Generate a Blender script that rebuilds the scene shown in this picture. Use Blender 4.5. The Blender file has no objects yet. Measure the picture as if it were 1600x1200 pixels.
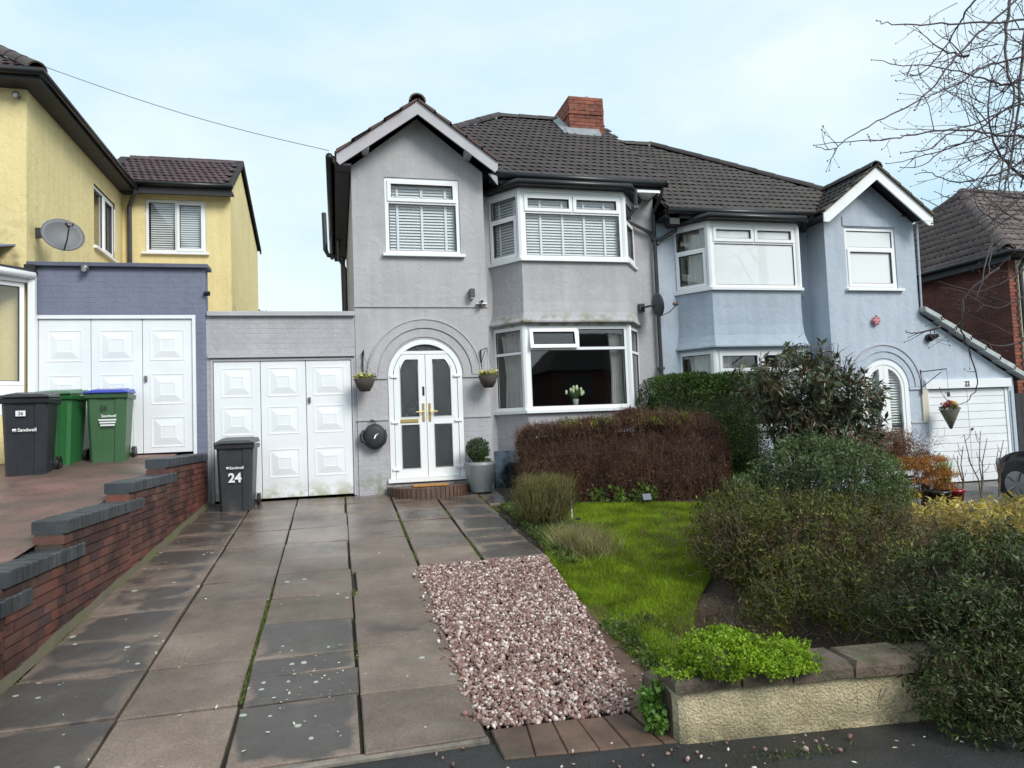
import bpy, math, random
import numpy as np
from mathutils import Matrix, Vector, noise as mnoise
R = math.radians
random.seed(7); rng = np.random.default_rng(7)
C = bpy.context.scene.collection
scene = bpy.context.scene

# ------------------------------------------------------------------ camera
# X runs along the house fronts, Y away from the street, Z up; the eye is the origin
yaw, pit, roll = R(13.9436), R(3.3585), R(-2.2498)
F_ = Vector((math.sin(yaw)*math.cos(pit), math.cos(yaw)*math.cos(pit), math.sin(pit)))
r0 = Vector((math.cos(yaw), -math.sin(yaw), 0)); u0 = r0.cross(F_)
R_ = r0*math.cos(roll)+u0*math.sin(roll); U_ = u0*math.cos(roll)-r0*math.sin(roll)
cam = bpy.data.cameras.new('camera'); camo = bpy.data.objects.new('camera', cam); C.objects.link(camo)
camo.matrix_world = Matrix((R_, U_, -F_)).transposed().to_4x4()
cam.lens = 1107.9/1600*36; cam.sensor_width = 36; cam.clip_start = .05; cam.clip_end = 3000
scene.camera = camo

# ------------------------------------------------------------------ sky, sun, exposure
SUN_EL, SUN_AZ = R(38), R(148)       # azimuth clockwise from +Y : behind the camera to the right
world = bpy.data.worlds.new('World'); scene.world = world; world.use_nodes = True
nt = world.node_tree; nt.nodes.clear()
N = nt.nodes.new; L = nt.links.new
out = N('ShaderNodeOutputWorld'); bg = N('ShaderNodeBackground'); bg.inputs[1].default_value = .1
sky = N('ShaderNodeTexSky'); sky.sky_type = 'NISHITA'; sky.sun_disc = False
sky.sun_elevation = SUN_EL; sky.sun_rotation = SUN_AZ; sky.air_density = 1.0; sky.dust_density = 1.5
tc = N('ShaderNodeTexCoord'); mp = N('ShaderNodeMapping'); mp.inputs['Scale'].default_value = (1, 1, 2.2)
L(tc.outputs['Generated'], mp.inputs['Vector'])
nz = N('ShaderNodeTexNoise'); nz.inputs['Scale'].default_value = 1.9; nz.inputs['Detail'].default_value = 7; nz.inputs['Roughness'].default_value = .55; nz.inputs['Distortion'].default_value = .3
L(mp.outputs[0], nz.inputs['Vector'])
cr = N('ShaderNodeValToRGB'); cr.color_ramp.elements[0].position = .36; cr.color_ramp.elements[0].color = (3.35, 4.65, 5.35, 1)
cr.color_ramp.elements[1].position = .66; cr.color_ramp.elements[1].color = (4.95, 5.55, 5.7, 1)
L(nz.outputs['Fac'], cr.inputs['Fac'])
mx = N('ShaderNodeMix'); mx.data_type = 'RGBA'; mx.inputs[0].default_value = .9
L(sky.outputs[0], mx.inputs[6]); L(cr.outputs[0], mx.inputs[7]); L(mx.outputs[2], bg.inputs[0]); L(bg.outputs[0], out.inputs[0])
sl = bpy.data.lights.new('sun', 'SUN'); sl.energy = 1.5; sl.angle = R(24); sl.color = (1, .97, .92)
so = bpy.data.objects.new('sun', sl); C.objects.link(so)
sd = Vector((math.sin(SUN_AZ)*math.cos(SUN_EL), math.cos(SUN_AZ)*math.cos(SUN_EL), math.sin(SUN_EL)))
so.rotation_euler = sd.to_track_quat('Z', 'Y').to_euler()
so.location = (5, -5, 20)
vs = scene.view_settings; vs.view_transform = 'Standard'; vs.look = 'None'; vs.gamma = 1; vs.use_curve_mapping = False; vs.exposure = 0.96
scene.cycles.max_bounces = 6; scene.cycles.transparent_max_bounces = 12

# ------------------------------------------------------------------ materials
MATS = {}
def mat(name, c1, c2=None, ns=4, rough=.75, bump=0, bs=60, metal=0, rnd=None, spec=.5, detail=6, contrast=(.35, .65), island=None, fine=None, dirt=None, wet=None):
    """c1/c2 mixed by noise; rnd: list of colours picked per object; island: list of colours picked per mesh island"""
    if name in MATS: return MATS[name]
    m = bpy.data.materials.new(name); m.use_nodes = True; t = m.node_tree; nn = t.nodes.new; ll = t.links.new
    b = t.nodes['Principled BSDF']; b.inputs['Roughness'].default_value = rough; b.inputs['Metallic'].default_value = metal
    b.inputs['Specular IOR Level'].default_value = spec
    g = nn('ShaderNodeNewGeometry')
    def noi(s, d=detail, r=.6):
        x = nn('ShaderNodeTexNoise'); x.inputs['Scale'].default_value = s; x.inputs['Detail'].default_value = d; x.inputs['Roughness'].default_value = r
        ll(g.outputs['Position'], x.inputs['Vector']); return x
    def ramp(fac, stops, interp='LINEAR'):
        x = nn('ShaderNodeValToRGB'); x.color_ramp.interpolation = interp; e = x.color_ramp.elements
        while len(e) < len(stops): e.new(.5)
        for i, (p, c) in enumerate(stops): e[i].position = p; e[i].color = (*c, 1)
        ll(fac, x.inputs['Fac']); return x.outputs[0]
    def mixc(fac, a, bb, mode='MIX'):
        x = nn('ShaderNodeMix'); x.data_type = 'RGBA'; x.blend_type = mode
        if isinstance(fac, (int, float)): x.inputs[0].default_value = fac
        else: ll(fac, x.inputs[0])
        for s, v in ((6, a), (7, bb)):
            if isinstance(v, tuple): x.inputs[s].default_value = (*v, 1)
            else: ll(v, x.inputs[s])
        return x.outputs[2]
    col = None
    if island or rnd:
        cs = island or rnd
        if island: f = g.outputs['Random Per Island']
        else: f = nn('ShaderNodeObjectInfo').outputs['Random']
        col = ramp(f, [(i/max(1, len(cs)-1), c) for i, c in enumerate(cs)])
        if c2: col = mixc(ramp(noi(ns).outputs['Fac'], [(contrast[0], (0, 0, 0)), (contrast[1], (1, 1, 1))]), col, mixc(1., col, c2, 'MULTIPLY'))
    elif c2:
        col = ramp(noi(ns).outputs['Fac'], [(contrast[0], c1), (contrast[1], c2)])
    if fine:   # small speckle: (scale, amount)
        fr = ramp(noi(fine[0], 3).outputs['Fac'], [(.3, (1-fine[1],)*3), (.7, (1+fine[1],)*3)])
        col = mixc(1., col if col is not None else c1, fr, 'MULTIPLY')
    if dirt:   # list of (colour, z0, z1, noise scale, threshold): stain between two heights
        for dc, za, zb, ds, th in dirt:
            sp = nn('ShaderNodeSeparateXYZ'); ll(g.outputs['Position'], sp.inputs[0])
            mr = nn('ShaderNodeMapRange'); mr.inputs['From Min'].default_value = zb; mr.inputs['From Max'].default_value = za; ll(sp.outputs['Z'], mr.inputs['Value'])
            if za > 0:
                st_ = nn('ShaderNodeMath'); st_.operation = 'GREATER_THAN'; st_.inputs[1].default_value = za-.12; ll(sp.outputs['Z'], st_.inputs[0]); mr2 = nn('ShaderNodeMath'); mr2.operation = 'MULTIPLY'; ll(mr.outputs[0], mr2.inputs[0]); ll(st_.outputs[0], mr2.inputs[1]); mr = mr2
            ad = nn('ShaderNodeMath'); ad.operation = 'MULTIPLY'; ll(mr.outputs[0], ad.inputs[0]); ll(ramp(noi(ds).outputs['Fac'], [(th, (0, 0, 0)), (th+.16, (1, 1, 1))]), ad.inputs[1])
            col = mixc(ad.outputs[0], col if col is not None else c1, dc)
    if col is None: b.inputs['Base Color'].default_value = (*c1, 1)
    else: ll(col, b.inputs['Base Color'])
    if wet:    # (dry roughness, wet roughness, scale)
        rr = ramp(noi(wet[2]).outputs['Fac'], [(.4, (wet[1],)*3), (.62, (wet[0],)*3)]); ll(rr, b.inputs['Roughness'])
    if bump:
        bn = nn('ShaderNodeBump'); bn.inputs['Strength'].default_value = bump; bn.inputs['Distance'].default_value = .01
        ll(noi(bs, 4).outputs['Fac'], bn.inputs['Height']); ll(bn.outputs[0], b.inputs['Normal'])
    MATS[name] = m; return m

def render_mat(name, c1, c2, stains=None, brick=False, axis='x'):
    """painted render, or painted brickwork when brick: coarse trowel relief and grain in the bump"""
    m = mat(name, c1, c2, ns=1.3, rough=.85, fine=(45, .07), dirt=stains, spec=.25)
    t = m.node_tree; nn = t.nodes.new; ll = t.links.new; b = t.nodes['Principled BSDF']
    g = nn('ShaderNodeNewGeometry')
    a = nn('ShaderNodeTexNoise'); a.inputs['Scale'].default_value = 70; a.inputs['Detail'].default_value = 3
    c = nn('ShaderNodeTexNoise'); c.inputs['Scale'].default_value = 7; c.inputs['Detail'].default_value = 5; c.inputs['Distortion'].default_value = .8
    ll(g.outputs['Position'], a.inputs[0]); ll(g.outputs['Position'], c.inputs[0])
    b1 = nn('ShaderNodeBump'); b1.inputs['Strength'].default_value = .55; b1.inputs['Distance'].default_value = .006; ll(a.outputs[0], b1.inputs['Height'])
    b2 = nn('ShaderNodeBump'); b2.inputs['Strength'].default_value = .6; b2.inputs['Distance'].default_value = .02; ll(c.outputs[0], b2.inputs['Height'])
    ll(b1.outputs[0], b2.inputs['Normal']); last = b2
    mpg = nn('ShaderNodeMapping'); mpg.inputs['Scale'].default_value = (7, 7, .55); ll(g.outputs['Position'], mpg.inputs[0]); sn = nn('ShaderNodeTexNoise'); sn.inputs['Scale'].default_value = 1; sn.inputs['Detail'].default_value = 5; ll(mpg.outputs[0], sn.inputs[0])
    sr_ = nn('ShaderNodeValToRGB'); sr_.color_ramp.elements[0].position = .36; sr_.color_ramp.elements[0].color = (.955, .955, .95, 1); sr_.color_ramp.elements[1].position = .58; sr_.color_ramp.elements[1].color = (1.03, 1.03, 1.03, 1); ll(sn.outputs[0], sr_.inputs[0])
    lk_ = b.inputs['Base Color'].links[0].from_socket; mm_ = nn('ShaderNodeMix'); mm_.data_type = 'RGBA'; mm_.blend_type = 'MULTIPLY'; mm_.inputs[0].default_value = 1; ll(lk_, mm_.inputs[6]); ll(sr_.outputs[0], mm_.inputs[7]); ll(mm_.outputs[2], b.inputs['Base Color'])
    if brick:
        sp = nn('ShaderNodeSeparateXYZ'); ll(g.outputs['Position'], sp.inputs[0]); cb = nn('ShaderNodeCombineXYZ')
        ad = nn('ShaderNodeMath'); ll(sp.outputs['X'], ad.inputs[0]); ll(sp.outputs['Y'], ad.inputs[1])
        ll(ad.outputs[0], cb.inputs['X']); ll(sp.outputs['Z'], cb.inputs['Y'])
        bt = nn('ShaderNodeTexBrick'); bt.inputs['Scale'].default_value = 1; bt.inputs['Brick Width'].default_value = .225; bt.inputs['Row Height'].default_value = .075; bt.inputs['Mortar Size'].default_value = .006; bt.inputs['Mortar Smooth'].default_value = .6
        ll(cb.outputs[0], bt.inputs['Vector'])
        iv = nn('ShaderNodeMath'); iv.operation = 'SUBTRACT'; iv.inputs[0].default_value = 1; ll(bt.outputs['Fac'], iv.inputs[1])
        b3 = nn('ShaderNodeBump'); b3.inputs['Strength'].default_value = .5; b3.inputs['Distance'].default_value = .006; ll(iv.outputs[0], b3.inputs['Height']); ll(last.outputs[0], b3.inputs['Normal']); last = b3
    ll(last.outputs[0], b.inputs['Normal'])
    return m

def glass_mat(name, refl=1.0, tint=(.975, .985, .985), wavy=0, body=None, bodyfac=0):
    m = bpy.data.materials.new(name); m.use_nodes = True; t = m.node_tree; t.nodes.clear(); nn = t.nodes.new; ll = t.links.new
    o = nn('ShaderNodeOutputMaterial'); tr = nn('ShaderNodeBsdfTransparent'); tr.inputs[0].default_value = (*tint, 1)
    gl = nn('ShaderNodeBsdfGlossy'); gl.inputs['Roughness'].default_value = .015
    lw_ = nn('ShaderNodeLayerWeight'); lw_.inputs['Blend'].default_value = .5; fr = nn('ShaderNodeMath'); fr.operation = 'POWER'; fr.inputs[1].default_value = 4.5; ll(lw_.outputs['Facing'], fr.inputs[0])
    mu = nn('ShaderNodeMath'); mu.operation = 'MULTIPLY_ADD'; mu.use_clamp = True; mu.inputs[1].default_value = .9*refl; mu.inputs[2].default_value = .075*refl
    ll(fr.outputs[0], mu.inputs[0]); mixs = nn('ShaderNodeMixShader'); ll(mu.outputs[0], mixs.inputs[0])
    if body:
        df = nn('ShaderNodeBsdfDiffuse'); df.inputs[0].default_value = (*body, 1); m2 = nn('ShaderNodeMixShader'); m2.inputs[0].default_value = bodyfac
        ll(tr.outputs[0], m2.inputs[1]); ll(df.outputs[0], m2.inputs[2]); ll(m2.outputs[0], mixs.inputs[1])
    else: ll(tr.outputs[0], mixs.inputs[1])
    ll(gl.outputs[0], mixs.inputs[2]); ll(mixs.outputs[0], o.inputs[0])
    g = nn('ShaderNodeNewGeometry'); n = nn('ShaderNodeTexNoise'); n.inputs['Scale'].default_value = 60 if wavy else 2.0
    ll(g.outputs['Position'], n.inputs[0]); bp = nn('ShaderNodeBump'); bp.inputs['Strength'].default_value = wavy or .05; bp.inputs['Distance'].default_value = .01
    ll(n.outputs[0], bp.inputs['Height']); ll(bp.outputs[0], gl.inputs['Normal'])
    MATS[name] = m; return m

# ------------------------------------------------------------------ mesh helpers
def tag(o, label=None, cat=None, group=None, kind=None):
    if label: o['label'] = label
    if cat: o['category'] = cat
    if group: o['group'] = group
    if kind: o['kind'] = kind
    return o
ORIG = {}
def thing(name, loc, label, cat, group=None, rz=0, parent=None):
    o = bpy.data.objects.new(name, None); C.objects.link(o); o.location = loc; o.rotation_euler.z = rz; o.empty_display_size = .1
    return tag(o, label, cat, group)
def link(name, me, parent=None, local=False):
    o = bpy.data.objects.new(name, me); C.objects.link(o)
    if parent is not None:
        o.parent = parent
        if not local:
            w = Vector((0, 0, 0)); p = parent
            while p is not None: w += p.location; p = p.parent
            o.location = -w
            if parent.type == 'MESH': o.location = -w
    return o
class MB:
    def __init__(s): s.v = []; s.f = []; s.m = []; s.cur = 0
    def add(s, vs, fs):
        k = len(s.v); s.v += [tuple(p) for p in vs]; s.f += [tuple(i+k for i in f) for f in fs]; s.m += [s.cur]*len(fs); return s
    def box(s, x0, x1, y0, y1, z0, z1):
        return s.add([(x, y, z) for z in (z0, z1) for y in (y0, y1) for x in (x0, x1)],
                     [(0, 2, 3, 1), (4, 5, 7, 6), (0, 1, 5, 4), (2, 6, 7, 3), (0, 4, 6, 2), (1, 3, 7, 5)])
    def hexa(s, p):   # 8 points: bottom ring 0-3 ccw seen from above, top ring 4-7
        return s.add(p, [(3, 2, 1, 0), (4, 5, 6, 7), (0, 1, 5, 4), (1, 2, 6, 5), (2, 3, 7, 6), (3, 0, 4, 7)])
    def quad(s, *p): return s.add(p, [tuple(range(len(p)))])
    def prism(s, pts, vec):     # polygon extruded along vec
        n = len(pts); vec = Vector(vec); a = [Vector(p) for p in pts]
        return s.add(a+[p+vec for p in a], [tuple(range(n)), tuple(range(2*n-1, n-1, -1))]+[(i, i+n, (i+1) % n+n, (i+1) % n) for i in range(n)])
    def tube(s, pts, r, n=6, cap=True):
        pts = [Vector(p) for p in pts]; rr = r if isinstance(r, (list, tuple)) else [r]*len(pts)
        k0 = len(s.v); vs = []; up = None
        for i, p in enumerate(pts):
            d = (pts[min(i+1, len(pts)-1)]-pts[max(i-1, 0)]).normalized()
            if up is None: up = Vector((0, 0, 1)) if abs(d.z) < .9 else Vector((1, 0, 0))
            a = d.cross(up).normalized(); b = a.cross(d).normalized(); up = b
            vs += [p+(a*math.cos(2*math.pi*j/n)+b*math.sin(2*math.pi*j/n))*rr[i] for j in range(n)]
        fs = [(i*n+j, (i+1)*n+j, (i+1)*n+(j+1) % n, i*n+(j+1) % n) for i in range(len(pts)-1) for j in range(n)]
        if cap: fs += [tuple(range(n-1, -1, -1)), tuple((len(pts)-1)*n+j for j in range(n))] if n > 2 else []
        return s.add(vs, fs)
    def lathe(s, prof, c=(0, 0, 0), n=20, squash=(1, 1)):
        vs = [(c[0]+r*math.cos(2*math.pi*j/n)*squash[0], c[1]+r*math.sin(2*math.pi*j/n)*squash[1], c[2]+z) for r, z in prof for j in range(n)]
        fs = [(i*n+j, i*n+(j+1) % n, (i+1)*n+(j+1) % n, (i+1)*n+j) for i in range(len(prof)-1) for j in range(n)]
        return s.add(vs, fs)
    def ball(s, c, r, sx=1, sy=1, sz=1, n=10, m=6):
        pr = [(max(.0005, r*math.sin(math.pi*i/m)), -r*math.cos(math.pi*i/m)*sz) for i in range(m+1)]
        return s.lathe(pr, c, n, (sx, sy))
    def strip(s, xs, lo, hi, ya, yb):    # upright slab between two curves lo(x), hi(x), from y ya (front) to yb
        for a, b in zip(xs[:-1], xs[1:]):
            la, lb, ha, hb = lo(a), lo(b), hi(a), hi(b)
            if ha-la < 1e-4 and hb-lb < 1e-4: continue
            s.hexa([(a, ya, la), (b, ya, lb), (b, yb, lb), (a, yb, la), (a, ya, ha), (b, ya, hb), (b, yb, hb), (a, yb, ha)])
        return s
    def arcband(s, cx, cz, ra, rb, ya, yb, a0=0, a1=math.pi, n=28, scallop=0):
        vs = []
        for i in range(n+1):
            t = a0+(a1-a0)*i/n; ro = rb+(scallop*(i % 2)); c_, s_ = math.cos(t), math.sin(t)
            vs += [(cx+ra*c_, ya, cz+ra*s_), (cx+ro*c_, ya, cz+ro*s_), (cx+ro*c_, yb, cz+ro*s_), (cx+ra*c_, yb, cz+ra*s_)]
        fs = []
        for i in range(n):
            k = 4*i; fs += [(k, k+1, k+5, k+4), (k+1, k+2, k+6, k+5), (k+3, k, k+4, k+7), (k+2, k+3, k+7, k+6)]
        fs += [(0, 3, 2, 1), (4*n, 4*n+1, 4*n+2, 4*n+3)]
        return s.add(vs, fs)
    def mesh(s, name, mats):
        me = bpy.data.meshes.new(name); me.from_pydata(s.v, [], s.f)
        for mm in (mats if isinstance(mats, list) else [mats]): me.materials.append(mm)
        if any(s.m): me.polygons.foreach_set('material_index', s.m)
        me.update(); return me
    def build(s, name, mats, parent=None, local=False, smooth=False, recalc=True, bevel=0, kind=None, label=None):
        me = s.mesh(name, mats)
        if recalc or bevel:
            import bmesh
            bm = bmesh.new(); bm.from_mesh(me)
            if bevel:
                bmesh.ops.bevel(bm, geom=bm.edges[:], offset=bevel, segments=1, affect='EDGES', clamp_overlap=True)
            bmesh.ops.recalc_face_normals(bm, faces=bm.faces); bm.to_mesh(me); bm.free()
        if smooth:
            me.polygons.foreach_set('use_smooth', [True]*len(me.polygons)); 
        o = link(name, me, parent, local)
        if kind: o['kind'] = kind
        if label: o['label'] = label
        return o
class PL(MB):
    """boxes on an upright plane: u along the wall, n outward, z up"""
    def __init__(s, O, U):
        super().__init__(); s.O = Vector(O); s.U = Vector(U).normalized(); s.Nn = Vector((s.U.y, -s.U.x, 0))
    tl = None
    def P(s, u, n, z):
        if s.tl: n += (s.tl['zt']-z)*s.tl['k']
        return s.O+s.U*u+s.Nn*n+Vector((0, 0, z))
    def ob(s, u0, u1, n0, n1, z0, z1):
        q = [s.P(u0, n1, z0), s.P(u1, n1, z0), s.P(u1, n0, z0), s.P(u0, n0, z0), s.P(u0, n1, z1), s.P(u1, n1, z1), s.P(u1, n0, z1), s.P(u0, n0, z1)]
        return s.hexa(q)
    def new(s): return PL(s.O, s.U)
def bulk(name, V, Fc, m, parent=None, kind='stuff', smooth=False):
    """fast mesh from numpy arrays: V (n,3), Fc (m,k)"""
    me = bpy.data.meshes.new(name); k = Fc.shape[1]
    me.vertices.add(len(V)); me.vertices.foreach_set('co', V.astype(np.float32).ravel())
    me.loops.add(Fc.size); me.loops.foreach_set('vertex_index', Fc.astype(np.int32).ravel())
    me.polygons.add(len(Fc)); me.polygons.foreach_set('loop_start', np.arange(0, Fc.size, k, dtype=np.int32)); me.polygons.foreach_set('loop_total', np.full(len(Fc), k, dtype=np.int32))
    if smooth: me.polygons.foreach_set('use_smooth', [True]*len(Fc))
    me.materials.append(m); me.update(calc_edges=True); o = link(name, me, parent)
    if kind: o['kind'] = kind
    return o

# ------------------------------------------------------------------ palette
GREY1, GREY2 = (.47, .46, .475), (.41, .40, .415)
algae = (.20, .19, .07)
m_grey = render_mat('grey_render', GREY1, GREY2, [((.25, .25, .19), -1.05, -.45, 5, .5)])
m_greysk = render_mat('grey_render_algae_edge', GREY1, GREY2, [((.24, .23, .15), 1.66, 1.88, 5, .46)])
m_greyb = render_mat('grey_painted_brick', (.46, .45, .475), (.40, .39, .42), [((.2, .21, .12), -1.05, -.5, 6, .45), ((.33, .33, .32), 1.2, 1.85, 2, .56)], brick=True)
m_blue = render_mat('pale_blue_render', (.47, .53, .61), (.43, .49, .57), None)
m_blueb = render_mat('pale_blue_painted_brick', (.47, .53, .61), (.43, .49, .57), None, brick=True)
m_yel = render_mat('yellow_render', (.80, .67, .35), (.74, .61, .31), [((.25, .22, .10), 2.4, 3.3, 3.5, .5)])
m_slate = render_mat('slate_blue_painted_brick', (.175, .19, .265), (.20, .215, .29), None, brick=True)
m_cream = render_mat('cream_render', (.72, .66, .48), (.64, .58, .42))
m_white = mat('white_upvc', (.86, .87, .88), rough=.3, spec=.5)
m_wpaint = mat('white_gloss_paint', (.84, .86, .89), (.79, .81, .84), ns=2, rough=.38, dirt=[((.42, .42, .28), -.95, -.62, 5, .42)])
m_wpaint2 = mat('white_garage_paint', (.84, .86, .88), (.78, .80, .83), ns=2, rough=.4)
m_trim = mat('grey_trim_paint', (.48, .46, .49), (.42, .41, .44), ns=3, rough=.6, bump=.1)
m_gasket = mat('window_gasket', (.05, .05, .055), rough=.6)
m_blk = mat('black_plastic', (.012, .012, .014), rough=.35)
m_blkw = mat('black_timber', (.018, .018, .022), (.03, .03, .035), ns=9, rough=.6, bump=.2, bs=40)
m_pipe = mat('grey_black_pipe', (.03, .03, .035), (.05, .05, .055), ns=5, rough=.45)
m_tile = mat('brown_roof_tile', None, (.55, .55, .5), ns=2.2, rnd=[(.027, .019, .021), (.040, .028, .030), (.033, .024, .027), (.052, .036, .036), (.036, .026, .029)], rough=.6, bump=.35, bs=90, detail=8, contrast=(.45, .7))
m_tile22 = mat('brown_roof_tile_mossy', None, (.5, .6, .35), ns=3.2, rnd=[(.028, .021, .021), (.042, .031, .031), (.034, .026, .027), (.054, .040, .034)], rough=.62, bump=.35, bs=90, detail=8, contrast=(.48, .66))
m_tile26 = mat('red_brown_roof_tile', None, (.6, .6, .6), ns=2, rnd=[(.055, .028, .031), (.078, .040, .042), (.066, .034, .038)], rough=.45, bump=.3, bs=90)
m_tile20 = mat('faded_red_roof_tile', None, (.6, .62, .55), ns=2, rnd=[(.085, .053, .05), (.12, .075, .068), (.072, .047, .047), (.14, .092, .082)], rough=.6, bump=.4, bs=90)
m_under = mat('roof_underlay', (.03, .025, .025), rough=.9)
m_lead = mat('lead_flashing', (.30, .32, .34), (.22, .24, .25), ns=8, rough=.5)
m_brick = mat('red_brick', None, (.55, .5, .5), ns=6, rnd=[(.19, .055, .035), (.26, .075, .045), (.14, .045, .035), (.22, .08, .05), (.10, .04, .036)], rough=.85, bump=.5, bs=120, contrast=(.42, .62))
m_brickch = mat('chimney_brick', None, (.6, .55, .5), ns=5, rnd=[(.28, .09, .06), (.36, .12, .075), (.22, .075, .055), (.32, .13, .09)], rough=.85, bump=.4, bs=90)
m_brickwall = mat('boundary_brick', None, (.36, .34, .34), ns=3.1, rnd=[(.13, .048, .035), (.19, .065, .045), (.085, .038, .034), (.16, .072, .05), (.10, .035, .03), (.07, .04, .04)], rough=.6, bump=.6, bs=110, contrast=(.40, .62))
m_coping = mat('blue_coping_brick', None, (.55, .6, .55), ns=7, rnd=[(.045, .052, .065), (.065, .072, .085), (.052, .056, .066), (.08, .085, .09)], rough=.38, bump=.5, bs=100)
m_mortar = mat('mortar', (.26, .22, .18), (.10, .09, .08), ns=8, rough=.9, bump=.4, bs=80)
m_mortarw = mat('mortar_dark', (.075, .055, .045), (.05, .045, .04), ns=8, rough=.9, bump=.4, bs=80)
m_glass = glass_mat('window_glass')
m_glassr = glass_mat('window_glass_reflective', refl=2.2)
m_glassn = glass_mat('window_glass_net_sky', refl=1.3, body=(.93, .95, .96), bodyfac=.85)  # white body colour holds both the net curtain and the bright sky reflection
m_obsc = glass_mat('obscured_glass', refl=.9, wavy=.9, body=(.045, .06, .065), bodyfac=.6, tint=(.5, .56, .58))
m_lead_tape = mat('blind_tape', (.85, .86, .88), rough=.8)
m_slat = mat('blind_slat', (.80, .82, .83), rough=.6)
m_curtain = mat('curtain_cloth', (.62, .60, .57), (.52, .5, .48), ns=5, rough=.9)
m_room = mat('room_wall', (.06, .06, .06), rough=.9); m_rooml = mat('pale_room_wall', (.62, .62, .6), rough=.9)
m_brass = mat('brass', (.62, .45, .16), rough=.35, metal=.8)
m_leafc = {}

def plane(y): return -2+.095*y
def sstep(t): t = min(1, max(0, t)); return t*t*(3-2*t)
def drop(x, y): return -.42*sstep((x-5.6)/2.2)*sstep((y-4.2)/2.5)-.34*sstep((x-8.9)/1.2)*sstep((y-4.5)/2)*(1-sstep((y-9.2)/1.8))
def gz(x, y):
    """ground height of the plot"""
    if y < 3.84: return -1.685
    return plane(min(y, 11.2))+drop(x, y)

# ------------------------------------------------------------------ ground
def grid_sheet(name, xs, ys, fz, m, kind='structure', parent=None):
    V = np.array([(x, y, fz(x, y)) for y in ys for x in xs]); nx = len(xs)
    Fc = np.array([(j*nx+i, j*nx+i+1, (j+1)*nx+i+1, (j+1)*nx+i) for j in range(len(ys)-1) for i in range(nx-1)])
    return bulk(name, V, Fc, m, parent, kind, smooth=True)
m_soil = mat('garden_soil', (.045, .032, .022), (.085, .06, .038), ns=5, rough=.9, bump=1.2, bs=30)
xs = [-400, -120, -40, -15, -8, -4, -2.3]+[x*.2 for x in range(-11, 66)]+[15, 20, 40, 120, 400]
ys = [3.80]+[3.85+.2*k for k in range(0, 38)]+[12, 14, 18, 30, 60, 150, 500]
grid_sheet('ground', xs, ys, lambda x, y: gz(x, y)-.045+(.02*mnoise.noise(Vector((x*2, y*2, 0))) if x > 2.1 else 0)-(.6 if y > 12 and x > 12 else 0), m_soil)

m_tarmac = mat('wet_tarmac', (.022, .022, .023), (.042, .041, .040), ns=2.5, rough=.6, bump=1.6, bs=120, fine=(150, .7), wet=(.7, .32, 1.6))
grid_sheet('footpath', [-60, -20, -6]+[x*.5 for x in range(-10, 20)]+[12, 20, 60], [-1.2, 0, 1, 2, 2.6, 3, 3.3, 3.5, 3.7, 3.83], lambda x, y: -1.672-.012*max(0, x-1.5), m_tarmac)
grid_sheet('road', [-300, -60, 0, 60, 300], [-9, -5, -1.36], lambda x, y: -1.80, mat('road_asphalt', (.04, .04, .042), (.055, .055, .055), ns=4, rough=.8, bump=.6, bs=120))
grid_sheet('pavement', [-300, 0, 300], [-11, -9.16], lambda x, y: -1.70, m_tarmac)
MB().box(-60, 60, -1.36, -1.2, -1.95, -1.675).build('kerb', mat('kerb_stone', (.3, .29, .27), (.24, .23, .22), ns=6, rough=.8)).__setitem__('kind', 'structure')
grid_sheet('verge', [-400, 0, 400], [-300, -60, -11], lambda x, y: -1.72, mat('far_grass', (.06, .10, .03), (.05, .08, .025), ns=1, rough=.9))

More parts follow.
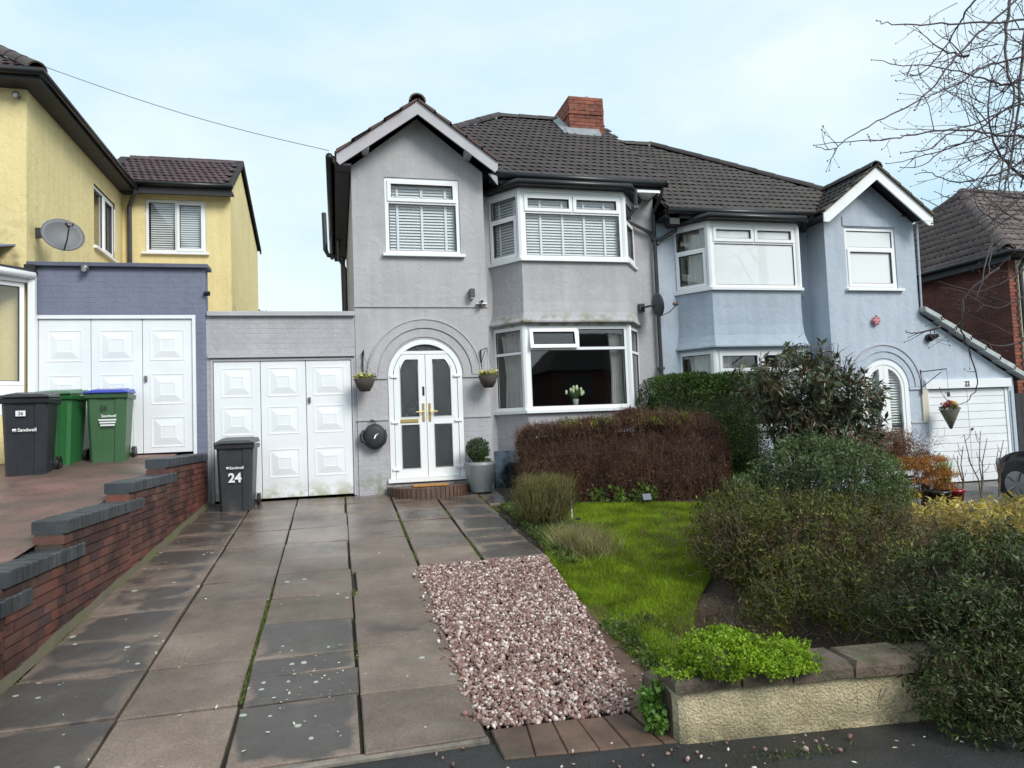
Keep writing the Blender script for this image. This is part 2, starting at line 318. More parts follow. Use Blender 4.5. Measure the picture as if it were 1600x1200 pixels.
# ---- driveway of paving slabs
m_slab = bpy.data.materials.new('paving_slab'); m_slab.use_nodes = True
def slab_material(m):
    t = m.node_tree; nn = t.nodes.new; ll = t.links.new; b = t.nodes['Principled BSDF']
    g = nn('ShaderNodeNewGeometry'); oi = nn('ShaderNodeObjectInfo'); sep = nn('ShaderNodeSeparateColor'); ll(oi.outputs['Color'], sep.inputs[0])
    def noi(s, d=6, r=.6, dist=0):
        x = nn('ShaderNodeTexNoise'); x.inputs['Scale'].default_value = s; x.inputs['Detail'].default_value = d; x.inputs['Roughness'].default_value = r; x.inputs['Distortion'].default_value = dist
        ll(g.outputs['Position'], x.inputs['Vector']); return x.outputs['Fac']
    def ramp(fac, stops):
        x = nn('ShaderNodeValToRGB'); e = x.color_ramp.elements
        while len(e) < len(stops): e.new(.5)
        for i, (p, c) in enumerate(stops): e[i].position = p; e[i].color = (*c, 1) if isinstance(c, tuple) else (c, c, c, 1)
        ll(fac, x.inputs['Fac']); return x.outputs[0]
    def mix(fac, a, bb, mode='MIX'):
        x = nn('ShaderNodeMix'); x.data_type = 'RGBA'; x.blend_type = mode
        ll(fac, x.inputs[0]) if not isinstance(fac, (int, float)) else setattr(x.inputs[0], 'default_value', fac)
        for s, v in ((6, a), (7, bb)):
            if isinstance(v, tuple): x.inputs[s].default_value = (*v, 1)
            else: ll(v, x.inputs[s])
        return x.outputs[2]
    def math_(op, a, bb, clamp=False):
        x = nn('ShaderNodeMath'); x.operation = op; x.use_clamp = clamp
        for s, v in ((0, a), (1, bb)):
            if isinstance(v, (int, float)): x.inputs[s].default_value = v
            else: ll(v, x.inputs[s])
        return x.outputs[0]
    base = ramp(noi(2.2, 7), [(.3, (.108, .078, .062)), (.5, (.168, .124, .098)), (.72, (.23, .176, .143))])
    base = mix(1., base, ramp(oi.outputs['Random'], [(0, .85), (1, 1.12)]), 'MULTIPLY')
    base = mix(1., base, ramp(noi(75, 4), [(.3, .72), (.7, 1.28)]), 'MULTIPLY')
    base = mix(1., base, ramp(noi(.9, 3), [(.3, .8), (.7, 1.18)]), 'MULTIPLY')
    # dark weathered patch: strength held in the object's colour, outline from noise
    tcg = nn('ShaderNodeTexCoord'); sg = nn('ShaderNodeSeparateXYZ'); ll(tcg.outputs['Generated'], sg.inputs[0])
    ex_ = math_('MINIMUM', sg.outputs['X'], math_('SUBTRACT', 1, sg.outputs['X'])); ey_ = math_('MINIMUM', sg.outputs['Y'], math_('SUBTRACT', 1, sg.outputs['Y'])); ed = math_('MINIMUM', ex_, ey_)
    rim = math_('MULTIPLY', math_('SUBTRACT', .16, math_('MINIMUM', ed, .16)), 1.5)
    thr = math_('ADD', math_('SUBTRACT', noi(2.3, 4, .5, .5), rim), math_('MULTIPLY', math_('SUBTRACT', sep.outputs[0], .5), .62))
    dk = math_('MULTIPLY', ramp(thr, [(.50, 0.), (.63, 1.)]), 1.)
    base = mix(math_('MULTIPLY', dk, .88), base, mix(noi(9), (.034, .031, .032), (.085, .073, .067)))
    # green/grey algae bloom
    base = mix(math_('MULTIPLY', ramp(noi(3.3, 5), [(.50, 0.), (.68, 1.)]), math_('MULTIPLY', sep.outputs[1], .6)), base, (.12, .125, .085))
    # lichen spots
    vo = nn('ShaderNodeTexVoronoi'); vo.inputs['Scale'].default_value = 13; vo.inputs['Randomness'].default_value = 1
    wv = nn('ShaderNodeVectorMath'); wv.operation = 'ADD'; n3 = nn('ShaderNodeTexNoise'); n3.inputs['Scale'].default_value = 22; ll(g.outputs['Position'], n3.inputs['Vector'])
    sc = nn('ShaderNodeVectorMath'); sc.operation = 'SCALE'; sc.inputs['Scale'].default_value = .03; ll(n3.outputs['Color'], sc.inputs[0]); ll(g.outputs['Position'], wv.inputs[0]); ll(sc.outputs[0], wv.inputs[1]); ll(wv.outputs[0], vo.inputs['Vector'])
    spc = nn('ShaderNodeSeparateColor'); ll(vo.outputs['Color'], spc.inputs[0])
    rad = math_('MULTIPLY', ramp(spc.outputs[0], [(.50, 0.), (1, 1.)]), .36)
    rad = math_('MULTIPLY', rad, ramp(noi(2.6, 2), [(.44, 0.), (.56, 1.)]))
    rad = math_('MULTIPLY', rad, sep.outputs[2])
    spot = ramp(math_('SUBTRACT', rad, vo.outputs['Distance']), [(.0, 0.), (.03, 1.)])
    base = mix(math_('MULTIPLY', spot, .85), base, (.42, .45, .38))
    ll(base, b.inputs['Base Color'])
    sp = nn('ShaderNodeSeparateXYZ'); ll(g.outputs['Position'], sp.inputs[0])
    far = nn('ShaderNodeMapRange'); far.inputs['From Min'].default_value = 6.2; far.inputs['From Max'].default_value = 8.6; far.inputs['To Min'].default_value = .62; far.inputs['To Max'].default_value = .22; ll(sp.outputs['Y'], far.inputs['Value'])
    ro = math_('ADD', far.outputs[0], math_('MULTIPLY', math_('SUBTRACT', noi(1.4, 4), .5), .7), True)
    ro = math_('SUBTRACT', ro, math_('MULTIPLY', dk, .16), True); ro = math_('MAXIMUM', ro, .10)
    ll(ro, b.inputs['Roughness'])
    bp = nn('ShaderNodeBump'); bp.inputs['Strength'].default_value = .35; bp.inputs['Distance'].default_value = .006; ll(noi(120, 4), bp.inputs['Height'])
    bp2 = nn('ShaderNodeBump'); bp2.inputs['Strength'].default_value = .35; bp2.inputs['Distance'].default_value = .02; ll(noi(6, 4), bp2.inputs['Height']); ll(bp.outputs[0], bp2.inputs['Normal'])
    ll(bp2.outputs[0], b.inputs['Normal'])
slab_material(m_slab)
m_joint = mat('slab_joint_soil', (.016, .013, .010), (.035, .030, .016), ns=7, rough=.95, bump=.8, bs=60)
drive = grid_sheet('driveway', [-2.1, -1.2, 0, .7, 2.35], [3.84, 5, 7, 9, 10.98], lambda x, y: plane(y)-.030, m_joint)
def slab(x0, x1, y0, y1, col, tilt=.006, gap=.006, x0b=None, x1b=None):
    """x0b/x1b: the far edge's x when the slab is not square"""
    x0b = x0 if x0b is None else x0b; x1b = x1 if x1b is None else x1b
    t = [random.uniform(-tilt, tilt) for _ in range(4)]; g = gap; b = MB(); e = .007
    gy = .008; P = [(x0+g*.6, y0+gy), (x1-g*.6, y0+gy), (x1b-g*.6, y1-gy), (x0b+g*.6, y1-gy)]
    P = [(x+random.uniform(-.003, .003), y+random.uniform(-.003, .003)) for x, y in P]
    cx = sum(p[0] for p in P)/4; cy = sum(p[1] for p in P)/4
    Q = [(p[0]+math.copysign(e, cx-p[0]), p[1]+math.copysign(e, cy-p[1])) for p in P]
    vs = [(p[0], p[1], plane(p[1])-.04) for p in P]+[(p[0], p[1], plane(p[1])-.006+t[i]) for i, p in enumerate(P)]+[(q[0], q[1], plane(q[1])+t[i]) for i, q in enumerate(Q)]
    b.add(vs, [(0, 1, 5, 4), (1, 2, 6, 5), (2, 3, 7, 6), (3, 0, 4, 7), (4, 5, 9, 8), (5, 6, 10, 9), (6, 7, 11, 10), (7, 4, 8, 11), (8, 9, 10, 11)])
    o = b.build('paving_slab', m_slab, drive, recalc=False); o.color = (*col, 1); return o
AB = [3.83, 4.50, 4.89, 5.16, 5.83, 6.44, 7.14, 7.63, 8.28, 9.03, 9.75, 10.42, 10.97]
CB = [3.2+.0, 3.87, 4.53, 5.19, 5.82, 6.44, 7.05, 7.70, 8.36, 9.03, 9.70, 10.36, 10.97]
AP = [3.81, 4.46, 5.18, 5.78, 6.46, 7.04, 7.62, 8.29, 9.12, 9.76, 10.40, 10.97]
DC = [3.30, 3.92, 4.56, 5.21, 5.85, 6.41, 7.12, 7.76, 8.42, 9.08, 9.74, 10.38, 10.97]
for i, (a, b) in enumerate(zip(AB[:-1], AB[1:])):
    d = [.92, .95, .95, .9, .35, .2, .3, .4, .1, .2, .3, .3][i]; wx = .012*math.sin(i*1.7)
    slab(-.585+wx*.4, .088+wx-(.006 if i < 3 else 0), a, b, (d, .8 if i in (3, 4, 5) else .3, 1 if i < 6 else .3), gap=.008, x0b=-.588)
for i, (a, b) in enumerate(zip(CB[:-1], CB[1:])):
    if b < 3.9: continue
    slab(-1.255+.012*max(0, (a-3.8))/7*5, -.594 if a > 6 else -.604, max(a, 3.84), b, (.05+.1*random.random(), .15, .15), x0b=-1.25+.012*(b-3.8)/7*5)
for i, (a, b) in enumerate(zip(AP[:-1], AP[1:])):
    slab(.094 if i != 4 else .135, .735, a, b, ([.25, .3, .4, .15, .1, .2, .35, .3, .45, .3, .4][i], .55 if i < 3 else .25, .9 if i in (0, 1) else .15), gap=.008)
for i, (a, b) in enumerate(zip(DC[:-1], DC[1:])):
    if b < 3.9: continue
    xl = -2.02+.025*(a-5) if a > 5 else -2.05
    slab(xl, -1.268+.055*(a-3.8)/7*1.0, max(a, 3.84), b, ([.8, .9, .9, .8, .85, .75, .7, .7, .7, .75, .8, .8, .8][i], .3, 1 if i < 8 else .4), x0b=xl+.015, x1b=-1.268+.055*(b-3.8)/7)
for i, (a, b) in enumerate([(7.06, 7.66), (7.67, 8.35), (8.36, 9.05), (9.06, 9.72), (9.73, 10.40), (10.41, 10.97)]):
    slab(.755, 1.375+.01*i*0, a, b, (.35+.3*(i % 2), .5, .3)); slab(1.40, 2.02 if i else 2.05, a, b, (.8, .6, .5), x1b=2.0)
    if i > 3: slab(2.03, 2.34, a, b, (.8, .6, .3))
# moss lines in the open joints
m_moss = mat('moss', None, None, island=[(.05, .07, .012), (.08, .11, .018), (.12, .16, .03)], rough=.9)
def blades(pts, h, w, lean=.5, seg_up=None):
    """one thin triangle per point: pts (n,3)"""
    n = len(pts); a = rng.uniform(0, 2*np.pi, n); hh = h*(.6+.8*rng.random(n)); ww = w*(.7+.6*rng.random(n))
    dx = np.stack([np.cos(a), np.sin(a), np.zeros(n)], 1)*ww[:, None]/2
    la = rng.uniform(0, 2*np.pi, n); ln = lean*rng.random(n)*hh
    tip = pts+np.stack([np.cos(la)*ln, np.sin(la)*ln, hh], 1)
    V = np.empty((n*3, 3)); V[0::3] = pts-dx; V[1::3] = pts+dx; V[2::3] = tip
    return V, np.arange(n*3).reshape(n, 3)
mp_ = []
for x0, x1, ya, yb, n in ((-.612, -.588, 4.5, 6.8, 1100), (.085, .12, 6.0, 6.5, 500), (.09, .115, 5.0, 5.3, 100), (.74, .76, 7.3, 9.6, 700), (1.375, 1.40, 7.2, 9.8, 1100), (-2.02, -1.93, 5.0, 8.5, 1900), (-2.05, -2.0, 4.2, 5.2, 500), (-.3, .2, 10.93, 10.98, 260), (2.0, 2.1, 9.2, 10.6, 500)):
    yy = rng.uniform(ya, yb, n); keep = np.array([mnoise.noise(Vector((x0*9, y*2.2, 3))) > -.12 for y in yy]); yy = yy[keep]
    xx = rng.uniform(x0, x1, len(yy)); mp_.append(np.stack([xx, yy, plane(yy)-.02], 1))
mx2 = rng.normal(2.15, .16, 200); my2 = 3.2+rng.normal(0, .03, 200)-.3*(mx2-2.15)*.4; mp_.append(np.stack([mx2, my2, np.full(200, -1.688)], 1))
V, Fc = blades(np.concatenate(mp_), .022, .012, 1.2)
tag(bulk('moss', V, Fc, m_moss), 'green moss growing in the joints of the paving slabs', 'moss')
# grit and fallen petals
m_petal = mat('fallen_petal', None, None, island=[(.55, .55, .4), (.7, .7, .62), (.45, .42, .2), (.62, .5, .45)], rough=.7)

# ---- gravel strip
m_gravel = mat('pink_gravel', None, (.75, .7, .7), ns=9, island=[(.12, .06, .05), (.30, .155, .13), (.17, .09, .075), (.72, .62, .55), (.23, .115, .09), (.38, .24, .20), (.09, .055, .05), (.26, .14, .115), (.88, .80, .73), (.20, .10, .085), (.46, .33, .28)], rough=.5, bump=.3, bs=150)
GP = [(.75, 3.88), (1.56, 3.84), (1.67, 4.1), (1.76, 4.62), (1.87, 5.34), (1.93, 6.0), (1.98, 6.6), (2.03, 7.03), (.75, 7.03)]
def inpoly(x, y, P):
    c = False
    for i in range(len(P)):
        (x1, y1), (x2, y2) = P[i-1], P[i]
        if (y1 > y) != (y2 > y) and x < (x2-x1)*(y-y1)/(y2-y1)+x1: c = not c
    return c
MB().quad(*[(x, y, plane(y)-.028) for x, y in GP]).build('gravel_bed', m_joint, recalc=False)['kind'] = 'structure'
import bmesh as _bm
bmx = _bm.new(); _bm.ops.create_icosphere(bmx, subdivisions=1, radius=1); icoV = np.array([v.co[:] for v in bmx.verts]); icoF = np.array([[v.index for v in f.verts] for f in bmx.faces]); bmx.free()
def stones(pts, smin, smax, flat=.6):
    n = len(pts); s = rng.uniform(smin, smax, n)
    q = rng.normal(size=(n, 4)); q /= np.linalg.norm(q, axis=1)[:, None]; w, x, y, z = q.T
    Rm = np.stack([1-2*(y*y+z*z), 2*(x*y-z*w), 2*(x*z+y*w), 2*(x*y+z*w), 1-2*(x*x+z*z), 2*(y*z-x*w), 2*(x*z-y*w), 2*(y*z+x*w), 1-2*(x*x+y*y)], 1).reshape(n, 3, 3)
    ax = np.stack([np.ones(n), rng.uniform(.6, .95, n), rng.uniform(flat*.7, flat*1.3, n)], 1)
    loc = icoV[None]*ax[:, None, :]*(1+rng.uniform(-.32, .32, (n, len(icoV), 1)))*s[:, None, None]
    V = np.einsum('nij,nvj->nvi', Rm, loc)+pts[:, None, :]
    Fc = icoF[None]+(np.arange(n)*len(icoV))[:, None, None]
    return V.reshape(-1, 3), Fc.reshape(-1, 3)
pp = []
while len(pp) < 15500:
    x, y = random.uniform(.74, 2.05), random.uniform(3.84, 7.05)
    if inpoly(x, y, GP): pp.append((x, y, plane(y)-.012+random.random()*.022))
for _ in range(420):
    y = random.uniform(3.9, 7.0); pp.append((.745+random.uniform(-.13, .03)*random.random()**2, y, plane(y)+.006))
V, Fc = stones(np.array(pp), .008, .0225)
tag(bulk('gravel', V, Fc, m_gravel), 'pink and white gravel strip beside the paving slabs', 'gravel')
pp = [(random.gauss(.35, .5), random.uniform(3.35, 3.78), -1.662) for _ in range(16)]+[(random.uniform(1.0, 2.6), random.uniform(3.1, 3.42), -1.665) for _ in range(40)]+[(random.uniform(1.55, 1.9), y, plane(y)+.01) for y in [random.uniform(3.7, 5) for _ in range(60)]]
V, Fc = stones(np.array(pp), .008, .016); tag(bulk('loose_stones', V, Fc, m_gravel), 'loose pale stones scattered on the tarmac and brick edging', 'stones')

# ---- block paver edging round the gravel
m_block = mat('brown_block_paver', None, (.6, .55, .5), ns=5, rnd=[(.13, .075, .05), (.17, .10, .065), (.11, .07, .052), (.15, .085, .06)], rough=.6, bump=.6, bs=110, dirt=[((.04, .045, .025), -1.9, -1.5, 7, .5)])
edg = grid_sheet('block_edging', [.74, 1.2, 1.75], [3.5, 3.7, 3.86], lambda x, y: plane(y)-.03, m_joint)
def block(P, z=0, m=None, nm='block_paver', parent=None):
    cx = sum(p[0] for p in P)/4; cy = sum(p[1] for p in P)/4; b = MB(); sh = lambda k: [(cx+(p[0]-cx)*k, cy+(p[1]-cy)*k) for p in P]
    a = sh(.97); c = sh(.90); dz = random.uniform(-.003, .003)
    vs = [(x, y, plane(y)-.05) for x, y in a]+[(x, y, plane(y)-.004+z+dz) for x, y in a]+[(x, y, plane(y)+.002+z+dz) for x, y in c]
    b.add(vs, [(0, 1, 5, 4), (1, 2, 6, 5), (2, 3, 7, 6), (3, 0, 4, 7), (4, 5, 9, 8), (5, 6, 10, 9), (6, 7, 11, 10), (7, 4, 8, 11), (8, 9, 10, 11)])
    return b.build(nm, m or m_block, parent or edg, recalc=False)
fx = [.765, .94, 1.10, 1.265, 1.43]; bx_ = [.765, .965, 1.11, 1.25, 1.40, 1.545]
fx = [.77, .93, 1.095, 1.26, 1.42, 1.60]
for i in range(5): block([(fx[i], 3.57-.018*i), (fx[i+1], 3.57-.018*(i+1)), (bx_[i+1], 3.875-.008*(i+1)), (bx_[i], 3.875-.008*i)])
pth = [(1.60, 3.48), (1.56, 3.87), (1.64, 4.14), (1.70, 4.42), (1.74, 4.70), (1.80, 4.99), (1.845, 5.28), (1.88, 5.58)]
for i in range(len(pth)-1):
    (xa, ya), (xb, yb) = pth[i], pth[i+1]; w = .19
    block([(xa, ya), (xa+w, ya-.02), (xb+w, yb-.02), (xb, yb)], z=.0)
# drop kerb lip along the drive end
MB().hexa([(-2.3, 3.80, -1.70), (.74, 3.78, -1.70), (.74, 3.83, -1.70), (-2.3, 3.85, -1.70), (-2.3, 3.80, -1.665), (.74, 3.78, -1.655), (.74, 3.825, -1.650), (-2.3, 3.845, -1.655)]).build('mortar_lip', m_mortar)['kind'] = 'structure'

# ---- next door's raised driveway
m_pav26 = mat('damp_block_paving', (.22, .115, .098), (.095, .07, .056), ns=1.1, rough=.55, bump=.8, bs=45, fine=(60, .35), wet=(.7, .35, 2), contrast=(.38, .62))
def z26(x, y): return -1.42+.11*min(y, 11)+.01*math.sin(x*1.3)
grid_sheet('raised_driveway', [-60, -20, -9, -6, -4.5, -3.5, -2.8, -2.22], [3.9, 5, 6, 7, 8, 9, 10, 10.99], z26, m_pav26)
grid_sheet('raised_driveway', [-2.3, -2.15, -2.0], [9.0, 9.6, 10.3, 10.99], lambda x, y: z26(x, y)-.02, m_pav26)
# ------------------------------------------------------------------ building helpers
def wall_front(mb, x0, x1, z0, z1, Y, holes, rev=.14, topf=None):
    """front face at Y with rectangular holes (x0,x1,z0,z1) and reveals going back rev"""
    X = sorted({x0, x1, *[h[0] for h in holes], *[h[1] for h in holes]}); Z = sorted({z0, z1, *[h[2] for h in holes], *[h[3] for h in holes]})
    for a, b in zip(X[:-1], X[1:]):
        for c, d in zip(Z[:-1], Z[1:]):
            if any(h[0] <= a and b <= h[1] and h[2] <= c and d <= h[3] for h in holes): continue
            mb.quad((a, Y, c), (b, Y, c), (b, Y, d), (a, Y, d))
    for a, b, c, d in holes:
        mb.quad((a, Y, c), (a, Y, d), (a, Y+rev, d), (a, Y+rev, c)); mb.quad((b, Y, c), (b, Y+rev, c), (b, Y+rev, d), (b, Y, d))
        mb.quad((a, Y, d), (b, Y, d), (b, Y+rev, d), (a, Y+rev, d)); mb.quad((a, Y, c), (a, Y+rev, c), (b, Y+rev, c), (b, Y, c))
def shell(mb, x0, x1, y0, y1, z0, z1, sides='lrb'):
    if 'l' in sides: mb.quad((x0, y1, z0), (x0, y0, z0), (x0, y0, z1), (x0, y1, z1))
    if 'r' in sides: mb.quad((x1, y0, z0), (x1, y1, z0), (x1, y1, z1), (x1, y0, z1))
    if 'b' in sides: mb.quad((x1, y1, z0), (x0, y1, z0), (x0, y1, z1), (x1, y1, z1))
def frame_bars(pl, u0, u1, z0, z1, w, n0, n1, wb=None):
    pl.ob(u0, u0+w, n0, n1, z0, z1); pl.ob(u1-w, u1, n0, n1, z0, z1); pl.ob(u0+w, u1-w, n0, n1, z1-w, z1); pl.ob(u0+w, u1-w, n0, n1, z0, z0+(wb or w))
def window(parent, O, U, u0, u1, z0, z1, rows, n=0., fw=.055, glass=None, sill=None, blind=False, tapes=(), curtain=None, name='window', frame=None, tapelow=None):
    """rows: list from the top: (height fraction, [(width fraction, 'o' opening or 'f' fixed)...])"""
    glass = glass or m_glass; pl = PL(O, U); frame_bars(pl, u0, u1, z0, z1, fw, n-.06, n)
    zt = z1-fw; H = z1-z0-2*fw; cells = []
    for i, (hf, cols) in enumerate(rows):
        zb = zt-H*hf
        if i: pl.ob(u0+fw, u1-fw, n-.058, n-.002, zt-.022, zt+.022)
        ut = u0+fw; Wd = u1-u0-2*fw
        for j, (wf, kd) in enumerate(cols):
            ub = ut+Wd*wf
            if j: pl.ob(ut-.022, ut+.022, n-.056, n-.004, zb+(.022 if i < len(rows)-1 else 0), zt-(.022 if i else 0))
            cells.append((ut+(.022 if j else 0), ub-(.022 if j < len(cols)-1 else 0), zb+(.022 if i < len(rows)-1 else 0), zt-(.022 if i else 0), kd)); ut = ub
        zt = zb
    w = pl.build(name, frame or m_white, parent)
    for a, b, c, d, kd in cells:
        if kd == 'O':
            tl = dict(zt=d, k=.20)
        else: tl = None
        if kd in 'oO':
            s = PL(O, U); s.tl = tl; frame_bars(s, a-.012, b+.012, c-.012, d+.012, .055, n-.03, n+.018); s.build('sash', frame or m_white, w); q = .043
        else: q = .0
        g = PL(O, U); g.tl = tl; frame_bars(g, a+q, b-q, c+q, d-q, .009, n-.032, n-.012+(.018 if q else 0)); g.build('glazing_seal', m_gasket, w)
        p = PL(O, U); p.tl = tl; p.ob(a+q+.002, b-q-.002, n-.030, n-.024, c+q+.002, d-q-.002); p.build('pane', glass, w)
    if sill is not None:
        s = PL(O, U); s.ob(u0-sill[0], u1+sill[1], n-.06, n+.09, z0-.045, z0-.002); s.build('sill', m_white, w)
    if blind:
        s = PL(O, U); zz = z0+fw+.03
        while zz < z1-fw:
            k = [s.P(u0+fw+.02, n-.082, zz), s.P(u1-fw-.02, n-.082, zz), s.P(u1-fw-.02, n-.108, zz+.040), s.P(u0+fw+.02, n-.108, zz+.040)]
            s.add(k, [(0, 1, 2, 3)]); zz += .047
        s.build('blind', m_slat, w, recalc=False, kind='stuff')
        for t in tapes:
            s = PL(O, U); s.ob(t-.018, t+.018, n-.076, n-.070, z0+fw, (z1-fw*1.6 if tapelow is None else tapelow)); s.build('blind_tape', m_lead_tape, w)
    if curtain:
        for (a, b) in curtain:
            s = PL(O, U); nn_ = 26; pts = [(a+(b-a)*i/nn_, n-.16+.03*math.sin(i*1.5+a*7)+.012*math.sin(i*3.1)) for i in range(nn_+1)]
            vs = []; fs = []
            for i, (u, k) in enumerate(pts):
                um = (a+b)/2; vs += [s.P(um+(u-um)*1., k, z1-fw), s.P(um+(u-um)*.72, k, (z0+z1)/2-.1), s.P(um+(u-um)*.86, k, z0+.02)]
            for i in range(nn_): fs += [(3*i, 3*i+3, 3*i+4, 3*i+1), (3*i+1, 3*i+4, 3*i+5, 3*i+2)]
            s.add(vs, fs); s.build('curtain', m_curtain, w, smooth=True, recalc=False)
    return w

def tile_mesh(name, m, wd=.30, ln=.27, n=12, amp=.012, th=.018):
    """double-roll concrete tile: wave across, thick front edge"""
    vs = []; fs = []
    for i in range(n+1):
        x = wd*i/n; w = amp*(.5+.5*math.sin(2*math.pi*(i/n*2)-.6))**1.3
        vs += [(x, .004, w-.004), (x, 0, w+.016), (x, ln, w)]
    for i in range(n):
        k = 3*i; fs += [(k, k+3, k+4, k+1), (k+1, k+4, k+5, k+2)]
    me = bpy.data.meshes.new(name); me.from_pydata(vs, [], fs); me.materials.append(m); me.polygons.foreach_set('use_smooth', [j % 2 == 1 for j in range(len(fs))]); me.update(); return me
def tiles(parent, O, U, V, inside, lu, lv, m, gauge=.21, wd=.28, lift=.012, u_from=0, cap=300):
    O = Vector(O); U = Vector(U).normalized(); V = Vector(V).normalized(); Nn = U.cross(V).normalized()
    me = tile_mesh('roof_tile', m, wd, ln=gauge+.06); k = 0
    rows = int(lv/gauge)+1; cols = int(lu/wd)+2
    for r in range(rows):
        for c in range(-1, cols):
            u = c*wd+(wd*.25 if r % 2 else 0); v = r*gauge
            if not inside(u+wd/2, v+gauge*.5): continue
            o = bpy.data.objects.new('roof_tile', me); C.objects.link(o); o.parent = parent
            p = O+U*(u+u_from+random.uniform(-.004, .004))+V*(v+random.uniform(-.005, .005))+Nn*(lift+random.uniform(-.002, .003))
            Mx = Matrix((U, V, Nn)).transposed().to_4x4(); Mx.translation = p; o.matrix_local = Mx@Matrix.Rotation(R(random.uniform(-.5, .5)), 4, 'Z'); k += 1
    print('tiles', k); return k
def ridge(parent, A, B, m, r=.11, ln=.40, nm='ridge_tile'):
    A = Vector(A); B = Vector(B); d = (B-A); n = max(1, round(d.length/ln)); st = d/n; dd = d.normalized()
    side = dd.cross(Vector((0, 0, 1))).normalized(); up = side.cross(dd).normalized(); L_ = st.length*1.04; K = 8
    vs = []; fs = []
    for j in range(2):
        for i in range(K+1):
            t = math.pi*i/K; rr = r*(1.0 if j == 0 else .93)
            for q in (rr, rr-.022): vs.append((-math.cos(t)*q*1.1, j*L_, math.sin(t)*q))
    W = 2*(K+1)
    for i in range(K):
        k = 2*i; fs += [(k, k+2, k+W+2, k+W), (k, k+1, k+3, k+2), (k+W, k+W+2, k+W+3, k+W+1)]
    me = bpy.data.meshes.new(nm); me.from_pydata(vs, [], fs); me.materials.append(m); me.update()
    for i in range(n):
        o = bpy.data.objects.new(nm, me); C.objects.link(o); o.parent = parent
        Mx = Matrix((side, dd, up)).transposed().to_4x4(); Mx.translation = A+st*i-up*.035+up*random.uniform(-.003, .004); o.matrix_local = Mx
def half_pipe(mb, pts, r=.055):
    mb.tube(pts, r, 8)
def gutter(parent, pts, m=None, r=.055, nm='gutter'):
    b = MB(); b.tube(pts, r, 8); return b.build(nm, m or m_blk, parent, smooth=True)
def pipe(parent, pts, r=.036, m=None, brackets=(), nm='downpipe'):
    b = MB(); b.tube(pts, r, 8)
    for p in brackets: b.box(p[0]-r*1.35, p[0]+r*1.35, p[1]-r*1.35, p[1]+r*1.5, p[2]-.02, p[2]+.02)
    return b.build(nm, m or m_pipe, parent, smooth=False)
def roofm(): return MB()

# ================================================================== HOUSE 24
h24 = thing('semi_detached_house', (.3, 11, -1), 'grey rendered semi-detached house with white arched double doors and tall bay window', 'house')
X0, X1, YP, YM, PX = .30, 2.37, 11.0, 11.5, 5.58
b = MB()
wall_front(b, X0, X1, .17, 4.10, YP, [(.80, 1.98, 2.74, 3.96), (.77, 1.93, .17, 1.40)], rev=.07)
b.strip([.77+1.16*i/24 for i in range(25)], lambda x: .82+math.sqrt(max(0, .58**2-(x-1.35)**2)) if abs(x-1.35) < .58 else .82, lambda x: 1.40, YP, YP+.07)
b.prism([(X0, YP, 4.10), (X1, YP, 4.10), (1.335, YP, 4.92)], (0, .1, 0))
b.quad((X1, YP, -1.2), (X1, YM, -1.2), (X1, YM, 4.1), (X1, YP, 4.1))
shell(b, X0, PX, YP, 17, -1.2, 4.05, 'lb'); b.quad((PX, YM, -1.2), (PX, 17, -1.2), (PX, 17, 4.05), (PX, YM, 4.05))
# main wall behind the bay
b.quad((X1, YM, -1.2), (2.58, YM, -1.2), (2.58, YM, 3.98), (X1, YM, 3.98)); b.quad((5.14, YM, -1.2), (PX, YM, -1.2), (PX, YM, 3.98), (5.14, YM, 3.98))
b.build('wall', m_grey, h24, recalc=False)
b = MB(); wall_front(b, X0, X1, -1.2, .17, YP-.006, [(.77, 1.93, -.82, .17)], rev=.07); b.build('plinth_wall', m_greyb, h24, recalc=False)
b = MB(); b.box(X0-.004, X1+.004, YP-.012, YP-.001, 1.925, 2.08); b.box(X0-.01, X1+.01, YP-.02, YP, 1.90, 1.925); b.build('string_course', m_grey, h24)
for a, c in ((X0-.004, .765), (1.935, X1+.004)):
    MB().box(a, c, YP-.022, YP-.001, .79, .835).build('impost_ledge', m_grey, h24); MB().box(a, c, YP-.024, YP-.001, .155, .178).build('plinth_ledge', m_grey, h24)
MB().arcband(1.35, .835, .60, .725, YP-.014, YP+.01, n=40).build('arch_moulding', m_grey, h24)
MB().arcband(1.35, .835, .74, .865, YP-.030, YP+.01, n=40).build('arch_moulding', m_grey, h24)
MB().arcband(1.35, .835, .868, .882, YP-.042, YP+.01, n=84, scallop=.010).build('arch_drip_tiles', m_trim, h24)
for i, dx in enumerate((-.18, 0, .18)):
    pass
# rear wall corners and interior
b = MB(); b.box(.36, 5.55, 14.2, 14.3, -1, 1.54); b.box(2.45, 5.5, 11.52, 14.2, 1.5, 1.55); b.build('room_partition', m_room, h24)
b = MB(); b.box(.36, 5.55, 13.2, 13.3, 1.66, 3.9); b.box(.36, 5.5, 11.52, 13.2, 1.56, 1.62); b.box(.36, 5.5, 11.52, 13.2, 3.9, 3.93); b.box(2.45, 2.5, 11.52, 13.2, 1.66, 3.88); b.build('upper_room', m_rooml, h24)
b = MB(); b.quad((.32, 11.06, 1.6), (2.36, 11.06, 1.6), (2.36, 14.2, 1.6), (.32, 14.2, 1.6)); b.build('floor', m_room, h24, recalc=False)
# porch window
window(h24, (0, YP+.0, 0), (1, 0, 0), .803, 1.977, 2.743, 3.957, [(.30, [(1, 'o')]), (.70, [(1, 'f')])], n=-.02, glass=m_glass, sill=(.05, .06), blind=True, tapes=(1.0, 1.385, 1.765), tapelow=3.80)
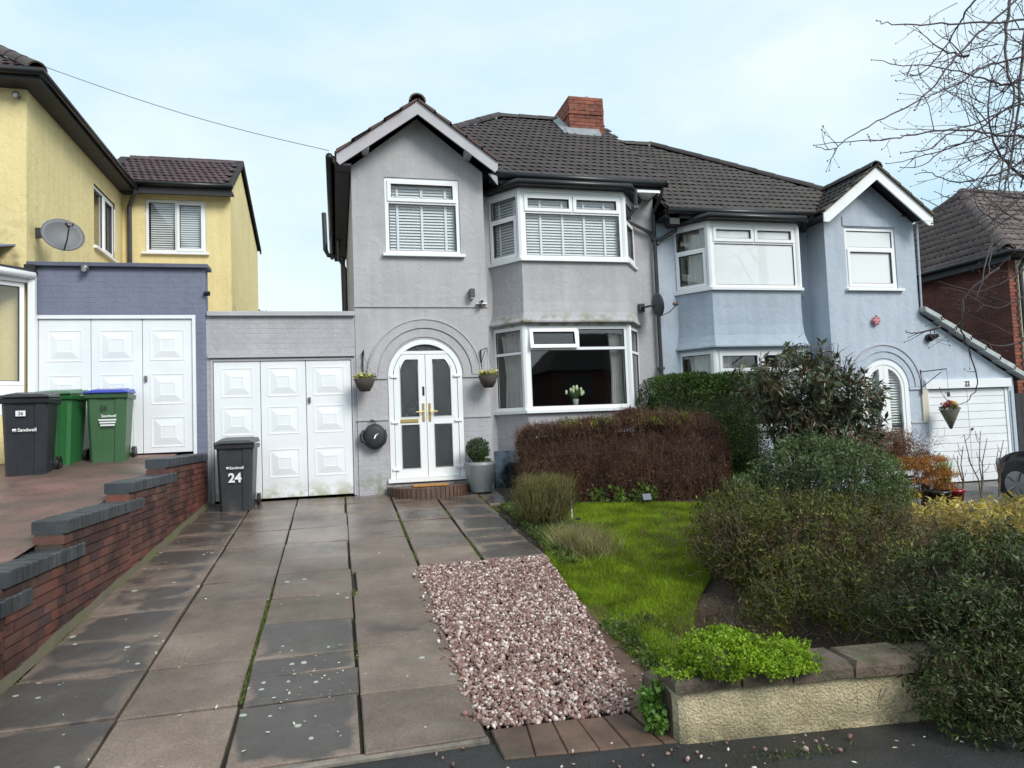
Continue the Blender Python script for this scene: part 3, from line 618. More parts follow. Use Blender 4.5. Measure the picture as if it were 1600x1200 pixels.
# ---- arched doors
CX, RS, ZS = 1.35, .575, .82
def ztop(r): return lambda x: ZS+math.sqrt(max(0, r*r-(x-CX)**2)) if abs(x-CX) < r else ZS
door = MB(); door.arcband(CX, ZS, .50, RS, YP+.0-.012, YP+.06, n=32)
door.box(CX-RS, CX-.50, YP-.012, YP+.06, -.74, ZS); door.box(CX+.50, CX+RS, YP-.012, YP+.06, -.74, ZS)
fr = ztop(.502); xs_ = [CX-.5+i/30 for i in range(31)]
door.strip(xs_, lambda x: min(1.165, fr(x)), lambda x: min(1.215, fr(x)), YP-.006, YP+.055)
dr = door.build('front_door', m_white, h24)
g = MB(); g.strip(xs_, lambda x: min(1.215, fr(x)-.0), lambda x: fr(x), YP+.03, YP+.036); g.build('fanlight', m_obsc, dr)
MB().box(CX-RS-.04, CX+RS+.03, YP-.05, YP+.03, -.80, -.742).build('threshold', m_white, dr)
def leaf(sx):
    a, c = (CX-.492, CX-.004) if sx < 0 else (CX+.004, CX+.492)
    st = .085; ga, gc = a+st+.01, c-st-.02
    if sx > 0: ga, gc = a+st+.02, c-st-.01
    hi = lambda x: min(1.16, ztop(.492)(x)); b = MB(); y0, y1 = YP-.002, YP+.05
    b.strip([a+(ga-a)*i/6 for i in range(7)], lambda x: -.738, hi, y0, y1); b.strip([gc+(c-gc)*i/6 for i in range(7)], lambda x: -.738, hi, y0, y1)
    gx = [ga+(gc-ga)*i/12 for i in range(13)]; gh = lambda x: min(1.085, ztop(.405)(x))
    b.strip(gx, lambda x: -.738, lambda x: -.60, y0, y1); b.strip(gx, lambda x: .08, lambda x: .19, y0, y1); b.strip(gx, gh, hi, y0, y1)
    l = b.build('door_leaf', m_white, dr)
    MB().strip(gx, lambda x: .19, gh, YP+.016, YP+.022).build('pane', m_obsc, l); MB().strip(gx, lambda x: -.60, lambda x: .08, YP+.016, YP+.022).build('pane', m_obsc, l)
    # beads round the panes
    s = MB(); 
    for z0, z1 in ((-.60, .08), (.19, 1.0)):
        s.box(ga-.001, ga+.009, y0-.004, y0+.02, z0, z1); s.box(gc-.009, gc+.001, y0-.004, y0+.02, z0, z1); s.box(ga+.009, gc-.009, y0-.004, y0+.02, z0-.001, z0+.009)
    s.box(ga+.009, gc-.009, y0-.004, y0+.02, .071, .081); s.build('glazing_bead', m_trim, l)
    hx = (c-.045) if sx < 0 else (a+.045)
    h = MB(); h.box(hx-.017, hx+.017, y0-.012, y0, .12, .40); h.tube([(hx, y0-.012, .27), (hx, y0-.05, .27), (hx+sx*.115, y0-.05, .268)], .011, 8); h.build('handle', m_brass, l, bevel=0)
    e = a if sx < 0 else c
    for z in (.80, .10, -.62):
        MB().box(e-.055, e+.055, y0-.03, y0-.001, z, z+.04).build('hinge', m_white, l, bevel=.004)
    return l
l1 = leaf(-1); l2 = leaf(1)
MB().box(.945, 1.22, YP-.014, YP-.003, .105, .160).build('letter_plate', m_brass, l1, bevel=.003)
MB().box(.955, 1.21, YP-.018, YP-.0145, .118, .147).build('letter_flap', mat('brass_bright', (.75, .58, .22), rough=.3, metal=.7), l1)
MB().box(CX-.055, CX-.025, YP-.012, YP-.003, .52, .66).build('door_viewer', m_blk, l1, bevel=.003)

# ---- bay windows
def bay(parent, a, c, dx, yf, ym, z0, z1, rows_front, rows_side, glass, gl_side=None, post=.055, **kw):
    L_ = math.hypot(dx, ym-yf)
    rk = kw.pop('right_kw', {}); lk = kw.pop('left_kw', {})
    f = window(parent, (a, yf, 0), (1, 0, 0), post*.6, c-a-post*.6, z0, z1, rows_front, glass=glass, name='bay_window', **kw)
    l = window(parent, (a-dx, ym, 0), (dx, yf-ym, 0), -.03, L_-post*.6, z0, z1, rows_side, glass=gl_side or glass, name='bay_side_window', **lk)
    r = window(parent, (c, yf, 0), (dx, ym-yf, 0), post*.6, L_+.03, z0, z1, rows_side, glass=gl_side or glass, name='bay_side_window', **rk)
    for x in (a, c):
        b = MB(); b.tube([(x, yf+.03, z0), (x, yf+.03, z1)], .055, 8); b.build('corner_post', m_white, f)
    return f
def bay_ring(a, c, dx, yf, ym, off):   # plan outline of the bay pushed out by off
    t = off*math.tan(math.pi/8*1.1)
    return [(a-dx-off*.9, ym), (a-t, yf-off), (c+t, yf-off), (c+dx+off*.9, ym)]
def bay_band(parent, nm, m, prof, a, c, dx, yf, ym):
    """prof: list of (offset, z) rings"""
    b = MB(); k = len(prof); vs = []
    for off, z in prof: vs += [(x, y, z) for x, y in bay_ring(a, c, dx, yf, ym, off)]
    b.add(vs, [(4*i+j, 4*i+j+1, 4*i+j+5, 4*i+j+4) for i in range(k-1) for j in range(3)]+[(0, 1, 2, 3), (4*k-1, 4*k-2, 4*k-3, 4*k-4)])
    return b.build(nm, m, parent)
A4, C4, DX = 2.97, 4.78, .39; YB = 10.97
tp = lambda L_: tuple(L_)
bay(h24, A4, C4, DX, YB, YM, 2.70, 3.80, [(.27, [(.5, 'o'), (.5, 'o')]), (.73, [(1, 'f')])], [(.33, [(1, 'f')]), (.67, [(1, 'o')])], m_glass,
    blind=True, tapes=(.36, .74, 1.12, 1.48), tapelow=3.70, left_kw=dict(blind=True, tapes=(.16, .48)), right_kw=dict(blind=True))
bay_band(h24, 'bay_head', m_white, [(.02, 3.80), (.02, 3.865)], A4, C4, DX, YB, YM)
bay_band(h24, 'bay_sill', m_white, [(.07, 2.655), (.07, 2.70)], A4, C4, DX, YB, YM)
bay_band(h24, 'bay_skirt', m_greysk, [(.012, 2.655), (.0, 2.3), (.008, 2.0), (.03, 1.82), (.065, 1.72), (.095, 1.675), (.095, 1.65), (.0, 1.64), (.0, 1.60)][::-1], A4, C4, DX, YB, YM)
bay(h24, A4, C4, DX, YB+.02, YM, .235, 1.60, [(.255, [(.5, 'O'), (.5, 'f')]), (.745, [(1, 'f')])], [(.30, [(1, 'f')]), (.70, [(1, 'f')])], m_glass,
    left_kw=dict(curtain=[(.03, .62)]), right_kw=dict(curtain=[(.05, .62)]), curtain=[(1.50, 1.76)])
bay_band(h24, 'bay_sill', m_white, [(.07, .185), (.07, .235)], A4, C4, DX, YB, YM)
bay_band(h24, 'bay_base_wall', m_greyb, [(0, -1.2), (0, .185)], A4, C4, DX, YB, YM)
bay_band(h24, 'bay_roof', m_blkw, [(.03, 3.866), (.13, 3.90), (.14, 3.93)], A4, C4, DX, YB, YM)
gutter(h24, [(x, y, 3.915) for x, y in bay_ring(A4, C4, DX, YB, YM, .16)])
# ---- roof
rf = MB(); EZ, EY, RY, RZ, HX = 4.12, 11.05, 14.0, 6.40, 3.40
rf.quad((.03, EY, EZ), (PX+.02, EY, EZ), (PX+.02, RY, RZ), (HX, RY, RZ)); rf.quad((.03, EY, EZ), (HX, RY, RZ), (.03, 17.1, EZ)); rf.quad((HX, RY, RZ), (PX+.02, RY, RZ), (PX+.02, 17.1, EZ), (.03, 17.1, EZ))
rf.quad((PX+.02, EY, EZ), (PX+.02, 17.1, EZ), (PX+.02, RY, RZ))
rf.quad((.03, EY, EZ-.02), (.03, 17.1, EZ-.02), (PX, 17.1, EZ-.02), (PX, EY, EZ-.02))
# gabled porch roof
GX, GZ = 1.32, 5.06; ge = .78
for sx in (-1, 1): rf.quad((GX, 10.66, GZ), (GX, 12.7, GZ), (GX+sx*1.22, 12.7, GZ-1.22*.725), (GX+sx*1.22, 10.66, GZ-1.22*.725))
roof = rf.build('roof', m_under, h24, recalc=False)
vy, vz = RY-EY, RZ-EZ; LV = math.hypot(vy, vz)
def in24(u, v):
    x = .03+u; y = EY+vy*v/LV; z = EZ+vz*v/LV
    if not (0 <= u and x < PX+.0): return False
    if v > LV-.05: return False
    if x < .03+(HX-.03)*v/LV-.02: return False
    return z > GZ-abs(x-GX)*.725-.06 and x > GX-.2 or (x <= GX-.2 and z > GZ-abs(x-GX)*.725+.1)
tiles(roof, (.03, EY-.05, EZ+.0-.03), (1, 0, 0), (0, vy, vz), in24, PX, LV, m_tile)
ridge(roof, (.1, 11.15, 4.22), (HX, RY, RZ+.05), m_tile); ridge(roof, (HX, RY, RZ+.03), (PX, RY, RZ+.03), m_tile)
ridge(roof, (GX, 10.64, GZ+.03), (GX, 12.4, GZ+.03), m_tile26, r=.12)
# porch slopes (edges of the tiles show along the verge)
sl_ = math.atan(.725)
def gab(sx, m, parent, GX, GZ, y0, y1, half, gauge=.30):
    ln = half/math.cos(sl_)
    if sx < 0: O, U, V = (GX-half, y1, GZ-half*.725), (0, -1, 0), (math.cos(sl_), 0, math.sin(sl_))
    else: O, U, V = (GX+half, y0, GZ-half*.725), (0, 1, 0), (-math.cos(sl_), 0, math.sin(sl_))
    return O, U, V, ln
for sx in (-1, 1):
    O, U, V, ln = gab(sx, m_tile, roof, GX, GZ, 10.66, 12.6, 1.24)
    if sx < 0: ins = lambda u, v: 0 <= u <= 1.94 and v < ln-.05 and (12.6-u) < EY+(GZ-1.24*.725+v*math.sin(sl_)-EZ)/vz*vy+.15
    else: ins = lambda u, v: 0 <= u <= 1.94 and v < ln-.05 and (10.66+u) < EY+(GZ-1.24*.725+v*math.sin(sl_)-EZ)/vz*vy+.15
    tiles(roof, O, U, V, ins, 1.94, ln, m_tile26, lift=.01, gauge=.30)
    vg = MB(); k = 0
    for k in range(5):   # stepped verge mortar and tile ends above the barge board
        p0 = GX+sx*(1.24-k*.24); p1 = GX+sx*(1.24-(k+1)*.24-.03); z0_ = GZ-abs(p0-GX)*.725; z1_ = GZ-abs(p1-GX)*.725
        vg.hexa([(p0, 10.625, z0_-.0), (p1, 10.625, z1_-.0), (p1, 10.72, z1_), (p0, 10.72, z0_), (p0, 10.625, z0_+.055), (p1, 10.625, z1_+.03), (p1, 10.72, z1_+.03), (p0, 10.72, z0_+.055)])
    vg.build('verge', mat('verge_tile_edge', (.13, .075, .062), (.09, .055, .048), ns=9, rough=.8, bump=.3), roof)
# barge boards, soffit, fascia
for sx in (-1, 1):
    pts = [(GX, 10.66, GZ-.21), (GX, 10.66, GZ-.005), (GX+sx*1.235, 10.66, GZ-1.235*.725-.005), (GX+sx*1.235, 10.66, GZ-1.235*.725-.125), (GX+sx*1.19, 10.66, GZ-1.19*.725-.205)]
    MB().prism(pts, (0, .03, 0)).build('barge_board', m_trim, h24)
    s = MB(); s.hexa([(GX, 10.69, GZ-.06), (GX+sx*1.2, 10.69, GZ-.06-1.2*.725), (GX+sx*1.2, 11.0, GZ-.06-1.2*.725), (GX, 11.0, GZ-.06), (GX, 10.69, GZ-.03), (GX+sx*1.2, 10.69, GZ-.03-1.2*.725), (GX+sx*1.2, 11.0, GZ-.03-1.2*.725), (GX, 11.0, GZ-.03)]); s.build('soffit', m_blkw, h24)
    MB().box(GX+sx*.80-.05, GX+sx*.80+.05, 10.70, 11.0, GZ-.80*.725-.20, GZ-.80*.725-.07).build('purlin_end', m_trim, h24)
b = MB(); b.box(.03, .28, 11.02, 16.9, 4.0, 4.03); b.box(.03, .055, 10.70, 16.9, 4.0, 4.14); b.box(.03, .30, 10.70, 11.0, 4.0, 4.03); b.build('side_soffit', m_blkw, h24)
gutter(h24, [(-.02, 10.66, 4.11), (-.02, 16.9, 4.09)])
b = MB(); b.box(2.56, PX, 11.08, YM, 3.96, 3.985); b.box(2.50, PX, 11.06, 11.078, 3.96, 4.10); b.build('eaves_board', m_blkw, h24)
MB().box(4.98, 5.50, 11.02, 11.055, 3.90, 3.945).build('eaves_trim', m_white, h24); MB().box(4.98, 5.5, 11.056, 11.48, 3.93, 3.958).build('white_soffit', m_white, h24)
b = MB(); b.prism([(2.42, 10.75, 4.0), (2.62, 10.98, 3.90), (2.62, 10.98, 4.05)], (0, .03, 0)); b.build('soffit_end', m_trim, h24)
gutter(h24, [(2.50, 11.0, 4.085), (5.60, 11.0, 4.06)], r=.06)
MB().tube([(5.60, 11.0, 4.06), (5.63, 11.0, 4.06)], .068, 8).build('gutter_end', m_blk, h24)
pipe(h24, [(4.97, 10.87, 3.90), (4.98, 10.9, 3.62), (5.02, 11.40, 3.52), (5.5, 11.42, 3.30), (5.545, 11.42, 3.22)], brackets=[(4.98, 10.92, 3.60)])
pipe(h24, [(5.555, 11.05, 4.04), (5.56, 11.10, 3.9), (5.545, 11.42, 3.65), (5.545, 11.42, -1.1)], brackets=[(5.545, 11.42, z) for z in (3.2, 2.0, .9, -.2)])
pipe(h24, [(.12, 15.0, 4.02), (.12, 15.0, 3.6), (.24, 15.0, 3.4), (.24, 15.0, 1.7)], nm='downpipe')
pipe(h24, [(-.17, 15.5, 4.72), (-.155, 15.5, 3.92), (-.10, 15.5, 3.80), (.2, 15.5, 3.76), (.22, 15.5, 1.8)], r=.05, nm='soil_pipe')
# ---- chimney
CXa, CXb, CYa, CYb = 4.72, 5.46, 13.30, 14.55
core = MB(); core.box(CXa+.01, CXb-.01, CYa+.01, CYb-.01, 5.4, 6.63); chim = core.build('chimney', m_mortar, h24)
def brick_run(parent, P0, d, nrm, length, z0, courses, m, bl=.215, bh=.065, gap=.010, dep=.05, proud=.0, nm='brick', proudrows=(), cap=None, clip=None, headers=False):
    """bricks along direction d (2D unit) from P0, facing nrm (2D unit)"""
    for c in range(courses):
        z = z0+c*(bh+gap); off = -(bl+gap)/2 if c % 2 else 0; s = off
        while s < length-.02:
            a = max(0, s); e = min(length, s+bl); s += bl+gap
            if e-a < .03: continue
            if clip and not clip((a+e)/2, z): continue
            pr = proud+(.02 if c in proudrows else 0)+random.uniform(-.0015, .002)
            key = (nm, m.name, round(e-a, 3), round(dep, 3))
            me = BR.get(key)
            if me is None:
                me = MB().box(0, e-a, 0, dep, 0, bh).mesh(nm, m); BR[key] = me
            o = bpy.data.objects.new(nm, me); C.objects.link(o); o.parent = parent
            px = P0[0]+d[0]*a+nrm[0]*pr; py = P0[1]+d[1]*a+nrm[1]*pr
            w = Vector((0, 0, 0)); p = parent
            while p is not None: w += p.location; p = p.parent
            o.matrix_local = Matrix(((d[0], -nrm[0], 0, px-w.x), (d[1], -nrm[1], 0, py-w.y), (0, 0, 1, z-w.z), (0, 0, 0, 1)))
BR = {}
cn = 17; z0c = 6.65-cn*.075
zr = lambda y: EZ+vz*(y-EY)/vy
brick_run(chim, (CXa, CYa), (1, 0), (0, -1), CXb-CXa, z0c, cn, m_brickch, proudrows=(cn-4, cn-5), clip=lambda s, z: z > zr(CYa)-.05)
brick_run(chim, (CXa, CYb), (0, -1), (-1, 0), CYb-CYa, z0c, cn, m_brickch, proudrows=(cn-4, cn-5), clip=lambda s, z: z > zr(min(CYb-s, 14))-.12)
MB().lathe([(.001, .22), (.055, .22), (.05, .1), (.062, .05), (.07, 0)], (5.28, 13.75, 6.64), 12).build('chimney_flue', mat('flue_metal', (.45, .45, .46), rough=.45, metal=.6), chim, smooth=True)
fl = MB(); fl.hexa([(CXa-.10, CYa-.16, zr(CYa-.16)+.04), (CXb-.12, CYa-.16, zr(CYa-.16)+.04), (CXb-.12, CYa-.012, zr(CYa)+.03), (CXa-.10, CYa-.012, zr(CYa)+.03), (CXa-.10, CYa-.16, zr(CYa-.16)+.055), (CXb-.12, CYa-.16, zr(CYa-.16)+.055), (CXb-.12, CYa-.012, zr(CYa)+.12), (CXa-.10, CYa-.012, zr(CYa)+.12)])
fl.hexa([(CXa-.16, CYa-.1, zr(CYa-.1)+.04), (CXa-.012, CYa-.1, zr(CYa-.1)+.04), (CXa-.012, 14.0, RZ+.03), (CXa-.16, 14.0, RZ+.03), (CXa-.16, CYa-.1, zr(CYa-.1)+.06), (CXa-.012, CYa-.1, zr(CYa-.1)+.12), (CXa-.012, 14.0, RZ+.14), (CXa-.16, 14.0, RZ+.06)])
fl.build('lead_flashing', m_lead, chim)

# ---- door step of brick on edge
step = thing('door_step', (1.33, 10.98, -.98), 'half-round brick door step below the white arched doors', 'step')
SR = .62
cs = MB(); n = 28; ring = [(1.33+SR*.97*math.cos(math.pi+math.pi*i/n), 10.97+SR*.97*math.sin(math.pi+math.pi*i/n)) for i in range(n+1)]
cs.prism([(x, y, -1.06) for x, y in ring], (0, 0, .195)); cs.build('step_core', m_mortar, step)
nb = 27
for i in range(nb):
    t = math.pi+math.pi*(i+.5)/nb; me = MB()
    hw = math.pi/nb*SR*.37
    c_, s_ = math.cos(t), math.sin(t); px, py = 1.33+c_*SR, 10.97+s_*SR; tx, ty = -s_, c_
    r1, r2 = .0, .11; q = [(px+tx*hw, py+ty*hw), (px-tx*hw, py-ty*hw), (px-tx*hw*.82-c_*r2, py-ty*hw*.82-s_*r2), (px+tx*hw*.82-c_*r2, py+ty*hw*.82-s_*r2)]
    me.hexa([(x, y, plane(10.4)-.06) for x, y in q]+[(x, y, -.855+random.uniform(-.002, .002)) for x, y in q]).build('brick', m_block, step)
for i in range(6):
    for j, (ra, rb) in enumerate(((.30, .49), (.10, .29))):
        t0, t1 = math.pi+math.pi*(i+.04)/6, math.pi+math.pi*(i+.96)/6
        q = [(1.33+ra*math.cos(t0), 10.97+ra*math.sin(t0)), (1.33+rb*math.cos(t0), 10.97+rb*math.sin(t0)), (1.33+rb*math.cos(t1), 10.97+rb*math.sin(t1)), (1.33+ra*math.cos(t1), 10.97+ra*math.sin(t1))]
        MB().hexa([(x, y, -.9) for x, y in q]+[(x, y, -.858) for x, y in q]).build('paving_brick', m_block, step)
mm = MB(); mm.box(1.07, 1.60, 10.55, 10.90, -.850, -.832); tag(mm.build('door_mat', mat('coir_mat', (.50, .25, .07), (.42, .20, .05), ns=30, rough=.95, bump=1, bs=200), bevel=.004), 'orange-brown coir doormat lying on the half-round brick step', 'doormat')

# ================================================================== GARAGE 24
ga = thing('garage', (-.75, 11, -.95), 'flat-roofed grey painted brick garage with white panelled doors beside the grey house', 'garage')
b = MB(); wall_front(b, -1.82, .296, -1.1, 1.76, 11.01, [(-1.77, .26, -1.1, 1.135)], rev=.09); shell(b, -1.82, .296, 11.01, 15.5, -1.1, 1.76, 'lrb'); b.quad((-1.82, 11.01, 1.75), (.29, 11.01, 1.75), (.29, 15.5, 1.75), (-1.82, 15.5, 1.75)); b.build('wall', m_greyb, ga, recalc=False)
MB().box(-1.80, .297, 10.95, 11.2, 1.762, 1.832).build('coping', m_trim, ga, bevel=.006)
MB().box(-1.79, .285, 10.965, 11.008, 1.150, 1.195).build('lintel_drip', m_trim, ga)
b = MB(); b.box(-1.768, -1.735, 11.0, 11.08, -.95, 1.13); b.box(.228, .258, 11.0, 11.08, -.95, 1.13); b.box(-1.734, .227, 11.0, 11.08, 1.10, 1.13); b.build('door_frame', m_trim, ga)
def panel(parent, x0, x1, z0, z1, y, m):
    """raised and fielded panel: sunk margin, sloping sides, flat proud centre"""
    def ring(k, yy): return [(x0+k, yy, z0+k), (x1-k, yy, z0+k), (x1-k, yy, z1-k), (x0+k, yy, z1-k)]
    rs = [ring(-.010, y+.0), ring(-.010, y-.005), ring(.003, y-.005), ring(.009, y-.001), ring(.03, y-.001), ring(.125, y-.016), ring(.132, y-.013)]
    vs = [p for r_ in rs for p in r_]; fs = [(4*i+j, 4*i+(j+1) % 4, 4*i+4+(j+1) % 4, 4*i+4+j) for i in range(len(rs)-1) for j in range(4)]+[tuple(4*(len(rs)-1)+j for j in range(4))]
    MB().add(vs, fs).build('raised_panel', m, parent, recalc=True)
def gdoor(parent, xs_, z0, z1, zp, y, m, lock=None, keyx=None):
    for i, (a, c) in enumerate(zip(xs_[:-1], xs_[1:])):
        l = MB().box(a+.004, c-.004, y, y+.05, z0, z1).build('garage_door_leaf', m, parent, bevel=.004)
        for (p0, p1) in zp: panel(l, a+.115, c-.115, p0, p1, y, m)
        if i == len(xs_)-2:
            MB().lathe([(.001, -.045), (.02, -.04), (.022, 0), (.02, .04), (.001, .045)], (a+.045, y-.015, lock), 10).build('lock', mat('dull_metal', (.22, .22, .2), rough=.4, metal=.7), l)
gdoor(ga, [-1.732, -1.085, -.44, .225], -.925, 1.098, [(.58, .99), (.02, .41), (-.62, -.22)], 11.02, m_wpaint, lock=.50)

# ================================================================== GARAGE 26
gb = thing('garage', (-3, 11, -.2), 'garage with slate-blue painted brick above white panelled doors on the raised drive', 'garage')
b = MB(); wall_front(b, -4.10, -1.822, -1.1, 2.46, 11.0, [(-4.03, -1.96, -.4, 1.78)], rev=.1); shell(b, -4.10, -1.822, 11.0, 15.55, -1.1, 1.78, 'rb'); shell(b, -4.10, -1.822, 11.0, 11.22, 1.78, 2.46, 'lrb'); b.quad((-4.1, 11.22, 1.78), (-1.822, 11.22, 1.78), (-1.822, 15.5, 1.78), (-4.1, 15.5, 1.78)); b.build('wall', m_slate, gb, recalc=False)
MB().box(-4.10, -1.77, 10.93, 11.25, 2.462, 2.52).build('coping', mat('slate_grey_coping', (.12, .13, .18), (.09, .10, .14), ns=4, rough=.5), gb, bevel=.006)
b = MB(); b.box(-4.03, -3.985, 10.99, 11.08, -.3, 1.78); b.box(-2.005, -1.96, 10.99, 11.08, -.3, 1.78); b.box(-3.984, -2.006, 10.99, 11.08, 1.73, 1.78); b.build('door_frame', m_wpaint2, gb)
gdoor(gb, [-3.98, -3.33, -2.67, -2.01], -.19, 1.725, [(1.14, 1.56), (.51, .93), (-.10, .31)], 11.02, m_wpaint2, lock=.87)
MB().tube([(-1.83, 10.98, 2.09), (-1.76, 10.96, 2.09)], .035, 8).build('overflow_pipe', m_blk, gb)

# ================================================================== HOUSE 26
h26 = thing('detached_house', (-5, 11, -.3), 'yellow rendered house at the far left with a rear wing under brown tiles', 'house')
WX = -4.12
b = MB(); b.quad((-12, 11, -.6), (WX, 11, -.6), (WX, 11, 4.98), (-12, 11, 4.98))
# side wall with the window hole, faces +X
hy0, hy1, hz0, hz1 = 13.83, 15.05, 3.49, 4.62
for (ya, yb, za, zb) in ((11, hy0, -.6, 4.98), (hy1, 15.6, -.6, 4.98), (hy0, hy1, -.6, hz0), (hy0, hy1, hz1, 4.98)): b.quad((WX, ya, za), (WX, yb, za), (WX, yb, zb), (WX, ya, zb))
W2 = -2.07; 
for (xa, xb, za, zb) in ((WX, -3.70, -.6, 5.05), (-2.55, W2-.101, -.6, 5.05), (-3.70, -2.55, -.6, 3.82), (-3.70, -2.55, 4.92, 5.05)): b.quad((xa, 15.6, za), (xb, 15.6, za), (xb, 15.6, zb), (xa, 15.6, zb))
b.prism([(W2, 15.6, -.6), (W2, 20.9, -.6), (W2, 20.9, 5.2), (W2, 17.3, 6.30), (W2, 15.6, 5.20)], (-.1, 0, 0))
b.quad((-12, 20.9, -.6), (W2, 20.9, -.6), (W2, 20.9, 5.1), (-12, 20.9, 5.1))
b.build('wall', m_yel, h26, recalc=False)
window(h26, (WX-.03, 0, 0), (0, 1, 0), hy0, hy1, hz0, hz1, [(1, [(.5, 'f'), (.5, 'o')])], n=0, curtain=[(hy0+.05, hy0+.4)], sill=(.03, .03))
window(h26, (0, 15.62, 0), (1, 0, 0), -3.70, -2.55, 3.82, 4.92, [(1, [(.5, 'f'), (.5, 'o')])], n=0, blind=True, sill=(.06, .06))
rf = MB(); rf.quad((-12, 10.72, 5.10), (-3.85, 10.72, 5.10), (-7.0, 13.9, 7.5), (-12, 13.9, 7.5)); rf.quad((-3.85, 10.72, 5.10), (-3.85, 17.0, 5.10), (-7.0, 13.9, 7.5)); rf.quad((-12, 13.9, 7.5), (-7, 13.9, 7.5), (-3.85, 17.0, 5.10), (-12, 17.0, 5.1))
rf.quad((-4.6, 15.33, 5.2), (-1.98, 15.33, 5.2), (-1.98, 17.3, 6.42), (-4.6, 17.3, 6.42)); rf.quad((-4.6, 17.3, 6.42), (-1.98, 17.3, 6.42), (-1.98, 21.1, 5.25), (-4.6, 21.1, 5.25))
rf.quad((-12, 10.72, 5.08), (-3.85, 10.72, 5.08), (-3.85, 15.6, 5.08), (-12, 15.6, 5.08))
r26 = rf.build('roof', m_under, h26, recalc=False)
vv = Vector((0, 1.97, 1.22)); tiles(r26, (-4.1, 15.27, 5.18), (1, 0, 0), vv, lambda u, v: u < 2.05 and v < vv.length-.04, 2.1, vv.length, m_tile26, gauge=.24)
ridge(r26, (-4.4, 17.3, 6.42), (-2.0, 17.3, 6.42), m_tile26, r=.07)
vv2 = Vector((0, 3.18, 2.4)); tiles(r26, (-6.8, 10.66, 5.09), (1, 0, 0), vv2, lambda u, v: -6.8+u < -3.85-3.15*v/vv2.length+.05 and v < 1.6, 3.2, 1.6, m_tile26)
ridge(r26, (-3.88, 10.72, 5.17), (-7.0, 13.9, 7.55), m_tile20, r=.12)
tl = Vector((-3.15, 0, 2.4)); tiles(r26, (-3.81, 10.75, 5.09), (0, 1, 0), tl, lambda u, v: v < .65 and .1+v*.8 < u < 4.7, 4.9, .65, m_tile26)
vb = MB(); vb.hexa([(-2.02, 15.30, 5.09), (-1.985, 15.30, 5.09), (-1.985, 17.3, 6.33), (-2.02, 17.3, 6.33), (-2.02, 15.30, 5.20), (-1.985, 15.30, 5.20), (-1.985, 17.3, 6.43), (-2.02, 17.3, 6.43)]); vb.hexa([(-2.02, 17.3, 6.33), (-1.985, 17.3, 6.33), (-1.985, 21.1, 5.16), (-2.02, 21.1, 5.16), (-2.02, 17.3, 6.43), (-1.985, 17.3, 6.43), (-1.985, 21.1, 5.29), (-2.02, 21.1, 5.29)]); vb.build('verge_board', m_under, h26)
b = MB(); b.box(-4.12, -1.99, 15.35, 15.60, 5.03, 5.06); b.box(-4.10, -2.0, 15.33, 15.35, 4.96, 5.17); b.build('fascia', m_blkw, h26)
gutter(h26, [(-4.0, 15.28, 5.15), (-1.97, 15.28, 5.15)])
b = MB(); b.box(-12, -3.87, 10.72, 10.999, 4.985, 5.02); b.box(WX+.001, -3.87, 11.0, 15.58, 4.985, 5.02); b.box(-12, -3.87, 10.70, 10.72, 4.985, 5.12); b.box(-3.87, -3.85, 10.70, 15.35, 4.985, 5.12); b.build('soffit', m_blkw, h26)
gutter(h26, [(-12, 10.65, 5.09), (-3.80, 10.65, 5.09), (-3.80, 15.3, 5.06)])
pipe(h26, [(-3.82, 15.25, 5.05), (-3.82, 15.28, 4.95), (-3.98, 15.52, 4.72), (-3.98, 15.54, 2.5)], r=.045, brackets=[(-3.98, 15.54, 3.5)])
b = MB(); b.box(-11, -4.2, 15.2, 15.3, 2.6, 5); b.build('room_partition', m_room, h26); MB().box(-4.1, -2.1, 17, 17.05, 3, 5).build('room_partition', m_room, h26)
# bay / porch at the frame edge: canted white window with a small roof
pb = PL((-4.90, 10.15, 0), (.86, .78, 0)); Lb = math.hypot(.86, .78)
window(h26, (-4.90, 10.15, 0), (.86, .78, 0), 0, Lb-.08, .80, 2.20, [(1, [(1, 'f')])], curtain=[(.1, .8)], name='bay_side_window')
b = PL((-4.90, 10.15, 0), (.86, .78, 0)); b.ob(0, Lb-.08, -.05, 0, .40, .795); b.build('bay_panel', m_white, h26)
b = PL((-4.90, 10.15, 0), (.86, .78, 0)); b.ob(0, Lb-.08, -.05, 0, -.35, .395); b.build('bay_base', m_yel, h26)
window(h26, (-7, 10.15, 0), (1, 0, 0), 0, 2.08, .80, 2.20, [(1, [(.5, 'f'), (.5, 'f')])], name='bay_window'); MB().box(-7, -4.92, 10.16, 10.2, -.35, .79).build('bay_base', m_yel, h26)
b = MB(); b.prism([(-7, 10.0, 2.36), (-4.85, 10.0, 2.36), (-3.98, 10.85, 2.34), (-3.98, 11.0, 2.34), (-7, 11.0, 2.36)], (0, 0, .05)); b.build('bay_roof', m_blkw, h26)
b = MB(); b.tube([(-7, 9.95, 2.33), (-4.83, 9.95, 2.33), (-3.97, 10.86, 2.30)], .05, 8); b.build('white_gutter', m_white, h26, smooth=True)
b = MB(); b.box(-7, -4.86, 10.02, 10.05, 2.2, 2.30); b.build('white_fascia', m_white, h26)
b = PL((-4.90, 10.13, 0), (.86, .78, 0)); b.ob(-.0, Lb+.0, -.03, .03, 2.205, 2.30); b.build('white_fascia', m_white, h26)
b = MB(); b.prism([(-7, 10.0, 2.411), (-4.85, 10.0, 2.411), (-4.25, 10.998, 2.75), (-7, 10.998, 2.75)], (0, 0, .02)); b.build('lean_to_roof', m_slate, h26)
b = MB(); b.box(-4.055, -3.97, 10.85, 10.94, -.2, 2.30); b.build('white_downpipe', m_white, h26, bevel=.01)
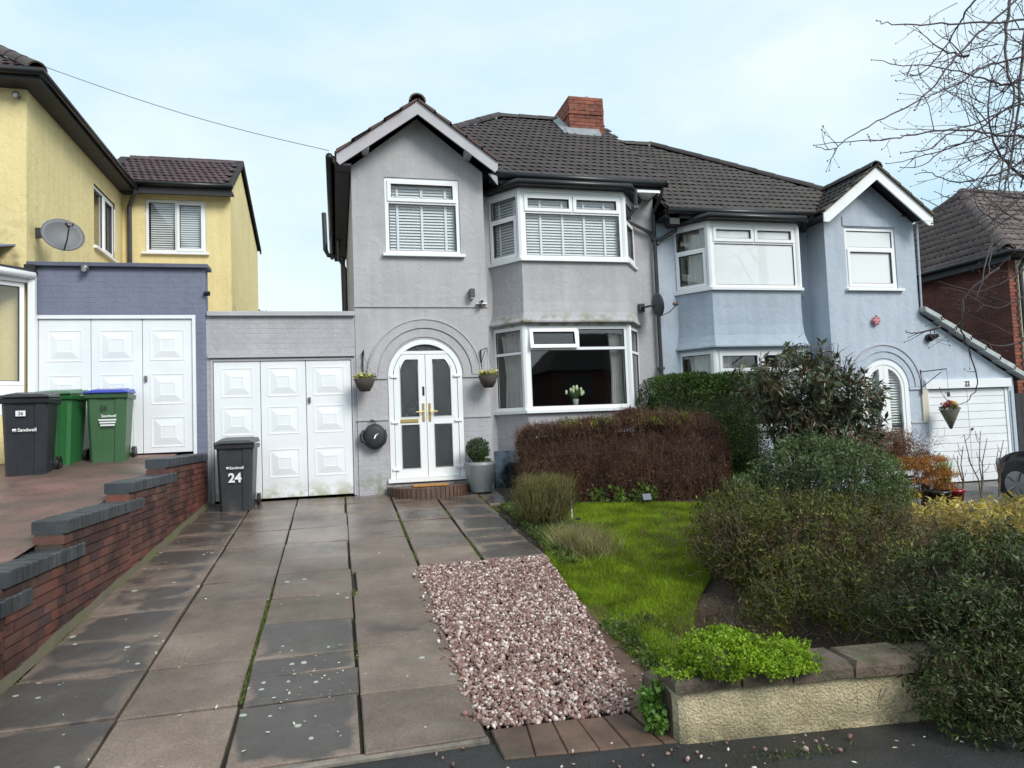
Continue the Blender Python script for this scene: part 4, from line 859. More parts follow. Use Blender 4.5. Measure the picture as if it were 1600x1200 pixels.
b = MB(); b.box(-4.115, -3.99, 10.90, 10.999, 2.36, 2.47); b.build('flashing', m_under, h26)

# ================================================================== HOUSE 22
h22 = thing('semi_detached_house', (8, 11, -1.4), 'pale blue rendered semi-detached house with white gable boards right of the grey house', 'house')
Q0, Q1 = 8.71, 10.67
b = MB()
AC, AR, AZ = 9.78, .52, .42
wall_front(b, Q0, Q1, -.24, 3.52, YP, [(9.135, 10.24, 2.26, 3.41), (AC-AR, AC+AR, -.24, AZ+AR)], rev=.07)
b.strip([AC-AR+2*AR*i/24 for i in range(25)], lambda x: AZ+math.sqrt(max(0, AR**2-(x-AC)**2)), lambda x: AZ+AR, YP, YP+.07)
b.prism([(Q0, YP, 3.52), (Q1, YP, 3.52), ((Q0+Q1)/2-.03, YP, 4.30)], (0, .1, 0))
b.quad((Q0, YM, -1.6), (Q0, YP, -1.6), (Q0, YP, 3.6), (Q0, YM, 3.6)); b.quad((Q1, YP, -1.6), (Q1, 17, -1.6), (Q1, 17, 3.52), (Q1, YP, 3.52))
b.quad((PX, YM, -1.6), (6.0, YM, -1.6), (6.0, YM, 3.52), (PX, YM, 3.52)); b.quad((8.50, YM, -1.6), (Q0, YM, -1.6), (Q0, YM, 3.6), (8.50, YM, 3.6)); shell(b, PX+.01, Q1, YM, 17, -1.6, 3.52, 'b'); b.quad((PX+.01, YM, -1.6), (PX+.01, 17, -1.6), (PX+.01, 17, 3.52), (PX+.01, YM, 3.52))
b.build('wall', m_blue, h22, recalc=False)
b = MB(); wall_front(b, Q0, Q1, -1.6, -.24, YP-.006, [(AC-AR, AC+AR, -1.25, -.24)], rev=.07); b.build('plinth_wall', m_blueb, h22, recalc=False)
b = MB(); b.box(9.10, 10.26, YP-.018, YP-.001, 3.43, 3.60); b.build('window_head', m_blue, h22)
for a, c in ((Q0-.004, AC-AR-.01), (AC+AR+.01, Q1+.004)):
    MB().box(a, c, YP-.03, YP-.001, .375, .425).build('impost_ledge', m_blue, h22); MB().box(a, c, YP-.022, YP-.001, -.25, -.215).build('plinth_ledge', m_trim, h22)
MB().arcband(AC, .43, AR+.02, .655, YP-.014, YP+.01, n=40).build('arch_moulding', m_blue, h22); MB().arcband(AC, .43, .665, .775, YP-.03, YP+.01, n=40).build('arch_moulding', m_blue, h22)
MB().arcband(AC, .43, .778, .79, YP-.045, YP+.01, n=84, scallop=.01).build('arch_drip_tiles', m_trim, h22)
MB().box(Q1-.10, Q1+.03, YP-.03, YP-.001, -.24, .37).build('corner_strip', mat('cream_paint', (.6, .56, .46), rough=.7), h22)
window(h22, (0, YP, 0), (1, 0, 0), 9.138, 10.237, 2.265, 3.405, [(.32, [(1, 'f')]), (.68, [(1, 'o')])], n=-.02, glass=m_glassn, sill=(.04, .09))
# arched doors of 22
d2 = MB(); d2.arcband(AC, AZ, .43, AR-.003, YP-.01, YP+.05, n=32); d2.box(AC-AR+.003, AC-.43, YP-.01, YP+.05, -1.2, AZ); d2.box(AC+.43, AC+AR-.003, YP-.01, YP+.05, -1.2, AZ)
d2 = d2.build('front_door', m_white, h22); zt2 = lambda r: (lambda x: AZ+math.sqrt(max(0, r*r-(x-AC)**2)))
for sx in (-1, 1):
    a, c = (AC-.43, AC-.003) if sx < 0 else (AC+.003, AC+.43)
    ga_, gc_ = (a+.06, c-.10) if sx < 0 else (a+.10, c-.06)
    b = MB(); gx = [ga_+(gc_-ga_)*i/12 for i in range(13)]; gh = lambda x: zt2(.37)(x)
    b.strip([a+(ga_-a)*i/8 for i in range(9)], lambda x: -1.2, zt2(.428), YP, YP+.04); b.strip([gc_+(c-gc_)*i/8 for i in range(9)], lambda x: -1.2, zt2(.428), YP, YP+.04)
    b.strip(gx, lambda x: -1.2, lambda x: -1.0, YP, YP+.04); b.strip(gx, gh, zt2(.428), YP, YP+.04)
    l = b.build('door_leaf', m_white, d2); MB().strip(gx, lambda x: -1.0, gh, YP+.016, YP+.022).build('pane', m_glass, l)
    s_ = MB(); zz = -.98
    while zz < .7: s_.quad((gx[0], YP+.07, zz), (gx[-1], YP+.07, zz), (gx[-1], YP+.10, zz+.03), (gx[0], YP+.10, zz+.03)); zz += .05
    s_.build('blind', m_slat, l, recalc=False, kind='stuff')
A2, C2 = 6.36, 8.11
bay(h22, A2, C2, DX, YB, YM, 2.25, 3.38, [(.26, [(.5, 'o'), (.5, 'o')]), (.74, [(1, 'f')])], [(.36, [(1, 'f')]), (.64, [(1, 'o')])], m_glassn, gl_side=m_glass, left_kw=dict(curtain=[(.1, .6)]), right_kw={})
bay_band(h22, 'bay_head', m_white, [(.02, 3.38), (.02, 3.43)], A2, C2, DX, YB, YM); bay_band(h22, 'bay_sill', m_white, [(.07, 2.205), (.07, 2.25)], A2, C2, DX, YB, YM)
bay_band(h22, 'bay_skirt', m_blue, [(.012, 2.205), (.0, 1.9), (.008, 1.6), (.03, 1.42), (.07, 1.30), (.10, 1.235), (.10, 1.21), (0, 1.20), (0, 1.16)][::-1], A2, C2, DX, YB, YM)
bay(h22, A2, C2, DX, YB+.02, YM, -.20, 1.16, [(.26, [(.5, 'o'), (.5, 'o')]), (.74, [(1, 'f')])], [(.30, [(1, 'f')]), (.70, [(1, 'f')])], m_glass, left_kw=dict(curtain=[(.1, .6)]), right_kw={}, curtain=[(.05, .4), (1.3, 1.7)])
bay_band(h22, 'bay_sill', m_white, [(.07, -.25), (.07, -.20)], A2, C2, DX, YB, YM); bay_band(h22, 'bay_base_wall', m_blueb, [(0, -1.6), (0, -.25)], A2, C2, DX, YB, YM)
bay_band(h22, 'bay_roof', m_blkw, [(.03, 3.432), (.13, 3.46), (.14, 3.49)], A2, C2, DX, YB, YM)
gutter(h22, [(x, y, 3.475) for x, y in bay_ring(A2, C2, DX, YB, YM, .16)])
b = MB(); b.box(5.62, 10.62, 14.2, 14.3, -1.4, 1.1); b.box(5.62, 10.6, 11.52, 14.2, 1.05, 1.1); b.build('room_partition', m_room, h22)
b = MB(); b.box(5.62, 10.62, 13.2, 13.3, 1.2, 3.4); b.box(5.62, 10.6, 11.52, 13.2, 1.12, 1.15); b.box(5.62, 10.6, 11.52, 13.2, 3.42, 3.45); b.build('upper_room', m_rooml, h22)
rf = MB(); E2, R2z, H2, EX2 = 3.66, 5.98, 6.80, 10.93
rf.quad((PX+.03, EY, E2), (EX2, EY, E2), (H2, RY, R2z), (PX+.03, RY, R2z)); rf.quad((EX2, EY, E2), (EX2, 17.1, E2), (H2, RY, R2z)); rf.quad((PX+.03, RY, R2z), (H2, RY, R2z), (EX2, 17.1, E2), (PX+.03, 17.1, E2)); rf.quad((PX+.03, EY, E2-.02), (EX2, EY, E2-.02), (EX2, 17.1, E2-.02), (PX+.03, 17.1, E2-.02))
G2X, G2Z = 9.63, 4.44; g2h = 1.15; gs = .76
for sx in (-1, 1): rf.quad((G2X, 10.66, G2Z), (G2X, 12.6, G2Z), (G2X+sx*g2h, 12.6, G2Z-g2h*gs), (G2X+sx*g2h, 10.66, G2Z-g2h*gs))
roof2 = rf.build('roof', m_under, h22, recalc=False); vz2 = R2z-E2; LV2 = math.hypot(vy, vz2)
def in22(u, v):
    x = PX+.06+u; z = E2+vz2*v/LV2
    return u >= 0 and v < LV2-.05 and x < EX2-(EX2-H2)*v/LV2 and z > G2Z-abs(x-G2X)*gs-.05
tiles(roof2, (PX+.06, EY-.05, E2-.03), (1, 0, 0), (0, vy, vz2), in22, 5.4, LV2, m_tile22)
ridge(roof2, (EX2-.05, 11.12, E2+.08), (H2, RY, R2z+.05), m_tile22); ridge(roof2, (H2, RY, R2z+.03), (PX+.05, RY, R2z+.03), m_tile22)
ridge(roof2, (G2X, 10.64, G2Z+.03), (G2X, 12.3, G2Z+.03), m_tile22, r=.12)
sa = math.atan(gs)
for sx in (-1, 1):
    ln = g2h/math.cos(sa)
    if sx < 0: O, U, V, yy = (G2X-g2h-.02, 12.6, G2Z-g2h*gs), (0, -1, 0), (math.cos(sa), 0, math.sin(sa)), (lambda u: 12.6-u)
    else: O, U, V, yy = (G2X+g2h+.02, 10.66, G2Z-g2h*gs), (0, 1, 0), (-math.cos(sa), 0, math.sin(sa)), (lambda u: 10.66+u)
    tiles(roof2, O, U, V, lambda u, v: 0 <= u <= 1.94 and v < ln-.05 and yy(u) < EY+(G2Z-g2h*gs+v*math.sin(sa)-E2)/vz2*vy+.12, 1.94, ln, m_tile22, lift=.01, gauge=.25)
    pts = [(G2X, 10.66, G2Z-.23), (G2X, 10.66, G2Z+.005), (G2X+sx*1.165, 10.66, G2Z+.005-1.165*gs), (G2X+sx*1.165, 10.66, G2Z-1.165*gs-.16), (G2X+sx*1.07, 10.66, G2Z-1.07*gs-.235)]
    MB().prism(pts, (0, .03, 0)).build('barge_board', m_white, h22)
    s = MB(); s.hexa([(G2X, 10.69, G2Z-.06), (G2X+sx*1.1, 10.69, G2Z-.06-1.1*gs), (G2X+sx*1.1, 11.0, G2Z-.06-1.1*gs), (G2X, 11.0, G2Z-.06), (G2X, 10.69, G2Z-.03), (G2X+sx*1.1, 10.69, G2Z-.03-1.1*gs), (G2X+sx*1.1, 11.0, G2Z-.03-1.1*gs), (G2X, 11.0, G2Z-.03)]); s.build('soffit', m_blkw, h22)
    vg = MB()
    for k in range(5):
        p0 = G2X+sx*(1.17-k*.23); p1 = G2X+sx*(1.17-(k+1)*.23-.02); a0 = G2Z-abs(p0-G2X)*gs; a1 = G2Z-abs(p1-G2X)*gs
        vg.hexa([(p0, 10.62, a0+.008), (p1, 10.62, a1+.008), (p1, 10.74, a1+.008), (p0, 10.74, a0+.008), (p0, 10.62, a0+.065), (p1, 10.62, a1+.04), (p1, 10.74, a1+.04), (p0, 10.74, a0+.065)])
    vg.build('verge', mat('mossy_verge', (.12, .095, .075), (.09, .085, .05), ns=11, rough=.9, bump=.4), roof2)
b = MB(); b.box(PX+.02, 8.45, 11.08, YM, 3.52, 3.545); b.box(PX+.02, 8.40, 11.06, 11.078, 3.49, 3.64); b.box(8.45, Q0-.001, 10.72, 11.5, 3.50, 3.53); b.build('eaves_board', m_blkw, h22)
gutter(h22, [(5.62, 11.0, 3.60), (8.50, 11.0, 3.62)], r=.06); pipe(h22, [(8.47, 10.95, 3.58), (8.40, 11.05, 3.5), (8.2, 10.9, 3.48)])
pipe(h22, [(5.95, 11.3, 3.50), (5.93, 11.36, 3.35), (5.62, 11.42, 3.18), (5.58, 11.40, 3.10)], nm='downpipe'); MB().box(5.68, 5.86, 11.06, 11.25, 3.38, 3.58).build('hopper', m_blk, h22)
MB().tube([(10.72, 10.96, 3.50), (10.70, 10.97, 1.9)], .018, 6).build('white_downpipe', m_blue, h22)

# ================================================================== GARAGE 22
gc = thing('garage', (11.6, 11, -1.4), 'lean-to garage with white boarded doors at the right end of the pale blue house', 'garage')
b = MB(); wall_front(b, 10.675, 12.76, -1.6, .53, 11.02, [(10.72, 12.62, -1.6, .37)], rev=.06); b.prism([(10.675, 11.02, .53), (12.76, 11.02, .53), (12.76, 11.02, .56), (10.675, 11.02, 1.80)], (0, .08, 0)); shell(b, 10.675, 12.76, 11.02, 15.5, -1.6, .53, 'r'); b.build('wall', m_blue, gc, recalc=False)
b = MB(); b.hexa([(10.68, 11.03, 1.84), (12.95, 11.03, .50), (12.95, 15.5, .50), (10.68, 15.5, 1.84), (10.68, 11.03, 1.90), (12.95, 11.03, .56), (12.95, 15.5, .56), (10.68, 15.5, 1.90)]); b.build('roof', m_under, gc)
for k in range(7):
    x0_, x1_ = 10.68+k*.325, 10.68+(k+1)*.325+.03; za, zb = 1.905-(x0_-10.68)*.59, 1.905-(x1_-10.68)*.59
    MB().hexa([(x0_, 10.86, za-.075), (x1_, 10.86, zb-.045), (x1_, 11.2, zb-.045), (x0_, 11.2, za-.075), (x0_, 10.86, za+.012), (x1_, 10.86, zb+.05), (x1_, 11.2, zb+.05), (x0_, 11.2, za+.012)]).build('verge_tile', mat('pale_verge_tile', (.50, .53, .54), (.36, .39, .38), ns=6, rough=.8, bump=.3), gc)
lint = MB().box(10.66, 12.66, 10.96, 11.018, .375, .545).build('lintel_board', m_wpaint2, gc, bevel=.004)
b = MB(); b.box(10.722, 10.79, 11.03, 11.08, -1.42, .365); b.box(12.55, 12.618, 11.03, 11.08, -1.42, .365); b.build('door_frame', m_wpaint2, gc)
for a, c in ((10.795, 11.665), (11.675, 12.545)):
    l = MB().box(a, c, 11.065, 11.09, -1.395, .36).build('door_leaf', m_wpaint2, gc)
    nbd = 12
    for k in range(nbd): MB().box(a, c, 11.045, 11.064, -1.39+k*1.75/nbd+.004, -1.39+(k+1)*1.75/nbd-.004).build('board', m_wpaint2, l, bevel=.003)
MB().box(12.66, 12.70, 11.0, 11.06, -1, .3).build('corner_batten', m_blue, gc)
MB().lathe([(.001, 0), (.02, 0), (.022, .03), (.001, .035)], (11.72, 11.03, -.42)).build('handle', m_blk, gc)

# ================================================================== HOUSE 20
h20 = thing('brick_house', (14, 12, -1.8), 'dark red brick house with faded red tiled roof at the far right', 'house')
BX, BY = 14.0, 12.0
m_brick20 = bpy.data.materials.new('old_red_brickwork')
def brickwork(m):
    m.use_nodes = True; t = m.node_tree; nn = t.nodes.new; ll = t.links.new; b = t.nodes['Principled BSDF']; b.inputs['Roughness'].default_value = .85
    g = nn('ShaderNodeNewGeometry'); sp = nn('ShaderNodeSeparateXYZ'); ll(g.outputs['Position'], sp.inputs[0]); cb = nn('ShaderNodeCombineXYZ'); ad = nn('ShaderNodeMath'); ll(sp.outputs['X'], ad.inputs[0]); ll(sp.outputs['Y'], ad.inputs[1]); ll(ad.outputs[0], cb.inputs['X']); ll(sp.outputs['Z'], cb.inputs['Y'])
    bt = nn('ShaderNodeTexBrick'); bt.inputs['Scale'].default_value = 1; bt.inputs['Brick Width'].default_value = .225; bt.inputs['Row Height'].default_value = .075; bt.inputs['Mortar Size'].default_value = .008; bt.inputs['Bias'].default_value = -.2
    bt.inputs['Color1'].default_value = (.15, .045, .03, 1); bt.inputs['Color2'].default_value = (.075, .028, .022, 1); bt.inputs['Mortar'].default_value = (.10, .07, .055, 1); ll(cb.outputs[0], bt.inputs['Vector'])
    nz_ = nn('ShaderNodeTexNoise'); nz_.inputs['Scale'].default_value = 1.2; nz_.inputs['Detail'].default_value = 5; ll(g.outputs['Position'], nz_.inputs[0])
    rp = nn('ShaderNodeValToRGB'); rp.color_ramp.elements[0].position = .35; rp.color_ramp.elements[0].color = (.65, .62, .65, 1); rp.color_ramp.elements[1].position = .7; rp.color_ramp.elements[1].color = (1.25, 1.15, 1.1, 1); ll(nz_.outputs[0], rp.inputs[0])
    mx_ = nn('ShaderNodeMix'); mx_.data_type = 'RGBA'; mx_.blend_type = 'MULTIPLY'; mx_.inputs[0].default_value = 1; ll(bt.outputs['Color'], mx_.inputs[6]); ll(rp.outputs[0], mx_.inputs[7]); ll(mx_.outputs[2], b.inputs['Base Color'])
    iv = nn('ShaderNodeMath'); iv.operation = 'SUBTRACT'; iv.inputs[0].default_value = 1; ll(bt.outputs['Fac'], iv.inputs[1]); bp = nn('ShaderNodeBump'); bp.inputs['Distance'].default_value = .008; bp.inputs['Strength'].default_value = .8; ll(iv.outputs[0], bp.inputs['Height']); ll(bp.outputs[0], b.inputs['Normal'])
brickwork(m_brick20)
b = MB(); b.quad((BX, 18, -2.2), (BX, BY, -2.2), (BX, BY, 3.12), (BX, 18, 3.12)); b.quad((BX, BY-.001, -2.2), (BX+.22, BY-.001, -2.2), (BX+.22, BY-.001, 3.12), (BX, BY-.001, 3.12)); b.quad((BX, BY, -2.2), (30, BY, -2.2), (30, BY, .2), (BX, BY, .2)); b.build('wall', m_brick20, h20, recalc=False)
MB().quad((BX+.2, BY-.002, .2), (30, BY-.002, .2), (30, BY-.002, 3.12), (BX+.2, BY-.002, 3.12)).build('rendered_wall', m_cream, h20, recalc=False)
for k in range(34):
    if k*.075 > 2.9: break
    MB().box(BX-.004, BX+(.21 if k % 2 else .11), BY-.014, BY-.003, .25+k*.075, .315+k*.075).build('brick', m_brickch, h20)
rf = MB(); ez, ex, ey = 3.25, 13.76, 11.74; ap = (16.2, 15.0, 5.72)
rf.quad((ex, ey, ez), (30, ey, ez), (30, 15, ap[2]), ap); rf.quad((ex, 18.3, ez), (ex, ey, ez), ap); rf.quad((30, 15, ap[2]), ap, (ex, 18.3, ez), (30, 18.3, ez)); rf.quad((ex, ey, ez-.02), (30, ey, ez-.02), (30, 18.3, ez-.02), (ex, 18.3, ez-.02))
roof3 = rf.build('roof', m_under, h20, recalc=False)
VL = Vector((ap[0]-ex, 0, ap[2]-ez)); tiles(roof3, (ex-.04, 18.3, ez-.03), (0, -1, 0), VL, lambda u, v: v < VL.length-.05 and (18.3-u) < 18.3-3.3*v/VL.length and (18.3-u) > ey+3.26*v/VL.length, 6.6, VL.length, m_tile20, gauge=.28, wd=.33)
VF = Vector((0, 15-ey, ap[2]-ez)); tiles(roof3, (ex, ey-.05, ez-.03), (1, 0, 0), VF, lambda u, v: v < VF.length-.05 and u > (ap[0]-ex)*v/VF.length+.05 and u < 3.6+v*.2, 4.5, VF.length, m_tile20, gauge=.33, wd=.33)
ridge(roof3, (ex+.05, ey+.05, ez+.08), ap, m_tile20, r=.13, ln=.36); ridge(roof3, ap, (19.5, 15, ap[2]), m_tile20, r=.11)
ridge(roof3, (ex+.05, 18.2, ez+.08), ap, m_tile20, r=.10)
b = MB(); b.box(ex, BX-.001, ey, 18.2, ez-.06, ez-.03); b.box(ex-.002, ex+.02, ey, 18.2, ez-.20, ez-.03); b.box(ex, 20, ey, BY-.015, ez-.06, ez-.03); b.build('eaves_board', m_blkw, h20)
gutter(h20, [(ex-.05, 18, ez-.02), (ex-.05, ey-.05, ez-.02), (20, ey-.05, ez-.02)])
pipe(h20, [(BX+.25, ey+.0, 3.2), (BX+.25, BY-.07, 2.95), (BX+.25, BY-.07, -1.9)], r=.04)
# dark side gate between garage 22 and the brick house
gt = thing('side_gate', (13.3, 11.3, -1.5), 'dark narrow timber gate between the lean-to garage and the brick house', 'gate')
for k in range(8): MB().box(12.80+k*.15, 12.80+k*.15+.142, 11.3, 11.33, -1.55, .25).build('board', m_blkw, gt)
MB().box(12.79, 14.0, 11.331, 11.36, -.1, .02).build('rail', m_blkw, gt); MB().box(12.79, 14.0, 11.331, 11.36, -1.2, -1.08).build('rail', m_blkw, gt)

# ================================================================== brick boundary wall, stepped
bw = thing('boundary_wall', (-1.9, 8, -1.2), 'stepped red brick boundary wall with blue-grey coping between the two drives', 'wall')
P0 = Vector((-1.825, 10.98)); P1 = Vector((-2.085, 5.0)); dd = (P1-P0).normalized(); nn2 = Vector((-dd.y, dd.x)); nn2 = nn2 if nn2.x > 0 else -nn2
TH = .215
sY = lambda y: (10.98-y)/abs(dd.y)
steps = [(10.98, 8.90, -.22), (8.90, 7.62, -.40), (7.62, 6.12, -.58), (6.12, 5.20, -.80), (5.20, 4.15, -.97)]
def wpt(s, k=0): p = P0+dd*s-nn2*k; return p.x, p.y
core = MB()
for ya, yb, zt in steps:
    sa_, sb_ = sY(ya), sY(yb); q = [wpt(sa_, .012), wpt(sb_, .012), wpt(sb_, TH-.01), wpt(sa_, TH-.01)]
    core.hexa([(x, y, plane(y)-.15) for x, y in q]+[(x, y, zt-.105) for x, y in q])
core.build('wall_core', m_mortarw, bw)
n_b = 0
allb = []
for ya, yb, zt in steps:
    sa_, sb_ = sY(ya), sY(yb); c = 0; z = zt-.11-.075
    while True:
        if z < plane(yb)-.08: break
        row = round((zt-z)/.075); s = sa_+(-.11 if c % 2 else 0)
        while s < sb_-.02:
            a, e = max(sa_, s), min(sb_, s+.215); s += .225
            if e-a < .04: continue
            ym_ = 10.98-(a+e)/2*abs(dd.y)
            if z+.065 < plane(ym_)+.0: continue
            allb.append((ym_, a, e, z))
        # end of the step facing the street
        if z > ([t for t in steps if t[0] == yb] or [(0, 0, -9)])[0][2]-.02:
            q = [wpt(sb_, 0), wpt(sb_+.004, 0), wpt(sb_+.004, TH), wpt(sb_, TH)]
            MB().hexa([(x, y, z) for x, y in q]+[(x, y, z+.065) for x, y in q]).build('brick', m_brickwall, bw)
        c += 1; z -= .075
allb.sort(); print('wall bricks', len(allb))
def brick_box(mb, a, e, z):
    pr = random.uniform(-.002, .003); q = [wpt(a, -pr), wpt(e, -pr), wpt(e, .05), wpt(a, .05)]
    mb.hexa([(x, y, z) for x, y in q]+[(x, y, z+.065) for x, y in q])
for ym_, a, e, z in allb[:260]:
    mb = MB(); brick_box(mb, a, e, z); mb.build('brick', m_brickwall, bw)
if len(allb) > 260:
    m_bw2 = mat('boundary_brick_far', None, (.6, .58, .58), ns=2.2, island=[(.16, .05, .035), (.23, .07, .045), (.10, .04, .034), (.19, .075, .05)], rough=.75, bump=.6, bs=110, contrast=(.45, .6))
    mb = MB()
    for ym_, a, e, z in allb[260:]: brick_box(mb, a, e, z)
    mb.build('bricks', m_bw2, bw, kind='stuff')
for i, (ya, yb, zt) in enumerate(steps):
    ext = .42 if i else 0; s = sY(min(10.97, ya+ext)) if i else sY(ya); e_ = sY(yb)
    m_ = int((e_-s)/.0755)
    for k in range(m_):
        a = e_-k*.0755-.069; b_ = a+.066; tz = random.uniform(-.003, .003); o_ = random.uniform(.002, .008)
        q = [wpt(a, -.012-o_), wpt(b_, -.012-o_), wpt(b_, TH+.012), wpt(a, TH+.012)]; cx = sum(p[0] for p in q)/4; cy = sum(p[1] for p in q)/4
        tq = [(cx+(x-cx)*.93, cy+(y-cy)*.93) for x, y in q]
        b = MB(); vs = [(x, y, zt-.104) for x, y in q]+[(x, y, zt-.010+tz) for x, y in q]+[(x, y, zt+tz) for x, y in tq]
        b.add(vs, [(0, 1, 5, 4), (1, 2, 6, 5), (2, 3, 7, 6), (3, 0, 4, 7), (4, 5, 9, 8), (5, 6, 10, 9), (6, 7, 11, 10), (7, 4, 8, 11), (8, 9, 10, 11)]).build('coping_brick', m_coping, bw)
    q = [wpt(s+.01, .0), wpt(e_-.01, .0), wpt(e_-.01, TH), wpt(s+.01, TH)]; MB().hexa([(x, y, zt-.106) for x, y in q]+[(x, y, zt-.012) for x, y in q]).build('coping_mortar', m_mortarw, bw)
# sloping mortar fillet along the foot
b = MB(); L_ = sY(4.2); k = 22; vs = []
for i in range(k+1):
    s = L_*i/k; y = 10.98-s*abs(dd.y); w = .05+.015*math.sin(i*2.3); a, c = wpt(s, .01), wpt(s, -w)
    vs += [(a[0], a[1], plane(y)+.055+.01*math.sin(i*1.7)), (c[0], c[1], plane(y)-.008)]
b.add(vs, [(2*i, 2*i+1, 2*i+3, 2*i+2) for i in range(k)]).build('mortar_fillet', mat('mossy_mortar', (.10, .08, .06), (.085, .085, .035), ns=4, rough=.8, bump=.8, bs=40), bw, recalc=False)

# ================================================================== low rendered front wall
lw = thing('front_wall', (2.7, 3.4, -1.7), 'low cream roughcast front wall with brown stone coping under the green creeper', 'wall')
m_rough = mat('cream_roughcast', (.68, .58, .38), (.50, .42, .25), ns=2.2, rough=.9, bump=2.2, bs=75, fine=(60, .28), dirt=[((.10, .095, .05), -1.75, -1.52, 5, .40), ((.13, .13, .07), -1.36, -1.50, 4, .55)])
q0 = Vector((1.665, 3.455)); q1 = Vector((6.6, 3.0)); de = (q1-q0).normalized(); nq = Vector((de.y, -de.x)); Lw = (q1-q0).length
def lp(s, k): p = q0+de*s-nq*k; return p.x, p.y
zb = -1.80; ztp = lambda s: -1.405+.0*s-.01*s
b = MB(); q = [lp(0.03, 0), lp(Lw, 0), lp(Lw, .2), lp(.03, .2)]; core = [lp(0, .03), lp(.03, 0)]
pts = [lp(0, .05), lp(.015, .015), lp(.05, 0)]
b.add([(x, y, zb) for x, y in pts+[lp(Lw, 0), lp(Lw, .2), lp(0, .2)]]+[(x, y, z) for (x, y), z in zip(pts+[lp(Lw, 0), lp(Lw, .2), lp(0, .2)], (-1.43, -1.415, -1.405, ztp(Lw), ztp(Lw), -1.43))],
      [(5, 4, 3, 2, 1, 0), (6, 7, 8, 9, 10, 11)]+[(i, (i+1) % 6, (i+1) % 6+6, i+6) for i in range(6)]).build('rendered_face', m_rough, lw)
MB().prism([(*lp(.04, .004), -1.44), (*lp(Lw, .004), ztp(Lw)-.028), (*lp(Lw, .004), ztp(Lw)-.002), (*lp(.04, .004), -1.409)], (0, .003, 0)).build('painted_edge', mat('flaking_white_paint', (.72, .70, .64), (.42, .38, .28), ns=14, rough=.85, bump=.8, bs=60, contrast=(.42, .55)), lw)
m_cap = mat('stone_coping', None, (.45, .45, .42), ns=6, rnd=[(.16, .11, .08), (.12, .09, .07), (.19, .14, .105), (.13, .085, .06)], rough=.92, bump=1.4, bs=45, contrast=(.4, .6), dirt=[((.07, .085, .03), -1.2, -1.5, 7, .48)])
s = -.02
while s < Lw-.1:
    l_ = random.uniform(.26, .40); e = min(Lw, s+l_); z0_ = ztp((s+e)/2); t = random.uniform(-.006, .006)
    q = [lp(s+.005, -.035), lp(e-.005, -.035+random.uniform(-.01, .01)), lp(e-.005, .24), lp(s+.005, .24)]; cx = sum(p[0] for p in q)/4; cy = sum(p[1] for p in q)/4
    tq = [(cx+(x-cx)*.9, cy+(y-cy)*.86) for x, y in q]
    b = MB(); vs = [(x, y, z0_+.002) for x, y in q]+[(x, y, z0_+.045+t) for x, y in q]+[(x, y, z0_+.075+t*2) for x, y in tq]
    b.add(vs, [(0, 1, 5, 4), (1, 2, 6, 5), (2, 3, 7, 6), (3, 0, 4, 7), (4, 5, 9, 8), (5, 6, 10, 9), (6, 7, 11, 10), (7, 4, 8, 11), (8, 9, 10, 11)]).build('coping_stone', m_cap, lw); s = e
# brick return running back beside the edging
MB().hexa([(1.668, 3.50, -1.72), (1.78, 3.48, -1.72), (1.78, 3.95, -1.72), (1.66, 3.95, -1.72), (1.672, 3.50, -1.415), (1.76, 3.48, -1.415), (1.76, 3.90, -1.44), (1.67, 3.90, -1.44)]).build('wall_return', m_cap, lw, bevel=.02)

# ================================================================== planting
def leafmat(name, cols, rough=.45, transl=.25, dark=None):
    m = bpy.data.materials.new(name); m.use_nodes = True; t = m.node_tree; nn = t.nodes.new; ll = t.links.new; b = t.nodes['Principled BSDF']; b.inputs['Roughness'].default_value = rough; b.inputs['Specular IOR Level'].default_value = .28
    g = nn('ShaderNodeNewGeometry'); x = nn('ShaderNodeValToRGB'); e = x.color_ramp.elements
    while len(e) < len(cols): e.new(.5)
    for i, c in enumerate(cols): e[i].position = i/max(1, len(cols)-1); e[i].color = (*c, 1)
    oi = nn('ShaderNodeObjectInfo'); ad = nn('ShaderNodeMath'); ad.operation = 'ADD'; fr = nn('ShaderNodeMath'); fr.operation = 'FRACT'
    ll(g.outputs['Random Per Island'], ad.inputs[0]); ll(oi.outputs['Random'], ad.inputs[1]); ll(ad.outputs[0], fr.inputs[0]); ll(fr.outputs[0], x.inputs['Fac'])
    nz_ = nn('ShaderNodeTexNoise'); nz_.inputs['Scale'].default_value = 3.2; nz_.inputs['Detail'].default_value = 3; ll(g.outputs['Position'], nz_.inputs[0])
    r2 = nn('ShaderNodeValToRGB'); r2.color_ramp.elements[0].position = .35; r2.color_ramp.elements[0].color = (.62, .62, .62, 1); r2.color_ramp.elements[1].position = .65; r2.color_ramp.elements[1].color = (1.3, 1.3, 1.2, 1); ll(nz_.outputs[0], r2.inputs[0])
    mx_ = nn('ShaderNodeMix'); mx_.data_type = 'RGBA'; mx_.blend_type = 'MULTIPLY'; mx_.inputs[0].default_value = 1; ll(x.outputs[0], mx_.inputs[6]); ll(r2.outputs[0], mx_.inputs[7]); ll(mx_.outputs[2], b.inputs['Base Color'])
    if transl:
        tl = nn('ShaderNodeBsdfTranslucent'); ll(mx_.outputs[2], tl.inputs[0]); ms = nn('ShaderNodeMixShader'); ms.inputs[0].default_value = transl; ll(b.outputs[0], ms.inputs[1]); ll(tl.outputs[0], ms.inputs[2]); ll(ms.outputs[0], t.nodes['Material Output'].inputs[0])
    return m
